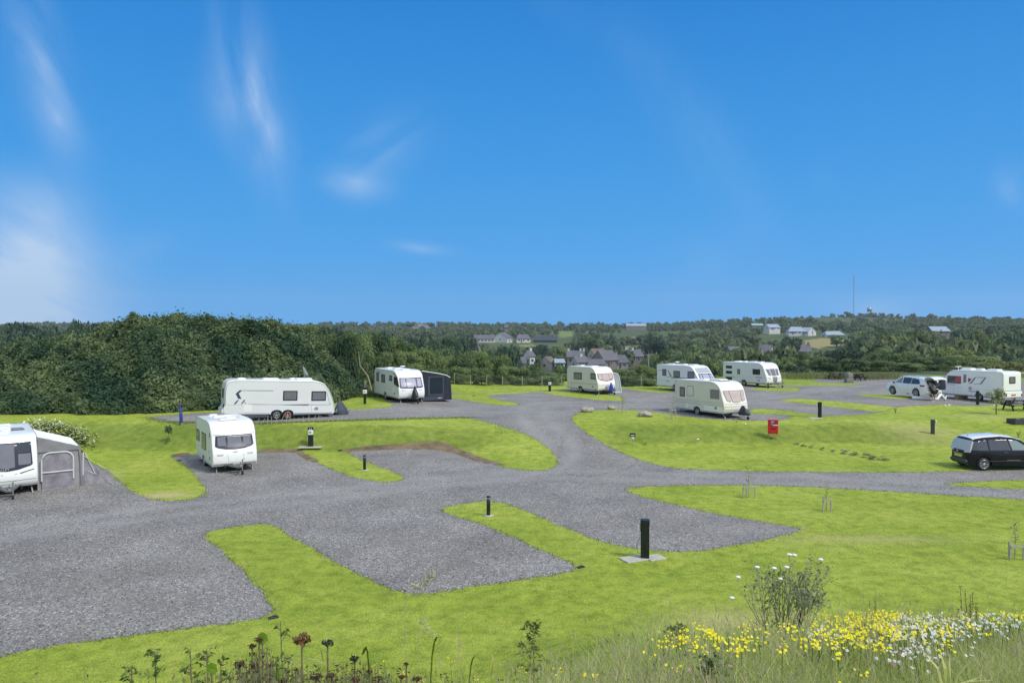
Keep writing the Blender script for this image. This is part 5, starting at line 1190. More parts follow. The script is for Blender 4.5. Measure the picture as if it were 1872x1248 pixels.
t_, _ = hookup(1179,1021,73, 'tall black hook up post with white socket box, between two pale slabs', w=.27, box=('left',.78,.22), rails=True); rot_to_cam(t_, rad(0))
slab(1160,1022,.85,.55, 'pale concrete slab on the left of the tall near hook up post', 25); slab(1196,1020,.6,.5, 'pale concrete slab on the right of the tall near hook up post', 25)
t_, _ = hookup(568,816,36, 'black hook up post with white meter on a concrete slab above the cut pitches', w=.30, box=('front',.74,.30)); rot_to_cam(t_)
slab(568,817,1.35,.75, 'long concrete slab under the hook up post above the cut pitches', 5)
t_, _ = hookup(667,738,34, 'black hook up post with white meter on rough grass left of the navy awning', w=.22, box=('front',.66,.32)); rot_to_cam(t_)
t_, _ = hookup(1005,715,22, 'black hook up post with white meter beside the fence, left of the small cream caravan', w=.26, box=('front',.66,.3)); rot_to_cam(t_)
t_, _ = hookup(1498.5,764,29.5, 'plain black hook up post on the bank top right of the nearest cream caravan', w=.25, box=('left',.8,.16)); rot_to_cam(t_)
slab(1490,764.5,.9,.6, 'small slab under the plain black hook up post on the bank top', 10)
t_, _ = hookup(1705,792.5,26, 'weathered grey hook up post with white socket, alone in the middle of the right lawn', 'grey', w=.24, box=('right',.86,.2)); rot_to_cam(t_)
t_, _ = hookup(1787,739.5,25.5, 'dark hook up post standing before the wheel of the right hand caravan', w=.22); rot_to_cam(t_)
bollard(893,942,36.5, 'black bollard light with round cap standing in the lawn strip nearest the centre')
bollard(666.5,859,28, 'black bollard light on the grass spit between the two cut back pitches')
bollard(1089.5,723,12, 'black bollard light in front of the small cream caravan'); bollard(1404,710.5,12, 'black bollard light in front of the far caravan with bunk windows')
# red fire point
p = at(1413,803); t = empty('fire_point', p, 0, 0, 'red fire point box on two pale posts at the foot of the bank', 'fire point'); rot_to_cam(t)
b = MB(); b.box((0,0,.80), (.30,.62,.86), 0, None, .03); bx_ = b.build('cabinet', 'red', t)
b = MB(); b.box((-.01,0,1.22), (.36,.68,.05), 0, None, .01); b.build('lid', 'red', bx_)
MB().box((-.158,.06,1.02),(.012,.12,.2)).build('notice', 'label_blue', bx_); MB().box((-.156,.02,1.14),(.012,.2,.05)).build('notice', 'paper', bx_); MB().box((-.156,-.14,.93),(.012,.3,.07)).build('notice', 'paper', bx_); MB().box((-.156,-.12,.98),(.012,.28,.04)).build('notice', 'black', bx_); MB().box((-.154,-.02,.70),(.012,.28,.06)).build('lettering', 'black', bx_)
for y in (-.24,.24): MB().box((.08,y,.3),(.06,.06,.72)).build('leg', 'wood_stake', t)
# number sign
p = at(1156.5,813); t = empty('pitch_sign', p, 0, 0, 'small black sign above a white disc at the left end of the bank', 'sign'); rot_to_cam(t)
MB().box((0,0,.27),(.05,.05,.6)).build('post', 'wood_stake', t); MB().box((-.03,0,.62),(.03,.34,.22)).build('plate', 'black', t)
MB().lathe([(0,-.052),(.085,-.052),(.085,-.03)], 16, 'x', (0,0,.40)).build('disc', 'paper', t)
b = MB(); b.box((-.05,0,.60),(.012,.22,.05)); b.build('mark', 'paper', t); MB().box((-.056,0,.40),(.01,.02,.10)).build('mark', 'seal', t)
# pitch corner plates
for (px, py, lb) in ((1062,1037,'small black corner marker at the corner of the pitch nearest the tall hook up post'),(500,1129,'small dark corner marker at the corner of the bottom left pitch'),(1465,967,'small brown corner marker at the tip of the right hand near pitch'),(622,823,'small dark marker at the left corner of the cut back pitch'),(327,842,'small dark marker on gravel left of the small white caravan'),(866,723,'small dark marker on the grass strip before the left run of fence')):
    p = at(px, py); o = MB().box((0,0,.02),(.24,.12,.04),0,None,.01).box((.03,0,.045),(.09,.08,.02)).build('pitch_marker', 'black' if px != 1465 else 'wood_grey', None); o.location = p; o.rotation_euler = (0,0,rad(30)); tag(o, lb, 'marker', 'pitch corner markers')
# ------------------------------------------------------------------ boulders
def boulder(px, py, wpx, hpx, label, m='rock', seed=0):
    p = at(px, py); w = wpx*p.y/FP; h_ = hpx*p.y/FP; g_ = np.random.default_rng(seed); b = MB(); n, mm = 14, 8; vs = []
    k1, k2 = g_.uniform(0,6,2)
    for j in range(mm+1):
        ph = PI*j/mm
        for i in range(n):
            th = 2*PI*i/n; x, y, z = math.sin(ph)*math.cos(th), math.sin(ph)*math.sin(th), math.cos(ph)
            r_ = 1+.16*math.sin(3*x+k1+2*z)+.13*math.sin(4*y+k2-3*x)+.06*g_.normal()*(0 < j < mm); vs.append((x*r_*w/2, y*r_*w*.33, z*r_*h_*.55))
    b.add(vs, [(j*n+i, j*n+(i+1) % n, (j+1)*n+(i+1) % n, (j+1)*n+i) for j in range(mm) for i in range(n)], 0, False)
    o = b.build('boulder', m, None); o.location = (p.x, p.y, p.z+h_*.33); tag(o, label, 'boulder', 'boulders along the bend of the road'); return o
boulder(1074,753,24,11, 'dark based pale boulder, leftmost of the three by the bend', seed=1); boulder(1118,748.5,18,9, 'smallest rounded boulder, the middle one by the bend', seed=2); boulder(1178,761,32,11, 'long flat boulder on the lawn, rightmost of the three', seed=3)
boulder(1500,690.8,10,5, 'low stone at the left of the far picnic table', 'stone', 4); boulder(1540,697,5,3.5, 'tiny pale stone at the foot of the stone pillar', seed=5)
# stone pillar
p = at(1551.5,699); h_ = 18.5*p.y/FP; b = MB(); b.box((0,0,h_*.22),(.8,.85,h_*.46),0,None,.06); b.box((.03,.02,h_*.66),(.7,.72,h_*.45),0,Matrix.Rotation(.15,3,'Z'),.08); b.box((0,0,h_*.93),(.52,.55,h_*.16),0,None,.08); o = b.build('stone_pillar', 'stone', None); o.location = p; tag(o, 'squat grey stone pillar between the two far picnic tables', 'pillar')
# ------------------------------------------------------------------ picnic tables
def picnic(pos, yaw, label, m_, L_=1.9):
    t = empty('picnic_table', pos, rad(yaw), 0, label, 'picnic table', 'timber picnic tables')
    b = MB(); [b.box((0,(k-2)*.15,.75),(L_,.135,.045)) for k in range(5)]; b.build('table_top', m_, t)
    for sd in (-1,1): b = MB(); [b.box((0,sd*(.70+k*.14),.45),(L_,.13,.045)) for k in (0,1)]; b.build('bench', m_, t)
    for sx in (-1,1):
        x = sx*(L_/2-.3)
        for sd in (-1,1): MB().bar((x,sd*.28,.74),(x,sd*.68,.0),.06,.12).build('leg', m_, t)
        MB().bar((x+.05*sx,-.82,.40),(x+.05*sx,.82,.40),.05,.12).build('seat_beam', m_, t); MB().bar((x,-.35,.69),(x,.35,.69),.05,.1).build('top_beam', m_, t); MB().bar((x,0,.42),(x-sx*.45,0,.70),.045,.09).build('brace', m_, t)
    return t
p = at(1530,693); picnic(p, 12, 'olive brown picnic table left of the stone pillar in front of the wood', 'wood_olive', 2.0)
p = at(1568,695); picnic(p, 40, 'dark picnic table right of the stone pillar in front of the wood', 'wood_dark', 1.8)
p = at(1862,750); picnic(p, -4, 'nearer dark picnic table at the right edge beside the small bushy tree', 'wood_dark', 2.1)
# v shaped trestle behind the near table
p = at(1854,733); b = MB(); b.bar((-.12,0,0),(.28,0,.5),.05,.07); b.bar((.12,.02,0),(-.20,.02,.5),.05,.07); b.bar((-.3,0,.5),(.4,0,.5),.05,.05); o = b.build('trestle', 'wood_dark', None); o.location = (p.x,p.y,p.z); tag(o, 'small dark trestle behind the nearer picnic table under the caravan rear', 'trestle')
# planter
p = at(1866,774); t = empty('planter', p, rad(8), 0, 'low dark timber planter at the right edge below the nearer picnic table', 'planter')
b = MB(); 
for sd in (-1,1): b.box((0,sd*.35,.16),(1.5,.05,.34)); b.box((sd*.75,0,.16),(.05,.7,.335))
b.build('side_board', 'planter', t); MB().box((0,0,.25),(1.44,.64,.04)).build('soil', 'trunk', t)
# white planks by far tables, awning roll, crate
p = at(1590,689.5); b = MB(); b.bar((-1.6,0,.06),(1.5,.25,.09),.22,.08); b.bar((-.9,1.2,.07),(2.3,1.6,.09),.16,.07); o = b.build('planks', 'paper', None); o.location = p; tag(o, 'white planks lying on the gravel right of the dark far picnic table', 'planks')
p1 = at(1668,729.2); p2 = at(1714,732); p3 = at(1728,731.5)
b = MB(); b.tube([(lambda q: G(q.x, q.y)+Vector((0,0,.12)))(p1.lerp(p2, k_/8)) for k_ in range(9)], .14, 8); b.tube([p2+Vector((-.1,0,.1)), (p2+p3)/2+Vector((-.05,0,.5)), p3+Vector((0,0,.08))], [.14,.10,.10], 8); b.tube([p3+Vector((0,0,.1)), p3+Vector((.15,.1,.38))], .05, 6); o = b.build('canvas_roll', 'awn_white', None); tag(o, 'long white rolled canvas lying on the gravel in front of the white estate car', 'canvas roll')
p = at(1757,729.5); b = MB(); b.box((0,0,.21),(1.0,.32,.40),0,None,.02); b.box((-.42,-.17,.21),(.06,.04,.38)); b.box((.42,-.17,.21),(.06,.04,.38)); b.box((0,-.17,.36),(.96,.04,.05)); o = b.build('crate', 'crate', None); o.location = p; o.rotation_euler = (0,0,rad(2)); tag(o, 'brown crate lying in front of the wheel of the right hand caravan', 'crate')
# furled flag
p = at(329,777); t = empty('flag', p, 0, 0, 'furled blue flag on a dark pole left of the twin axle caravan', 'flag')
MB().tube([(0,0,0),(0,0,1.55)], .028, 6).build('pole', 'under', t); MB().tube([(.02,-.03,.12),(.10,-.04,.35),(.07,-.03,.8),(.02,-.02,1.15),(0,0,1.5)], [.04,.11,.09,.04,.015], 8).build('cloth', 'blue_cloth', t)
# small bits on the right lawn
for k, (px, py) in enumerate(((1728,742),(1735,741.5),(1817,742))): o = boulder(px, py, 3.5, 3, ('pale pebble, left of a pair at the pitch edge by the canvas roll','pale pebble, right of a pair at the pitch edge by the canvas roll','pale pebble near the trunk of the small bushy tree')[k], 'paper', 20+k); o['group'] = 'pale pebbles on the right lawn'
for k, (px, py) in enumerate(((1363,775.5),(1276,803.5))): o = boulder(px, py, 5, 2.4, ('small pale stone on the bank below the black hitch cover','small pale stone low on the bank between sign and fire point')[k], 'paper', 30+k); o['group'] = 'small pale stones on the bank'
# ------------------------------------------------------------------ fences
def wirefence(pts, step, label, hgt=1.15):
    t = empty('wire_fence', G(*pts[0]), 0, 0, label, 'fence'); o0 = t.location; L_ = 0; P = [Vector(p) for p in pts]
    line = []
    for a, b in zip(P[:-1], P[1:]):
        n = max(1, round((b-a).length/step)); line += [a.lerp(b, k/n) for k in range(n)]
    line.append(P[-1]); w = MB()
    for k, q in enumerate(line):
        g_ = G(q.x, q.y); hh = hgt+random.uniform(-.05,.06); lean = random.uniform(-.03,.03)
        MB().tube([g_-o0+Vector((0,0,-.1)), g_-o0+Vector((lean,0,hh))], .055, 7, 0).build('post', 'wood_grey', t)
    for a, b in zip(line[:-1], line[1:]):
        ga, gb_ = G(a.x, a.y)-o0, G(b.x, b.y)-o0
        for z in (.06,.2,.36,.54,.74,.96,1.1): w.tube([ga+Vector((0,-.06,z)), gb_+Vector((0,-.06,z))], .006, 3, caps=False)
        n = int((b-a).length/.22)
        for k in range(1, n): c_ = ga.lerp(gb_, k/n); w.tube([c_+Vector((0,-.06,.06)), c_+Vector((0,-.06,.96))], .005, 3, caps=False)
    w.build('wire_mesh', 'steel', t)
wirefence([(-6.2,79.5),(-1,79),(5.3,79)], 2.05, 'post and wire fence running left of the small cream caravan')
wirefence([(5.9,78.5),(11.5,79),(16.2,79.5)], 2.6, 'post and wire fence between the small cream and the bluish white caravans')
p = at(664,727); t = empty('timber_rail', p, 0, 0, 'weathered timber post with a sloping rail behind the left meter post', 'fence post')
MB().box((-.05,1.2,.6),(.15,.15,1.5)).build('post', 'wood_grey', t); MB().bar((0,1.15,1.0),(.55,1.3,.45),.05,.09).build('rail', 'wood_grey', t)
# bare whips along the terrace edge
def whip(px, py, hpx, lean):
    p = at(px, py); h_ = hpx*p.y/FP; b = MB(); b.tube([(0,0,-.05),(lean*.5,0,h_*.5),(lean*1.1,.02,h_)], [.028,.020,.010], 6)
    b.tube([(lean*.6,0,h_*.55),(lean*.6+.08,.0,h_*.85)], [.008,.004], 4); o = b.build('hedge_whip', 'whip', None); o.location = p
    tag(o, 'thin bare hedge sapling in the row along the edge of the upper terrace', 'sapling', 'bare hedge saplings along the terrace edge')
xs_ = list(np.linspace(452, 700, 30))+list(np.linspace(712, 862, 13))
for k, x_ in enumerate(xs_):
    x_ += random.uniform(-3,3); yb = float(np.interp(x_, [450,600,700,860],[775,770.5,767,764])); hh = random.uniform(9,15)*(1 if x_ < 640 else .7)
    if abs(x_-568) < 3 or abs(x_-592) < 2: hh = 22
    whip(x_, yb, hh, random.uniform(-.05,.16))
# ------------------------------------------------------------------ saplings and small plants
def sapling(px, py, hpx, label, guard=True, gh=20, leafy=.25, gw=.5, m='leaf_meadow', lm=60, gm='wood_stake'):
    p = at(px, py); k = p.y/FP; h_ = hpx*k; t = empty('sapling', p, 0, 0, label, 'sapling', 'young staked trees on the lawns')
    b = MB(); b.tube([(0,0,0),(.02,0,h_*.5),(.0,.02,h_)], [.02,.014,.005], 6); g_ = random.Random(int(px))
    for _ in range(9): z = g_.uniform(.35,.9)*h_; a = g_.uniform(0,6.28); l_ = g_.uniform(.08,.2)*h_; b.tube([(.01,0,z),(math.cos(a)*l_,math.sin(a)*l_,z+l_*.9)], [.007,.003], 4)
    b.build('stem', 'twig', t)
    n = lm; gg = np.random.default_rng(int(px)); zz = gg.uniform(.4,1,n)*h_; th = gg.uniform(0,6.28,n); r_ = gg.uniform(.02,.22,n)*h_*leafy*2
    leafmesh('leaves', leaves(np.column_stack([np.cos(th)*r_, np.sin(th)*r_, zz]), gg.normal(size=(n,3)), .035, .5, 1.6, int(px)), gg.random(n), m, t)
    if guard:
        hg = gh*k; f_ = MB()
        for x, y in ((-gw/2,-.1),(gw/2,-.1),(.0,.25)): MB().box((x,y,hg/2-.03),(.05,.05,hg+.06)).build('stake', gm, t)
        MB().bar((-gw/2,-.13,hg-.06),(gw/2,-.13,hg-.06),.03,.07).build('rail', gm, t)
sapling(1368,909,60, 'thin bare sapling in a pale three stake guard, left of two near the road', gh=21)
sapling(1510,934,50, 'thin sapling in a low stake guard, right of two near the road', gh=24, gw=.3)
sapling(1855,1021,72, 'thin sapling in a stake guard at the right edge of the near lawn', gh=28, gw=.42)
sapling(1138,755,32, 'sapling between pale guard stakes on the gravel bend', gh=17, gw=.55, leafy=.3, lm=120)
sapling(1229,767,44, 'tall dry sapling in a pale guard at the rear corner of the nearest cream caravan', gh=20, gw=.42, leafy=.3, lm=120, m='leaf_thicket')
sapling(915,811,42, 'unstaked thin young tree on the grass at the end of the terrace', guard=False, leafy=.7, lm=160)
# small bushy tree on the right
p = at(1821,757); t = empty('small_tree', p, 0, 0, 'small bushy yellow green tree on a thin trunk in front of the right hand caravan', 'tree')
MB().tube([(0,0,0),(0,0,.9),(.02,0,1.6)], [.04,.03,.015], 6).build('trunk', 'trunk', t)
V, T = blobcloud(12, 90, .1, 77, shape='round', z0=0, lsz=.10); V = V*np.array([.85,.7,1.35])+np.array([0,0,.7]); leafmesh('crown', V, T, 'leaf_sage', t)
b = MB(); [b.tube([(0,0,1.0),(random.uniform(-.7,.7),random.uniform(-.4,.4),random.uniform(1.6,2.3))], [.012,.003], 4) for _ in range(16)]; b.build('branches', 'twig', t)
MB().tube([(-.0,-.03,.75),(-.18,-.05,1.05)], .04, 6).build('tree_tie', 'paper', t)
def tuft(px, py, hpx, label, group, m='leaf_lime', n=14, spread=.7, name='strap_leaf_plant', cat='plant', wid=.035, seed=None, bend=.25):
    p = at(px, py); h_ = hpx*p.y/FP; g_ = random.Random(seed or int(px)); b = MB(); V = []; 
    for k in range(n):
        a = g_.uniform(0,6.28); s_ = g_.uniform(.2,1)*spread; l_ = h_*g_.uniform(.7,1.05); pts = [Vector((0,0,0)), Vector((math.cos(a)*s_*.35*l_, math.sin(a)*s_*.35*l_, l_*.6)), Vector((math.cos(a)*s_*l_*.8, math.sin(a)*s_*l_*.8, l_*(1-bend*s_)))]
        sd = Vector((-math.sin(a), math.cos(a), 0)).normalized()
        ws = (wid*.5, wid*.9, .002)
        vs = []
        for q, w in zip(pts, ws): vs += [q-sd*w, q+sd*w]
        V += [vs[0],vs[1],vs[3],vs[2], vs[2],vs[3],vs[5],vs[4]]
    o = leafmesh(name, np.array([tuple(v) for v in V]), np.repeat(np.array([g_.random() for _ in range(n)]), 2), m); o.location = p; tag(o, label, cat, group); return o
YG = 'yellow green strap leaved plants'
tuft(1637,755,13, 'yellow green strap leaved plant at the top of the right lawn below the grass strip', YG, n=18, wid=.05); tuft(1862,800,18, 'yellow green strap leaved plant above the roof of the black car', YG, n=20, wid=.05)
tuft(1346,773,9, 'yellow green strap leaved plant under the nose of the nearest cream caravan', YG); tuft(1181,813,10, 'yellow green strap leaved plant right of the small black sign', YG)
tuft(1372,770,6, 'yellow green plant just below the black hitch cover', YG, n=8) if False else None
p = at(1862,770); tuft(1860,772,13, 'pale yellow grassy plant growing in the low dark planter', YG, n=30, spread=.9)
for k in range(10):
    px = [1455,1470,1486,1505,1524,1543,1562,1583,1600,1614][k]; py = [812.5,815.5,818,822,825.5,829,832,836,840,841][k]
    p = at(px, py); V, T = blobcloud(7, 26, .1, 300+k, shape='bush', z0=0, lsz=.2); sc = (.38,.32,.26) if k > 4 else (.26,.22,.16)
    o = leafmesh('grass_clump', V*np.array(sc), T, 'leaf_sage'); o.location = p; tag(o, 'small grey green clump in the diagonal row across the right lawn', 'plant', 'row of small clumps across the right lawn')
p = at(308,811); V, T = blobcloud(10, 60, .1, 401, shape='round', z0=0, lsz=.10); o = leafmesh('dead_shrub', V*np.array([.28,.24,1.15]), T, 'leaf_thicket'); o.location = p; tag(o, 'withered brown shrub on the slope left of the small white caravan', 'shrub')
# daisies and yellow flowers behind the grey awning
def flowerpatch(name, label, pxs, n, hts, cols, seed, stem=(.10,.16,.04)):
    g_ = np.random.default_rng(seed); V = []; C_ = []
    P = hit([p[0] for p in pxs], [p[1] for p in pxs]); 
    for (c_, sx, sy) in zip(P, [p[2] for p in pxs], [p[3] for p in pxs]):
        m = n//len(pxs); x = c_[0]+g_.normal(size=m)*sx; y = c_[1]+g_.normal(size=m)*sy; z = Z(x, y); r2 = ((x-c_[0])/sx)**2+((y-c_[1])/sy)**2; h_ = g_.uniform(*hts, m)*np.exp(-r2*.16)
        for i in range(m):
            b0 = np.array([x[i], y[i], z[i]]); tp = b0+np.array([g_.normal()*.08, g_.normal()*.08, h_[i]]); a = g_.uniform(0,6.28); w = np.array([math.cos(a), math.sin(a), 0])*.012
            V += [b0-w, b0+w, tp+w*.4, tp-w*.4]; k_ = g_.uniform(.5,1.3); C_.append([stem[0]*k_, stem[1]*k_, stem[2]*k_, 1])
            for q in range(2):
                u = g_.normal(size=3)*.07+np.array([0,0,-.12*q*g_.random()*3]); c = cols[g_.choice(len(cols), p=[cc[1] for cc in cols])][0]; s_ = g_.uniform(.03,.07) if c[0] > .5 else g_.uniform(.05,.10)
                a = g_.uniform(0,6.28); e1 = np.array([math.cos(a), math.sin(a), g_.normal()*.3])*s_; e2 = np.array([-math.sin(a), math.cos(a), g_.normal()*.5])*s_
                o_ = tp+u; V += [o_-e1, o_-e2, o_+e1, o_+e2]; C_.append([*c, 1])
    V = np.array(V); q_ = np.arange(len(V), dtype=np.int32).reshape(-1,4)
    o = npmesh(name, V, quads=q_, mats=('petals',), attrs=[('hue','FLOAT_COLOR','FACE',np.array(C_))]); tag(o, label, 'wild flowers', None, 'stuff'); return o
flowerpatch('wild_flowers', 'white and yellow wild flowers growing behind the grey awning', [(62,812,1.1,.7),(92,815,.9,.6),(116,820,.45,.45)], 4200, (.6,1.45), [((.72,.74,.60),.42),((.85,.74,.06),.13),((.30,.38,.12),.45)], 9)
# ------------------------------------------------------------------ houses
def house(px, py, wpx, d_, depth, wall_h, roof_h, yaw, wall='h_white', roof='h_grey', label='', group='far houses', chim=(), wins=3, cat='house', name='house', hip=0., glaz=True, stackmat='h_white'):
    """gabled house, ridge along local x; px, py = picture position of the wall foot"""
    x = (px-936)/FP*d_; w = wpx/FP*d_; zb = HC-(py-600)/FP*d_; t = empty(name, (x, d_, zb), rad(yaw), 0, label, cat, group)
    gz = float(Z(x, d_))-zb
    W_, D_ = w/2, depth/2; b = MB(); b.box((0,0,(wall_h+min(gz,0)-1)/2), (w, depth, wall_h-min(gz,0)+1)); 
    # gable triangles
    if hip == 0:
        for sx in (-1,1): b.prism([(-D_,wall_h),(D_,wall_h),(0,wall_h+roof_h)], lambda p_, sx=sx: (sx*W_,p_[0],p_[1]), lambda p_, sx=sx: (sx*(W_-.3),p_[0],p_[1]))
    b.build('wall', wall, t)
    r_ = MB(); o_ = .45; hx = W_*hip
    for sd in (-1,1):
        vs = [(-W_-o_, sd*(D_+o_), wall_h-.15), (W_+o_, sd*(D_+o_), wall_h-.15), (W_+o_*.4-hx, 0, wall_h+roof_h+.12), (-W_-o_*.4+hx, 0, wall_h+roof_h+.12)]
        lo = [(a, b_, c-.22) for a, b_, c in vs]; r_.add(vs+lo, [(0,1,2,3),(7,6,5,4),(0,4,5,1),(1,5,6,2),(2,6,7,3),(3,7,4,0)])
    if hip:
        for sx in (-1,1): r_.add([(sx*(W_+o_),-D_-o_,wall_h-.15),(sx*(W_+o_),D_+o_,wall_h-.15),(sx*(W_-hx+o_*.4),0,wall_h+roof_h+.12)], [(0,1,2)])
    rf = r_.build('roof', roof, t)
    for cx in chim: MB().box((cx*W_,0,wall_h+roof_h+.35),(1.0,.9,1.5)).box((cx*W_,0,wall_h+roof_h+1.15),(1.15,1.05,.15)).build('chimney', stackmat, rf)
    if glaz:
        for k in range(wins):
            xx = -W_+(k+.5)*w/wins; f_ = MB().box((xx,-D_-.03,wall_h*.55),(min(1.5,w/wins*.6),.10,min(1.3,wall_h*.4))).build('window', 'paper', t); MB().box((xx,-D_-.10,wall_h*.55),(min(1.3,w/wins*.5),.06,min(1.1,wall_h*.33))).build('pane', 'h_glass', f_)
        dr = MB().box((-W_+w/wins*.98,-D_-.04,1.0),(.95,.12,2.0)).build('door', 'h_dark', t)
        f_ = MB().box((W_+.03 if yaw <= 0 else -W_-.03,0,wall_h*.6),(.10,1.2,1.1)).build('window', 'h_glass', t)
    return t
FH = 'houses in the valley'
house(886,626,38,600,8,3.2,3.0,-6, label='long white bungalow with grey roof, leftmost of the houses on the far slope', group=FH, wins=6)
house(919,625,20,600,13,3.6,4.2,62, label='white gabled house beside the long bungalow on the far slope', group=FH, wins=2); house(926,616,6,640,7,8.5,2.,0, wall='h_stone', label='narrow grey tower like house behind the white gabled one', group=FH, wins=1)
house(956,625.5,25,600,8,3.2,3.2,8, label='small white house with dark roof right of the white gabled house', group=FH, wins=3, hip=.3)
house(997,627,42,610,14,2.6,3.2,-4, wall='h_dark', roof='h_dark', label='dark slate roofed barn at the right end of the houses on the far slope', group=FH, wins=2, glaz=False, cat='barn', name='barn')
house(834,647,28,300,7,2.4,2.6,10, wall='h_stone', roof='h_brown', label='brown roofed house half hidden among trees left of the valley', group=FH, wins=2); house(866,648,20,310,8,2.0,2.4,-20, wall='h_stone', roof='h_grey', label='grey roofed house half hidden right of the brown roofed one', group=FH, wins=2)
house(950,672,24,335,7,2.4,2.4,-5, wall='h_stone', label='low grey roofed house behind the fence shrubs left of the village', group=FH, wins=2); house(967,668,11,345,6,4.6,2.4,30, label='small white house with a chimney left of the village', group=FH, chim=(.6,), wins=1)
VGp = 'roofs of the village'
house(1001,674,18,350,9,2.8,3.0,48, wall='h_cream', roof='h_brown', label='cream gabled house at the left end of the village', group=VGp, wins=2); house(1022,670,17,345,6,2.2,1.4,5, wall='h_white', roof='h_pale', label='pale low outbuilding beside the cream gabled house', group=VGp, wins=2, name='outbuilding', cat='outbuilding')
house(1053,664,30,385,8,3.6,3.0,-8, wall='h_stone', label='grey roofed terrace with three white chimneys in the village', group=VGp, chim=(-.9,.55,.95), wins=3)
house(1060,672,24,362,8,3.0,2.6,20, wall='h_cream', label='greyish house directly above the small cream caravan', group=VGp, chim=(.2,), wins=2)
house(1092,656,26,410,9,2.8,3.0,20, wall='h_cream', roof='h_brown', label='brown roofed house behind the white edged gable', group=VGp, wins=2)
house(1106,668,32,370,10,3.0,4.6,32, wall='h_stone', label='large grey roof with white edged gable in the middle of the village', group=VGp, wins=3, stackmat='h_stone')
house(1090,674,28,352,7,2.4,2.2,-4, wall='h_stone', roof='h_grey', label='low grey roofed row in front of the large gable', group=VGp, wins=4)
house(1135,672,28,372,9,3.0,3.4,-10, wall='h_cream', roof='h_grey', label='grey hipped roof with a pale skylight right of the large gable', group=VGp, chim=(-.6,), wins=2, hip=.5, stackmat='h_cream')
house(1160,661,34,400,9,3.2,3.2,4, wall='h_stone', roof='h_grey', label='purple grey roofed row at the right end of the village', group=VGp, chim=(-.9,-.2,.9), wins=4)
house(1162,601,36,980,12,4,3,0, roof='h_pale', wall='h_stone', label='faint long building on the skyline above the village', group='skyline buildings', wins=4, glaz=False, cat='building')
RH = 'pale bungalows on the right hillside'
house(1411,603,22,640,9,2.4,2.6,12, roof='h_pale', label='pale roofed bungalow left on the right hillside', group=RH, wins=3); house(1383,598,20,720,8,2,1.6,0, roof='h_teal', wall='h_stone', label='teal roofed shed left of the bungalows on the right hillside', group=RH, wins=2, glaz=False, cat='shed')
house(1455,611,30,600,10,2.6,3.4,-8, roof='h_pale', label='blue grey roofed bungalow in the middle of the right hillside', group=RH, wins=4, hip=.4); house(1477,611.5,17,597,11,2.6,3.2,-55, roof='h_pale', label='white gabled wing beside the blue grey roofed bungalow', group=RH, wins=2)
house(1522,618,34,580,9,2.8,2.6,4, roof='h_pale', wall='h_white', label='long white bungalow with pale roof above the tan field', group=RH, wins=5, hip=.25)
house(1401,665,20,270,8,4.0,2.8,-30, roof='h_grey', label='white house with slate roof above the far caravan with bunk windows', group=RH, wins=2)
house(1464,654,32,360,9,3.4,3.0,-18, wall='h_stone', roof='h_grey', label='stone house with grey roof below the tan field', group=RH, wins=3, chim=(.8,), stackmat='h_stone')
house(1341,655,22,290,8,2.4,2.2,8, wall='h_stone', roof='h_grey', label='grey roofed cottage left of the rocky outcrop', group=RH, wins=2)
house(1713,609,30,420,9,1.4,2.4,-3, roof='h_pale', wall='h_stone', label='grey roof showing above the wood on the right', group=RH, wins=2)
# cliffs
for (px, py, w, h_, d_, lb) in ((1398,646,34,26,300,'grey rocky outcrop among trees above the far caravan'),(764,600,56,13,1050,'grey rocky outcrop on the skyline left of the valley')):
    x = (px-936)/FP*d_; g_ = np.random.default_rng(px); b = MB(); n, m_ = 16, 8; ww = w/FP*d_; hh = h_/FP*d_; vs = []
    for j in range(m_+1):
        for i in range(n+1):
            u = i/n; v = j/m_; vs.append(((u-.5)*ww*(1-.35*v)+g_.normal()*ww*.015, -ww*.25*(1-v)+g_.normal()*ww*.02, hh*v*(1-.35*abs(2*u-1)**2)+g_.normal()*hh*.03-2))
    b.add(vs, [(j*(n+1)+i, j*(n+1)+i+1, (j+1)*(n+1)+i+1, (j+1)*(n+1)+i) for j in range(m_) for i in range(n)]); top_ = vs[-(n+1):]; b.add([(a,b_+.0,c) for a,b_,c in top_]+[(a*1.2,ww*.5,-3) for a,b_,c in top_], [(i,i+1,n+2+i,n+1+i) for i in range(n)])
    o = b.build('rock_outcrop', 'cliff', None); o.location = (x, d_, HC-(py-600)/FP*d_); tag(o, lb, 'rock')
# masts and poles
d_ = 1150; x = (1560-936)/FP*d_; H_ = 83/FP*d_; z0 = HC+17/FP*d_-8; t = empty('radio_mast', (x,d_,z0), 0, 0, 'tall thin lattice radio mast on the right skyline', 'mast')
b = MB(); 
for a in range(3): q = (.9*math.cos(a*2.1), .9*math.sin(a*2.1)); b.tube([(q[0],q[1],0),(q[0]*.5,q[1]*.5,H_+6)], .14, 4)
for k in range(26): z = k*(H_+6)/26; s_ = .9*(1-.5*k/26); b.bar((-s_,0,z),(s_,0,z+1.5),.12,.12)
b.build('lattice', 'steel', t); b = MB()
for a in range(3):
    for hh in (.5,.95): b.tube([(0,0,(H_+6)*hh),(math.cos(a*2.1+.4)*32,math.sin(a*2.1+.4)*32,0)], .05, 3)
b.build('guy_wire', 'steel', t)
x = (1589-936)/FP*d_; t = empty('water_tower', (x,d_,z0), 0, 0, 'small water tower on thin legs right of the tall mast', 'tower'); hh = 22/FP*d_+7
for a in (-1,1):
    for c_ in (-1,1): MB().bar((a*4,c_*3,0),(a*2.6,c_*2,hh*.78),.5,.5).build('leg', 'steel', t)
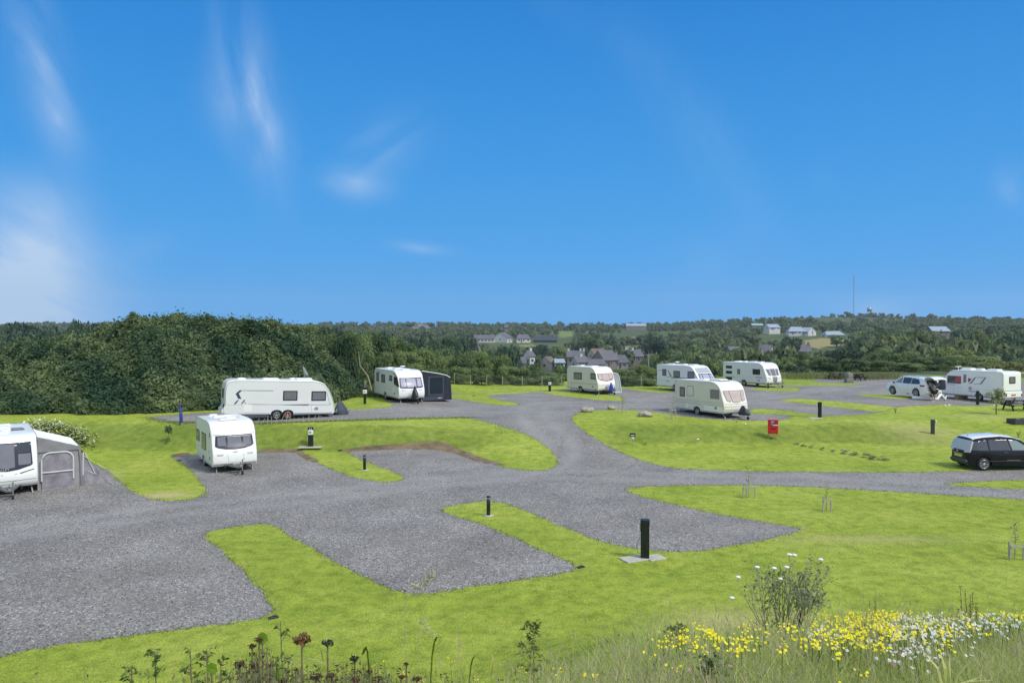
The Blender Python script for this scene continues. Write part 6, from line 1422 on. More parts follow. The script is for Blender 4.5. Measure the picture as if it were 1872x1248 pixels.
MB().lathe([(0,hh*.76),(3.4,hh*.78),(3.6,hh*.98),(0,hh)], 14, 'z').build('tank', 'steel', t); MB().bar((-3.6,0,hh*.4),(3.6,0,hh*.4),.4,.4).build('brace', 'steel', t)
d_ = 150; x = (1185.6-936)/FP*d_; zb = float(Z(x,d_)); t = empty('telegraph_pole', (x,d_,zb), 0, 0, 'wooden telegraph pole with cross arm right of the village', 'pole'); hz = HC-(646-600)/FP*d_-zb
MB().tube([(0,0,-.5),(0,0,hz)], .12, 7).build('pole', 'wood_grey', t); MB().bar((-.9,0,hz-.25),(.9,0,hz-.25),.1,.12).build('cross_arm', 'wood_grey', t)
for (px, r0, r1, dd) in ((1399,582,606,620),(1486,600,616,590)):
    x = (px-936)/FP*dd; zb = HC-(r1-600)/FP*dd; MB_ = MB().tube([(0,0,-2),(0,0,(r1-r0)/FP*dd)], .22, 6); o = MB_.build('telegraph_pole', 'wood_grey', None); o.location = (x,dd,zb); tag(o, 'slim distant pole above the bungalows' if px == 1399 else 'slim distant pole at the end of the middle bungalow', 'pole')
# bare leaning branch in the dark gap by the navy awning caravan
p = at(668,700) ; x = (672-936)/FP*66; o = MB().tube([(-.8,0,3.6),(-.7,0,2.6),(.0,.1,1.6),(.35,.1,.2)], [.03,.05,.07,.08], 6).build('bare_branch', 'wood_grey', None); o.location = (x,66,1.3); tag(o, 'bare grey branch leaning in the dark gap left of the navy awning caravan', 'branch')
# ------------------------------------------------------------------ foreground bank: grasses and flowers
def blades(name, label, X, Y, h0, h1, wid, cols, seed, lean=.35, seedhead=0.):
    g = np.random.default_rng(seed); n = len(X); z = Z(X, Y); h = g.uniform(h0, h1, n); a = g.uniform(0, 2*PI, n); ln = g.gamma(1.6, lean/2, n)*h
    w = wid*g.uniform(.6,1.4,n); B = np.column_stack([X, Y, z-.02]); dx = np.column_stack([np.cos(a), np.sin(a), 0*a]); sdv = np.column_stack([-np.sin(a), np.cos(a), 0*a])
    a2 = g.uniform(0, 2*PI, n); sdv = np.column_stack([np.cos(a2), np.sin(a2), 0*a])
    P1 = B+dx*(ln*.3)[:,None]+np.array([0,0,1])*(h*.55)[:,None]; P2 = B+dx*ln[:,None]+np.array([0,0,1])*(h*.97)[:,None]
    W = sdv*w[:,None]; V = np.stack([B-W*.6, B+W*.6, P1+W*.5, P1-W*.5, P2+W*.08, P2-W*.08], 1).reshape(-1,3)
    i = np.arange(n)[:,None]*6; Q = np.concatenate([i+np.array([[0,1,2,3]]), i+np.array([[3,2,4,5]])]); cols = np.array(cols); ci = g.choice(len(cols), n); C = cols[ci]*g.uniform(.7,1.3,(n,1)); C = np.concatenate([C, C*1.08])
    if seedhead > 0:
        m = g.random(n) < seedhead; k = m.sum(); T = P2[m]; s_ = g.uniform(.003,.007,k)[:,None]; up = np.column_stack([dx[m]*.35, ])+np.array([0,0,1]); L = g.uniform(.05,.12,k)[:,None]; sv = sdv[m]
        V2 = np.stack([T-up*L*.3, T+sv*s_+up*L*.2, T+up*L, T-sv*s_+up*L*.2], 1).reshape(-1,3); Q = np.concatenate([Q, len(V)+np.arange(4*k).reshape(-1,4)]); V = np.concatenate([V, V2]); C = np.concatenate([C, np.tile([[.56,.47,.30]], (k,1))*g.uniform(.7,1.2,(k,1))])
    C = np.column_stack([np.clip(C,0,1), np.ones(len(C))]); o = npmesh(name, V, quads=Q, mats=('blades',), attrs=[('hue','FLOAT_COLOR','FACE',C)])
    if label: tag(o, label, 'grass', None, 'stuff')
    return o
def sample_bank(n, seed, dens):
    g = np.random.default_rng(seed); y = g.uniform(2.6, 17.5, n*6)**1.; x = g.uniform(-.75, .75, n*6)*y; p = dens(x, y); m = g.random(n*6) < p; return x[m][:n], y[m][:n]
def edge_y(x, y):                      # far edge of the unmown bank, by direction
    u = x/np.maximum(y, .1); px = 936+u*FP
    return np.interp(px, [0,300,600,800,930,1050,1150,1300,1450,1600,1872,2000], [4.2,4.2,4.6,6.2,9.6,10.8,11.3,11.8,12.4,13.0,13.6,13.6])
def d_meadow(x, y): return sstep((edge_y(x, y)-y+.5*vnoise(x, y, 2.3, 2))/1.1)*np.clip(5/np.maximum(y, 3), .35, 1)
GREEN = [(.38,.46,.10),(.46,.53,.12),(.55,.58,.17),(.28,.37,.07)]; STRAW = [(.74,.66,.34),(.64,.59,.28),(.80,.73,.42),(.55,.52,.24)]
x, y = sample_bank(95000, 1, d_meadow); blades('meadow_grass', 'tall green and straw coloured grass on the bank in the foreground', x, y, .10, .45, .0045, GREEN+STRAW[:2]+[(.42,.46,.19),(.36,.43,.13)], 2, .75)
x, y = sample_bank(13000, 3, lambda x, y: d_meadow(x, y)*np.clip(.25+.9*vnoise(x, y, 1.3, 4), 0, 1)*sstep((y-4.2)/2)); blades('dry_grass', 'pale dry seeding grass among the green grass of the foreground bank', x, y, .3, .60, .0026, STRAW, 4, .8, .9)
# short ragged grass along the meadow edge and the near lawn
def d_lawn(x, y): return (y > edge_y(x, y)-.5)*(y > 5)*np.clip((edge_y(x, y)+3.2-y)/3, 0, 1)
x, y = sample_bank(22000, 5, d_lawn); blades('short_grass', 'short ragged grass where the lawn meets the unmown bank', x, y, .03, .11, .008, [(.22,.32,.05),(.27,.36,.07),(.33,.38,.10),(.15,.24,.03)], 6, .6)
def lawn_tufts():
    g = np.random.default_rng(8); e = []
    for k, P in POL:
        if k == 2: continue
        d = np.hypot(P[:,0], P[:,1]); m = (d < 62) & (P[:,1] > 8); Q = P[m]
        for r in range(5): e.append(Q+g.normal(size=Q.shape)*.07)
    e = np.concatenate(e); blades('edge_grass', 'ragged grass tufts overhanging the edges of the gravel', e[:,0], e[:,1], .03, .10, .022, [(.17,.25,.03),(.24,.31,.05),(.12,.17,.03),(.22,.22,.09)], 9, .9)
lawn_tufts()
def loose_stones():
    g = np.random.default_rng(81); E_ = []
    for k, P in POL:
        if k == 2: continue
        d = np.hypot(P[:,0], P[:,1]); Q = P[(d < 50) & (P[:,1] > 8)]
        for r in range(6): E_.append(Q+g.normal(size=Q.shape)*.16)
    y = 12+26*g.random(60000)**1.3; x = g.uniform(-1000, 1000, 60000)/FP*y; c = np.zeros(len(x), int)
    for k, P in POL: c[pip(x, y, P)] = k
    m = c == 1; E_.append(np.column_stack([x[m], y[m]])); A = np.concatenate(E_); n = len(A); s_ = g.uniform(.009, .026, n); z = Z(A[:,0], A[:,1])
    U = np.array([[1,0,0],[0,1,0],[-1,0,0],[0,-1,0],[0,0,.8],[0,0,-.4]], float); V = U[None]*s_[:,None,None]*g.uniform(.6,1.3,(n,6,1))+np.column_stack([A, z+s_*.3])[:,None]
    T = np.array([[0,1,4],[1,2,4],[2,3,4],[3,0,4]]); F_ = (np.arange(n)[:,None,None]*6+T[None]).reshape(-1,3); k_ = g.choice([.10,.18,.26,.42,.6], n, p=[.2,.3,.3,.15,.05]); C = np.repeat(np.column_stack([k_, k_*.97, k_*.93, np.ones(n)]), 4, 0)
    o = npmesh('loose_stones', V.reshape(-1,3), tris=F_, mats=('petals',), attrs=[('hue','FLOAT_COLOR','FACE',C)]); tag(o, 'loose stones on the gravel and spilt along its grass edges', 'stones', None, 'stuff')
loose_stones()
def turf():
    g = np.random.default_rng(71); n = 330000; y = 11+29*g.random(n)**1.25; x = (g.uniform(-1000, 1000, n))/FP*y
    px = 936+x/y*FP; c = np.zeros(n, int)
    for k, P in POL: c[pip(x, y, P)] = k
    m = c == 0; x, y = x[m], y[m]; blades('turf', 'short turf blades of the near lawn', x, y, .018, .050, .010, [(.27,.37,.04),(.34,.43,.055),(.42,.47,.09),(.21,.31,.03),(.46,.46,.14)], 72, .9)
turf()
def terrace_weeds():
    g = np.random.default_rng(18); n = 9000; px = g.uniform(262, 868, n); r0 = np.interp(px, [262,300,450,600,700,860],[763,771,774.5,770,766.6,763]); t = hit(px[::12], r0[::12]); X = np.repeat(t[:,0], 12)[:n]+g.normal(size=n)*.35; Y = np.repeat(t[:,1], 12)[:n]+g.normal(size=n)*.18
    blades('terrace_weeds', 'longer weeds along the top edge of the terrace bank', X, Y, .03, .14, .015, [(.20,.30,.07),(.26,.34,.09),(.32,.34,.15),(.15,.23,.05)], 19, .6)
    px = g.uniform(630, 700, 7000); py = g.uniform(704, 726, 7000); t = hit(px[::7], py[::7]); X = np.repeat(t[:,0], 7)+g.normal(size=7000)*.4; Y = np.repeat(t[:,1], 7)+g.normal(size=7000)*.5
    blades('rough_grass', 'long rough grass beside the navy awning caravan and its meter post', X, Y, .15, .55, .03, [(.14,.20,.05),(.22,.27,.07),(.10,.15,.03)], 20, .4)
    px = g.uniform(1435, 1640, 7000); py = g.uniform(686, 693, 7000); t = hit(px[::7], py[::7]); X = np.repeat(t[:,0], 7)+g.normal(size=7000)*.8; Y = np.repeat(t[:,1], 7)+g.normal(size=7000)*1.
    blades('rough_grass', 'long pale rough grass around the far picnic tables', X, Y, .15, .7, .035, [(.24,.25,.10),(.30,.28,.13),(.15,.19,.05)], 21, .4)
terrace_weeds()
def disc_flowers(name, label, spots, dz, rad_, cols, seed, cluster, centre=None, flat=.5, kind_stem=(.12,.20,.04)):
    g = np.random.default_rng(seed); V = []; T = []; C = []
    for (px, py, sx, sy, n) in spots:
        n = max(2, int(n*(.75 if px > 1520 else .42))); sx *= 1.25; sy *= 1.35 if px > 1520 else 1.9
        u = px+g.normal(size=n)*sx; v = py+g.normal(size=n)*sy; P = hit(u, v, dz)
        for p in P:
            if p[1] > 15: continue
            gz = float(Z(p[0], p[1])); a = g.uniform(0,6.28); w = np.array([math.cos(a), math.sin(a), 0])*.004; b0 = np.array([p[0]+g.normal()*.05, p[1]+g.normal()*.05, gz])
            k = len(V); V += [b0-w, b0+w, p+w, p-w]; T += [(k,k+1,k+2),(k,k+2,k+3)]; C += [kind_stem]*2
            for q in range(g.integers(*cluster)):
                c = p+np.array([g.normal()*.045, g.normal()*.045, g.normal()*.02])*(1 if cluster[1] > 2 else 0); r = rad_*g.uniform(.7,1.25)
                nz = np.array([g.normal()*flat, g.normal()*flat-.55, 1.]); nz /= np.linalg.norm(nz); e1 = np.cross(nz, [0,1,.3]); e1 /= np.linalg.norm(e1); e2 = np.cross(nz, e1); k = len(V)
                V.append(c+nz*.004); V += [c+(e1*math.cos(t)+e2*math.sin(t))*r for t in np.arange(6)*PI/3]; cc = cols[g.integers(len(cols))]
                T += [(k, k+1+i, k+1+(i+1) % 6) for i in range(6)]; C += [cc]*6
                if centre: k = len(V); V += [c+nz*.008+(e1*math.cos(t)+e2*math.sin(t))*r*.38 for t in (0,2.1,4.2)]; T.append((k,k+1,k+2)); C.append(centre)
    C = np.column_stack([np.array(C), np.ones(len(C))]); o = npmesh(name, np.array(V), tris=np.array(T), mats=('petals',), attrs=[('hue','FLOAT_COLOR','FACE',C)]); tag(o, label, 'wild flowers', None, 'stuff')
Y1c = [(.86,.76,.02),(.90,.82,.04),(.80,.66,.02)]
disc_flowers('yellow_flowers', 'yellow flat topped wild flowers in drifts across the foreground bank', [(1232,1172,17,6,33),(1310,1170,27,8,49),(1375,1168,22,8,33),(1450,1166,17,6,19),(1490,1158,17,8,16),(1560,1150,32,13,93),(1605,1140,30,13,93),(1622,1115,15,8,38),(1660,1112,17,8,13),(1700,1120,37,10,22),(1758,1122,15,8,19),(1840,1118,22,8,33),(1855,1103,6,4,4),(1665,1135,25,10,16),(1770,1150,50,13,11),(1240,1215,25,10,4),(1725,1172,7,8,7),(880,1232,50,10,7),(740,1236,17,10,8),(700,1224,12,8,8),(1060,1215,37,18,5),(960,1222,25,13,5),(1480,1240,75,8,5)], .42, .0145, Y1c, 31, (4,9))
disc_flowers('white_daisies', 'white daisies with yellow centres in drifts at the right of the foreground bank', [(1672,1140,22,12,93),(1705,1150,25,18,104),(1660,1180,17,13,49),(1700,1175,25,16,49),(1510,1160,20,10,27),(1535,1172,20,8,16),(1790,1128,32,9,82),(1840,1130,25,9,66),(1780,1140,25,10,33),(1620,1170,17,10,13),(1480,1150,7,5,4)], .40, .017, [(.78,.77,.78),(.70,.70,.76)], 32, (1,3), (.7,.55,.05))
disc_flowers('pink_flowers', 'scattered small pink wild flowers on the foreground bank', [(1275,1222,12,10,3),(1330,1205,17,10,3),(1642,1202,5,5,3),(1440,1200,37,13,3),(1130,1215,37,13,3)], .3, .016, [(.62,.28,.42),(.55,.25,.45)], 33, (1,4))
# leafy undergrowth of the bank
def undergrowth():
    g = np.random.default_rng(40); x, y = sample_bank(8500, 41, lambda x, y: d_meadow(x, y)*np.clip(.35+1.0*vnoise(x, y, 1.0, 7), 0, 1)); n = len(x); z = Z(x, y)+g.uniform(.03,.32,n)
    V = leaves(np.column_stack([x, y, z]), np.tile([0,-.3,1.], (n,1)), .030, .7, 1.9, 42); o = leafmesh('undergrowth', V, g.random(n), 'leaf_meadow'); tag(o, 'low leafy weeds between the grasses of the foreground bank', 'weeds', None, 'stuff')
undergrowth()
def fore_tangle():
    g = np.random.default_rng(61); n = 900; px = np.concatenate([g.uniform(395, 800, n//2), g.normal(470, 40, n//2)]); d_ = g.uniform(2.75, 3.6, n); X = (px-936)/FP*d_
    o = blades('withered_undergrowth', None, X, d_, .55, .86, .0014, [(.30,.24,.14),(.20,.26,.08),(.40,.34,.20),(.16,.10,.06),(.28,.34,.12)], 62, .7, 0.); tag(o, 'tangle of withered stems and weeds along the bottom edge on the left', 'weeds', None, 'stuff')
fore_tangle()
def fore_leaves():
    g = np.random.default_rng(64); n = 2700; px = np.concatenate([g.normal(590, 170, n//2), g.normal(480, 60, n//4), g.normal(640, 70, n//4)]); d_ = g.uniform(2.75, 3.9, len(px)); X = (px-936)/FP*d_; zt = HC-(g.triangular(1226, 1290, 1292, len(px))-40*np.exp(-((px-470)/55)**2)-14*np.exp(-((px-650)/90)**2)-600)/FP*d_
    V = leaves(np.column_stack([X, d_, zt]), g.normal(size=(len(px),3)), .009, .6, 2.4, 65); o = leafmesh('withered_leaves', V, g.random(len(px)), 'deadmix'); tag(o, 'withered brown and green leaves crowding the bottom left edge', 'weeds', None, 'stuff')
    m = g.random(len(px)) < .35; S0 = np.column_stack([X, d_, zt])[m]; b0 = S0.copy(); b0[:,2] = Z(b0[:,0], b0[:,1]); b0[:,0] += g.normal(size=len(b0))*.05; w = .0016
    Vs = np.stack([b0-[w,0,0], b0+[w,0,0], S0+[w*.5,0,.02], S0-[w*.5,0,-.02]], 1).reshape(-1,3); k = len(S0); c = np.array([(.34,.29,.17,1),(.24,.30,.10,1),(.42,.38,.24,1)])[g.integers(0,3,k)]
    o = npmesh('withered_stems', Vs, quads=np.arange(4*k).reshape(-1,4), mats=('blades',), attrs=[('hue','FLOAT_COLOR','FACE',c)]); tag(o, 'thin withered stems crowding the bottom left edge', 'weeds', None, 'stuff')
M['deadmix'] = leafmat('withered_mix', (.10,.06,.035), (.26,.30,.10), .2, .25)
fore_leaves()
# the open twiggy bush
def P3(px, py, d_): D_ = ray(px, py); t_ = d_/D_[1]; return Vector((D_[0]*t_, d_, HC+D_[2]*t_))
def twiggy():
    base = P3(1425,1190,10.6); base.z = float(Z(base.x, base.y)); t = empty('twiggy_bush', base, 0, 0, 'open twiggy bush with flat white flower heads rising from the foreground bank', 'bush'); g = random.Random(12); st = MB(); st2 = MB(); LV = []; tips = []
    def grow(p, d_, L_, r_, lv, mb):
        q = p+d_*L_; m_ = (p+q)/2+Vector((g.uniform(-1,1),g.uniform(-1,1),0))*L_*.07; mb.tube([p, m_, q], [r_, r_*.85, r_*.65], 5 if lv < 2 else 4, caps=False)
        if lv >= 4: tips.append(q); return
        for _ in range(2 if lv else 3):
            a = g.uniform(0,6.28); s_ = g.uniform(.18,.42); nd = (d_+Vector((math.cos(a)*s_, math.sin(a)*s_, g.uniform(-.05,.18)))).normalized(); grow(q, nd, L_*g.uniform(.62,.9), r_*.66, lv+1, mb)
        if lv >= 3: tips.append(m_)
    for k in range(13):
        x0 = g.uniform(-.16,.30); dr = Vector((x0*1.1-.12+g.uniform(-.35,.25), g.uniform(-.25,.25), 1)).normalized(); grow(Vector((x0, g.uniform(-.15,.15), 0)), dr, g.uniform(.26,.36), .011, 0, st if k % 5 else st2)
    st.build('twigs', 'twig', t); st2.build('twigs', 'wood_dark', t)
    gg = np.random.default_rng(13); up = [q for q in tips if q.z > .62]; P = np.array([tuple(q) for q in up]*3); P += gg.normal(size=P.shape)*.035; P2_ = np.array([tuple(q) for q in tips if q.z <= .62]); 
    m_ = (P[:,0] > .0) | (gg.random(len(P)) < .35); P = P[m_]
    leafmesh('leaves', leaves(P, gg.normal(size=P.shape), .030, .5, 1.8, 14), gg.random(len(P)), 'leaf_sage', t)
    P = np.array([tuple(Vector((gg.normal()*.10-.05, gg.normal()*.06, gg.uniform(.3,1.12)))) for _ in range(260)]); leafmesh('leaves', leaves(P, gg.normal(size=P.shape), .030, .5, 1.7, 15), gg.random(len(P)), 'leaf_meadow', t)
    for (px, py) in ((1384,1036),(1349,1054),(1443,1013),(1452,1014),(1415,1038),(1438,1036),(1500,1022),(1338,1092),(1426,1057)):
        q = P3(px, py, 10.55)-base; MB().lathe([(0,.012),(.03,.012),(.042,.0),(0,-.02)], 9, 'z', q).build('flower_head', 'paper', t)
        b = MB(); b.tube([q*.9+Vector((0,0,-.12)), q], [.005,.004], 4); b.tube([Vector((q.x*.45, 0, .35)), q*.9+Vector((0,0,-.12))], [.007,.005], 4); b.build('stem', 'twig', t)
twiggy()
# foreground dead flower heads on the left
def dead_head(px, py, d_, size, label, m='deadhead', lean=0., grp='withered brown flower heads in the foreground', dark=False, stemto=None):
    top_ = P3(px, py, d_); bx = top_.x+lean; gz = float(Z(bx, d_)); t = empty('withered_flower', (bx, d_, gz), 0, 0, label, 'flower', grp); q = top_-Vector((bx, d_, gz)); g = np.random.default_rng(int(px*7+py))
    MB().tube([(0,0,0),(q.x*.4+.01,0,q.z*.5),(q.x*.9,0,q.z*.9),(q.x,0,q.z)], [.006,.005,.004,.004], 6).build('stem', 'deadstem', t)
    n = 90; d3 = g.normal(size=(n,3)); d3 /= np.linalg.norm(d3,axis=1)[:,None]; P = d3*np.array([1,.8,.55])*size*g.uniform(.45,1,n)[:,None]+np.array([q.x, 0, q.z]); leafmesh('petals', leaves(P, d3, size*.34, .7, 1.7, int(px)), g.random(n)*(.5 if dark else 1), m, t)
M['deadhead'] = leafmat('withered_petals', (.035,.018,.012), (.20,.10,.05), .5, .1); M['deadgreen'] = leafmat('dark_withered', (.02,.03,.02), (.10,.12,.07), .3, .1); M['deadstem'] = mat('withered_stem', (.22,.19,.10), .8, var=.4, scale=30)
hd = [(552,1168,2.9,.037,'large brown withered flower head on a tall straight stem, largest of the row',.0,'deadhead'),(599,1174,3.0,.026,'dark greenish withered flower head right of the largest brown one',.0,'deadgreen'),(648,1203,3.1,.022,'withered flower head with a few white tips',.02,'deadgreen'),
      (474,1168,3.1,.020,'dark brown twin head at the top of the left clump',.0,'deadhead'),(461,1180,3.1,.018,'dark brown head just below the twin head of the left clump',.0,'deadhead'),(438,1212,3.1,.024,'dull brown head at the left of the left clump',.02,'deadhead'),(467,1216,3.0,.020,'reddish brown head in the middle of the left clump',.0,'deadhead'),(494,1216,3.0,.018,'brown head at the right of the left clump',.0,'deadhead'),
      (541,1223,2.9,.010,'tiny brown bud low on the left of the tall stem',.0,'deadhead'),(743,1213,3.1,.012,'small brown bud on a thin dark stem',.0,'deadhead'),(578,1236,2.9,.024,'brown head at the bottom edge under the tall ones',.0,'deadhead'),(606,1233,2.9,.018,'reddish head at the bottom edge right of centre clump',.0,'deadhead'),(676,1226,3.0,.016,'dark brown head beside the yellow flowers',.0,'deadhead'),(690,1240,3.0,.020,'broad dull brown head below the yellow flowers',.0,'deadhead'),
      (734,1236,3.0,.015,'brown head under the small bud',.0,'deadhead'),(650,1242,3.0,.022,'grey brown head at the bottom edge left of the yellow flowers',.0,'deadhead'),(516,1244,2.9,.018,'dark head touching the bottom edge',.0,'deadhead'),(762,1240,3.1,.018,'brown head at the bottom edge right of the small bud',.0,'deadhead')]
for a in hd: dead_head(a[0], a[1], a[2], a[3], a[4], a[6], a[5])
def weed(px, py, d_, label, m='leaf_meadow', n=26, wid=.13, ls=.018, name='weed', stem='deadstem', bushy=.6):
    top_ = P3(px, py, d_); gz = float(Z(top_.x, d_)); t = empty(name, (top_.x, d_, gz), 0, 0, label, 'weed', 'leafy weeds in the foreground'); h_ = top_.z-gz; g = np.random.default_rng(int(px)); b = MB(); P = []; N_ = []
    b.tube([(0,0,0),(.01,0,h_*.6),(0,0,h_)], [.006,.004,.002], 5)
    for k in range(n):
        z = h_*(1-bushy*g.random()**1.3); a = g.uniform(0,6.28); r_ = wid*g.uniform(.15,1)*(1-.5*(z/h_)**3); tip = Vector((math.cos(a)*r_, math.sin(a)*r_, z)); b.tube([(0,0,z-r_*.6), tip], [.0025,.0015], 4, caps=False)
        for q in range(4): P.append(tuple(tip*(.6+.15*q)+Vector((0,0,z*(.4-.15*q)-r_*.1)))); N_.append((math.cos(a)*.4, math.sin(a)*.4, 1))
    b.build('stem', stem, t); P = np.array(P)+g.normal(size=(len(P),3))*.006; leafmesh('leaves', leaves(P, np.array(N_), ls, .5, 1.9, int(px)+1), g.random(len(P)), m, t)
for a in ((378,1186,3.3,'leafy weed with a yellow green star shaped top left of the withered heads'),(403,1206,3.2,'small green weed just right of the star topped one'),(513,1135,3.4,'tall thin feathery weed rising above the withered heads'),(283,1190,3.4,'sparse pale weed at the far left of the foreground'),(348,1190,3.5,'sparse weed between the pale one and the star topped one'),(240,1215,3.4,'low thin weed near the bottom left'),(1240,1140,9.6,'dark green feathery weed above the left end of the yellow flowers'),(975,1135,8.0,'grey green bushy weed where the lawn meets the bank in the centre'),(1300,1196,6.6,'dark broad leaved weed low on the bank')):
    big = a[0] in (1240,975,1300); weed(*a, n=70 if big else 24, wid=.26 if big else .10, ls=.03 if big else .015, m='leaf_tree' if a[0] in (1240,1300) else 'leaf_meadow')
for (px, py, d_, lb) in ((387,1228,3.0,'single round green leaf left of the clump'),(480,1172,3.1,'bright green leaf beside the twin brown head')):
    p = P3(px, py, d_); gz = float(Z(p.x, d_)); t = empty('leafy_sprout', (p.x, d_, gz), 0, 0, lb, 'leaf', 'broad leaves in the foreground'); h_ = p.z-gz; MB().tube([(0,0,0),(0,0,h_)], .003, 5).build('stem', 'leafgreen' if False else 'deadstem', t)
    vs = [(-.0,-.0,h_-.02),(.022,.004,h_+.002),(.018,0,h_+.03),(0,-.004,h_+.042),(-.018,0,h_+.03),(-.022,.004,h_+.002)]; b = MB(); b.add(vs, [tuple(range(6))]); b.add([(x_,y_+.002,z_) for x_,y_,z_ in vs], [tuple(range(5,-1,-1))]); b.build('blade', 'limeleaf', t)
def arch_stem(pts, d_, label, m='twig', r_=.0013, seeds=0, sm='deadhead', name='arching_grass', grp='arching grasses in the foreground', spread=.02, ls=.012):
    P = [P3(a, b_, d_) for a, b_ in pts]; g0 = Vector((P[0].x, d_, float(Z(P[0].x, d_)))); t = empty(name, g0, 0, 0, label, 'grass stem', grp); Q = [Vector((0,0,0))]+[p-g0 for p in P]; Q = [Vector(q) for q in smoothpoly([tuple(q) for q in Q], 5)]
    MB().tube(Q, r_, 5).build('stem', m, t)
    if seeds:
        g = np.random.default_rng(int(pts[0][0])); k = g.integers(int(len(Q)*.55), len(Q), seeds); A = np.array([tuple(Q[i]) for i in k])+g.normal(size=(seeds,3))*spread; leafmesh('seed_head', leaves(A, g.normal(size=(seeds,3)), ls, .5, 2.2, 3), g.random(seeds), sm, t)
M['leaf_straw'] = leafmat('straw_seeds', (.40,.36,.22), (.70,.66,.46), .3, .3)
arch_stem([(742,1098),(765,1075),(792,1048)], 4.2, 'pale feathery grass head crossing the second pitch', seeds=170, sm='leaf_straw', spread=.016, ls=.010); arch_stem([(765,1160),(775,1142),(790,1160)], 4.0, 'whitish drooping grass head in the lawn left of centre', seeds=60, sm='leaf_straw', spread=.014, ls=.008)
arch_stem([(838,1156),(846,1125),(850,1104)], 4.4, 'thin straight straw coloured stem in the centre foreground'); arch_stem([(545,1236),(600,1212),(618,1192)], 3.0, 'pale arching stem right of the tall withered head'); arch_stem([(515,1240),(538,1210),(546,1192)], 3.0, 'pale arching stem left of the tall withered head')
def blade(px0, py0, px1, py1, d_, label, w=.012, m='limeleaf'):
    a = P3(px0, py0, d_); b_ = P3(px1, py1, d_); g0 = Vector((a.x+(a.x-b_.x)*.6, d_, float(Z(a.x, d_)))); pts = smoothpoly([(0,0,0), tuple(a-g0), tuple(b_-g0)], 5); vs = []
    for i, p in enumerate(pts): k = w*math.sin(PI*(.12+.88*(1-i/(len(pts)-1))))+.0005; vs += [(p[0]-k,p[1],p[2]),(p[0]+k,p[1]+.002,p[2]),(p[0],p[1]+k*.5,p[2])]
    b = MB(); n = len(pts); b.add(vs, [(i*3+j, i*3+(j+1)%3, (i+1)*3+(j+1)%3, (i+1)*3+j) for i in range(n-1) for j in range(3)], 0, True); o = b.build('wide_grass', m, None); o.location = g0; tag(o, label, 'grass', 'broad grasses in the foreground')
blade(676,1216,662,1196,3.0,'broad bright green blade right of the white tipped head',.007); blade(790,1200,810,1165,3.6,'long dark green blade in the centre foreground',.004); blade(858,1245,872,1195,3.4,'narrow green blade right of the yellow flowers',.003); blade(510,1240,508,1228,2.9,'short bright blade at the bottom edge')
for k, (px, py, h_, lb, m_) in enumerate(((1738,1228,44,'yellowing sword leaved plant at the bottom right','leaf_lime'),(1790,1180,0,'',''),)):
    if not lb: continue
    p = P3(1735,1245,6.4); gz = float(Z(p.x, p.y)); g = random.Random(5); V = []
    for q in range(15):
        a = g.uniform(0,6.28); l_ = g.uniform(.30,.62); s_ = g.uniform(.15,.9); w = .013; sd = Vector((-math.sin(a), math.cos(a), 0)); pts = [Vector((0,0,0)), Vector((math.cos(a)*s_*.3*l_, math.sin(a)*s_*.3*l_, l_*.6)), Vector((math.cos(a)*s_*l_*.8, math.sin(a)*s_*l_*.8, l_*(1-.35*s_)))]; vs = []
        for pp, ww in zip(pts, (w*.8, w, .001)): vs += [pp-sd*ww, pp+sd*ww]
        V += [vs[0],vs[1],vs[3],vs[2],vs[2],vs[3],vs[5],vs[4]]
    o = leafmesh('sword_leaf_plant', np.array([tuple(v) for v in V]), np.repeat(np.array([g.random() for _ in range(15)]), 2), m_); o.location = (p.x, p.y, gz+.05); tag(o, lb, 'plant')
for (px, py, d_, lb) in ((1610,1090,12.6,'reddish brown dock stems standing behind the daisies, left of two'),(1775,1082,13.0,'reddish brown dock stems standing behind the daisies, right of two')):
    p = P3(px, py, d_); gz = float(Z(p.x, p.y)); t = empty('dock_plant', (p.x, d_, gz), 0, 0, lb, 'plant', 'brown dock plants'); g = random.Random(px); b = MB(); P = []
    for _ in range(9 if px == 1775 else 5):
        x0, y0 = g.uniform(-.25,.25), g.uniform(-.1,.1); h_ = (p.z-gz)*g.uniform(.6,1.1); b.tube([(x0*.5,y0,0),(x0,y0,h_)], [.007,.003], 4); P += [(x0+g.uniform(-.02,.02), y0+g.uniform(-.02,.02), h_*g.uniform(.5,1)) for _ in range(40)]
    b.build('stem', 'deadstem', t); P = np.array(P); leafmesh('seed_head', leaves(P, np.random.default_rng(1).normal(size=P.shape), .016, .5, 1.6, 4), np.random.default_rng(2).random(len(P)), 'deadhead', t)
# ------------------------------------------------------------------ air, sky, sun, camera
def haze():
    m = bpy.data.materials.new('haze'); m.use_nodes = True; nt = m.node_tree; nt.nodes.clear(); o = nt.nodes.new('ShaderNodeOutputMaterial'); v = nt.nodes.new('ShaderNodeVolumePrincipled')
    v.inputs['Color'].default_value = (.80,.90,1,1); v.inputs['Density'].default_value = .00016; v.inputs['Anisotropy'].default_value = .2; nt.links.new(v.outputs[0], o.inputs['Volume'])
    b = MB(); b.box((0,0,-16),(5200,5200,272)); ob = b.build('haze', (m,), None); tag(ob, 'thin blue air between the camp site and the far hills', None, kind='stuff')
    ob.location = (0,0,0)
HAZE = True
if HAZE: haze()
w = bpy.data.worlds.new('World'); S.world = w; w.use_nodes = True; nt = w.node_tree; N = nt.nodes; Lk = nt.links; bg = N['Background']
SUN_EL, SUN_AZ = rad(50), rad(125)       # azimuth clockwise from +Y
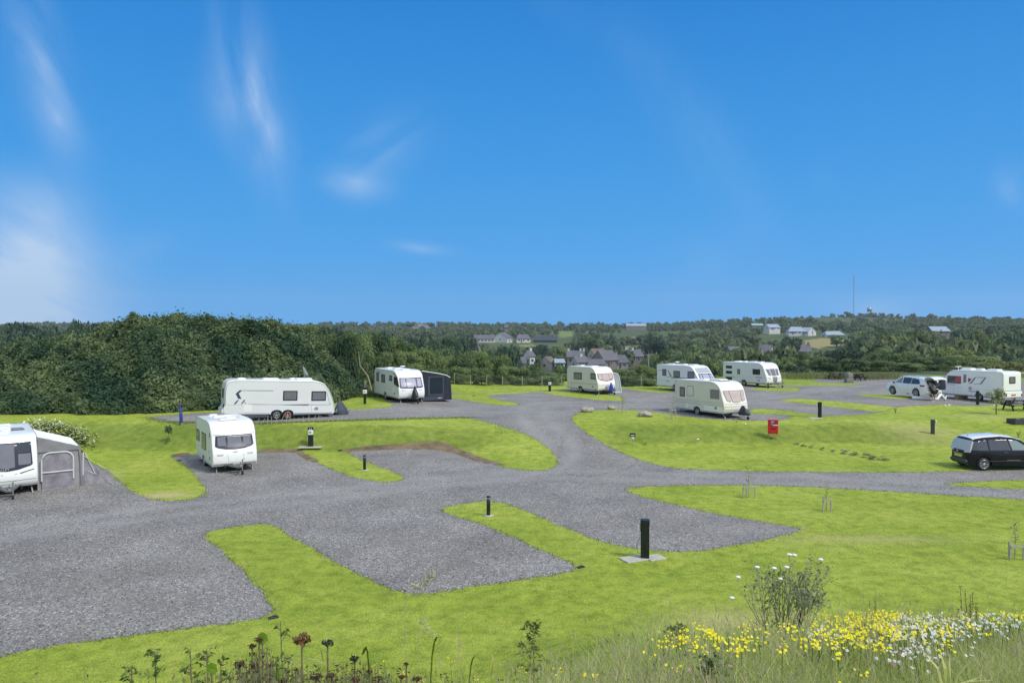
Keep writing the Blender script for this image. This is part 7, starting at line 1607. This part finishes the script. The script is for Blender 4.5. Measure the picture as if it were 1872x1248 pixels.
sky = N.new('ShaderNodeTexSky'); sky.sky_type = 'NISHITA'; sky.sun_disc = False; sky.sun_elevation = SUN_EL; sky.sun_rotation = SUN_AZ; sky.air_density = 1.; sky.dust_density = .2; sky.ozone_density = 2.5
tc = N.new('ShaderNodeTexCoord'); sep = N.new('ShaderNodeSeparateXYZ'); Lk.new(tc.outputs['Generated'], sep.inputs[0])
def math_(op, a, b=None, clamp=False):
    n = N.new('ShaderNodeMath'); n.operation = op; n.use_clamp = clamp
    for i, q in enumerate((a, b)):
        if q is None: continue
        if isinstance(q, (int, float)): n.inputs[i].default_value = q
        else: Lk.new(q, n.inputs[i])
    return n.outputs[0]
# deep blue tint of the clear sky by height
rp = N.new('ShaderNodeValToRGB'); e = rp.color_ramp.elements; SKYC = [(0.0,(.078,.385,.84)),(.08,(.062,.355,.80)),(.22,(.038,.295,.73)),(.42,(.014,.205,.61)),(.75,(.010,.12,.42))]
while len(e) < len(SKYC): e.new(.5)
for k, (p_, c_) in enumerate(SKYC): e[k].position = p_; e[k].color = (*c_, 1)
Lk.new(sep.outputs['Z'], rp.inputs['Fac'])
mx = N.new('ShaderNodeMix'); mx.data_type = 'RGBA'; mx.inputs[0].default_value = .985
sc = N.new('ShaderNodeVectorMath'); sc.operation = 'SCALE'; sc.inputs['Scale'].default_value = 1/.12; Lk.new(rp.outputs['Color'], sc.inputs[0])
Lk.new(sky.outputs[0], mx.inputs[6]); Lk.new(sc.outputs[0], mx.inputs[7])
# wispy clouds on compass directions
yy = math_('MAXIMUM', sep.outputs['Y'], .05); U = math_('DIVIDE', sep.outputs['X'], yy); Vv = math_('DIVIDE', sep.outputs['Z'], yy)
cb = N.new('ShaderNodeCombineXYZ'); Lk.new(U, cb.inputs[0]); Lk.new(Vv, cb.inputs[1])
def wisp(px, py, sx, sy, ang, amp, nscale=(3.,9.), ndist=1.6, lo=.38, hi=.75):
    mp = N.new('ShaderNodeMapping'); mp.vector_type = 'TEXTURE'; mp.inputs['Location'].default_value = ((px-936)/FP, (600-py)/FP, 0); mp.inputs['Rotation'].default_value = (0,0,rad(ang)); mp.inputs['Scale'].default_value = (sx/FP, sy/FP, 1)
    Lk.new(cb.outputs[0], mp.inputs['Vector']); g_ = N.new('ShaderNodeTexGradient'); g_.gradient_type = 'QUADRATIC_SPHERE'; Lk.new(mp.outputs[0], g_.inputs[0])
    m2 = N.new('ShaderNodeMapping'); m2.vector_type = 'TEXTURE'; m2.inputs['Rotation'].default_value = (0,0,rad(ang)); m2.inputs['Scale'].default_value = (1/nscale[0],1/nscale[1],1); Lk.new(cb.outputs[0], m2.inputs['Vector'])
    n_ = N.new('ShaderNodeTexNoise'); n_.inputs['Scale'].default_value = 1.; n_.inputs['Detail'].default_value = 10; n_.inputs['Roughness'].default_value = .6; n_.inputs['Distortion'].default_value = ndist*.8; Lk.new(m2.outputs[0], n_.inputs['Vector'])
    mr = N.new('ShaderNodeMapRange'); mr.interpolation_type = 'SMOOTHSTEP'; mr.inputs['From Min'].default_value = lo; mr.inputs['From Max'].default_value = hi; Lk.new(n_.outputs['Fac'], mr.inputs['Value'])
    return math_('MULTIPLY', math_('MULTIPLY', g_.outputs['Fac'], mr.outputs[0]), amp)
tot = None
for a in [(40,530,300,270,-25,2.7,(2.5,6.),1.2,.12,.75),(60,440,190,170,-50,.9,(3.,8.),1.5,.3,.7),(85,130,95,340,16,.7,(9.,2.5),1.2,.3,.8),(110,220,50,110,20,.55,(10.,3.),1.,.3,.8),(465,180,95,290,12,1.1,(10.,2.5),1.5,.3,.8),(495,245,34,80,4,.9,(10.,3.),1.,.25,.75),(420,190,90,160,20,.45,(6.,3.),1.,.3,.8),
          (650,335,110,55,-12,.75,(3.,9.),1.,.2,.7),(700,280,170,110,35,.5,(4.,8.),1.,.3,.8),(770,455,110,22,-6,.7,(3.,12.),1.,.25,.75),(270,445,100,50,10,.5,(3.,8.),1.,.3,.75),(1270,250,110,420,35,.25,(8.,2.5),1.,.3,.85),(1130,90,330,70,-35,.16,(3.,8.),1.,.3,.85),(1590,565,150,40,0,.6,(3.,9.),1.,.25,.8),(1845,350,70,90,0,.55,(4.,5.),1.,.3,.8),(1290,500,120,160,-50,.25,(4.,5.),1.,.3,.8),(1500,330,60,60,0,.25,(4.,5.),1.,.3,.8)]:
    q = wisp(*a); tot = q if tot is None else math_('ADD', tot, q)
tot = math_('MINIMUM', math_('MULTIPLY', tot, .72), .8); front = math_('GREATER_THAN', sep.outputs['Y'], .05); tot = math_('MULTIPLY', tot, front, True)
# unseen white cloud added behind and above the viewer as neutral ambient fill
nb = N.new('ShaderNodeTexNoise'); nb.inputs['Scale'].default_value = 2.2; nb.inputs['Detail'].default_value = 6; Lk.new(tc.outputs['Generated'], nb.inputs['Vector'])
mb = N.new('ShaderNodeMapRange'); mb.interpolation_type = 'SMOOTHSTEP'; mb.inputs['From Min'].default_value = .15; mb.inputs['From Max'].default_value = .38; Lk.new(nb.outputs['Fac'], mb.inputs['Value'])
up_ = N.new('ShaderNodeMapRange'); up_.interpolation_type = 'SMOOTHSTEP'; up_.inputs['From Min'].default_value = .48; up_.inputs['From Max'].default_value = .75; Lk.new(sep.outputs['Z'], up_.inputs['Value'])
bk_ = N.new('ShaderNodeMapRange'); bk_.interpolation_type = 'SMOOTHSTEP'; bk_.inputs['From Min'].default_value = .35; bk_.inputs['From Max'].default_value = -.05; Lk.new(sep.outputs['Y'], bk_.inputs['Value'])
cover = math_('MULTIPLY', math_('MAXIMUM', up_.outputs[0], bk_.outputs[0]), mb.outputs[0]); tot = math_('MAXIMUM', tot, cover)
cm = N.new('ShaderNodeMix'); cm.data_type = 'RGBA'; Lk.new(tot, cm.inputs[0]); Lk.new(mx.outputs[2], cm.inputs[6]); cm.inputs[7].default_value = (.56/.12,.69/.12,.86/.12,1)
Lk.new(cm.outputs[2], bg.inputs['Color']); bg.inputs['Strength'].default_value = .12
sl = bpy.data.lights.new('sun', 'SUN'); sl.energy = 2.9; sl.angle = rad(14); sl.color = (1,.965,.90); so = bpy.data.objects.new('sun', sl); COL.objects.link(so)
sd_ = Vector((math.sin(SUN_AZ)*math.cos(SUN_EL), math.cos(SUN_AZ)*math.cos(SUN_EL), math.sin(SUN_EL))); so.rotation_euler = sd_.to_track_quat('Z', 'Y').to_euler()
cd = bpy.data.cameras.new('camera'); co = bpy.data.objects.new('camera', cd); COL.objects.link(co); co.location = (0,0,HC); co.rotation_euler = (PI/2-PITCH,0,0)
cd.sensor_width = 36; cd.lens = FP/1872*36; cd.clip_end = 20000; cd.clip_start = .1; S.camera = co
S.render.resolution_x = 1024; S.render.resolution_y = 682
S.view_settings.view_transform = 'Standard'; S.view_settings.look = 'None'; S.view_settings.exposure = 0.10; S.view_settings.gamma = 1
try: S.cycles.volume_bounces = 0; S.cycles.transparent_max_bounces = 4; S.cycles.max_bounces = 6; S.cycles.diffuse_bounces = 3
except Exception: pass
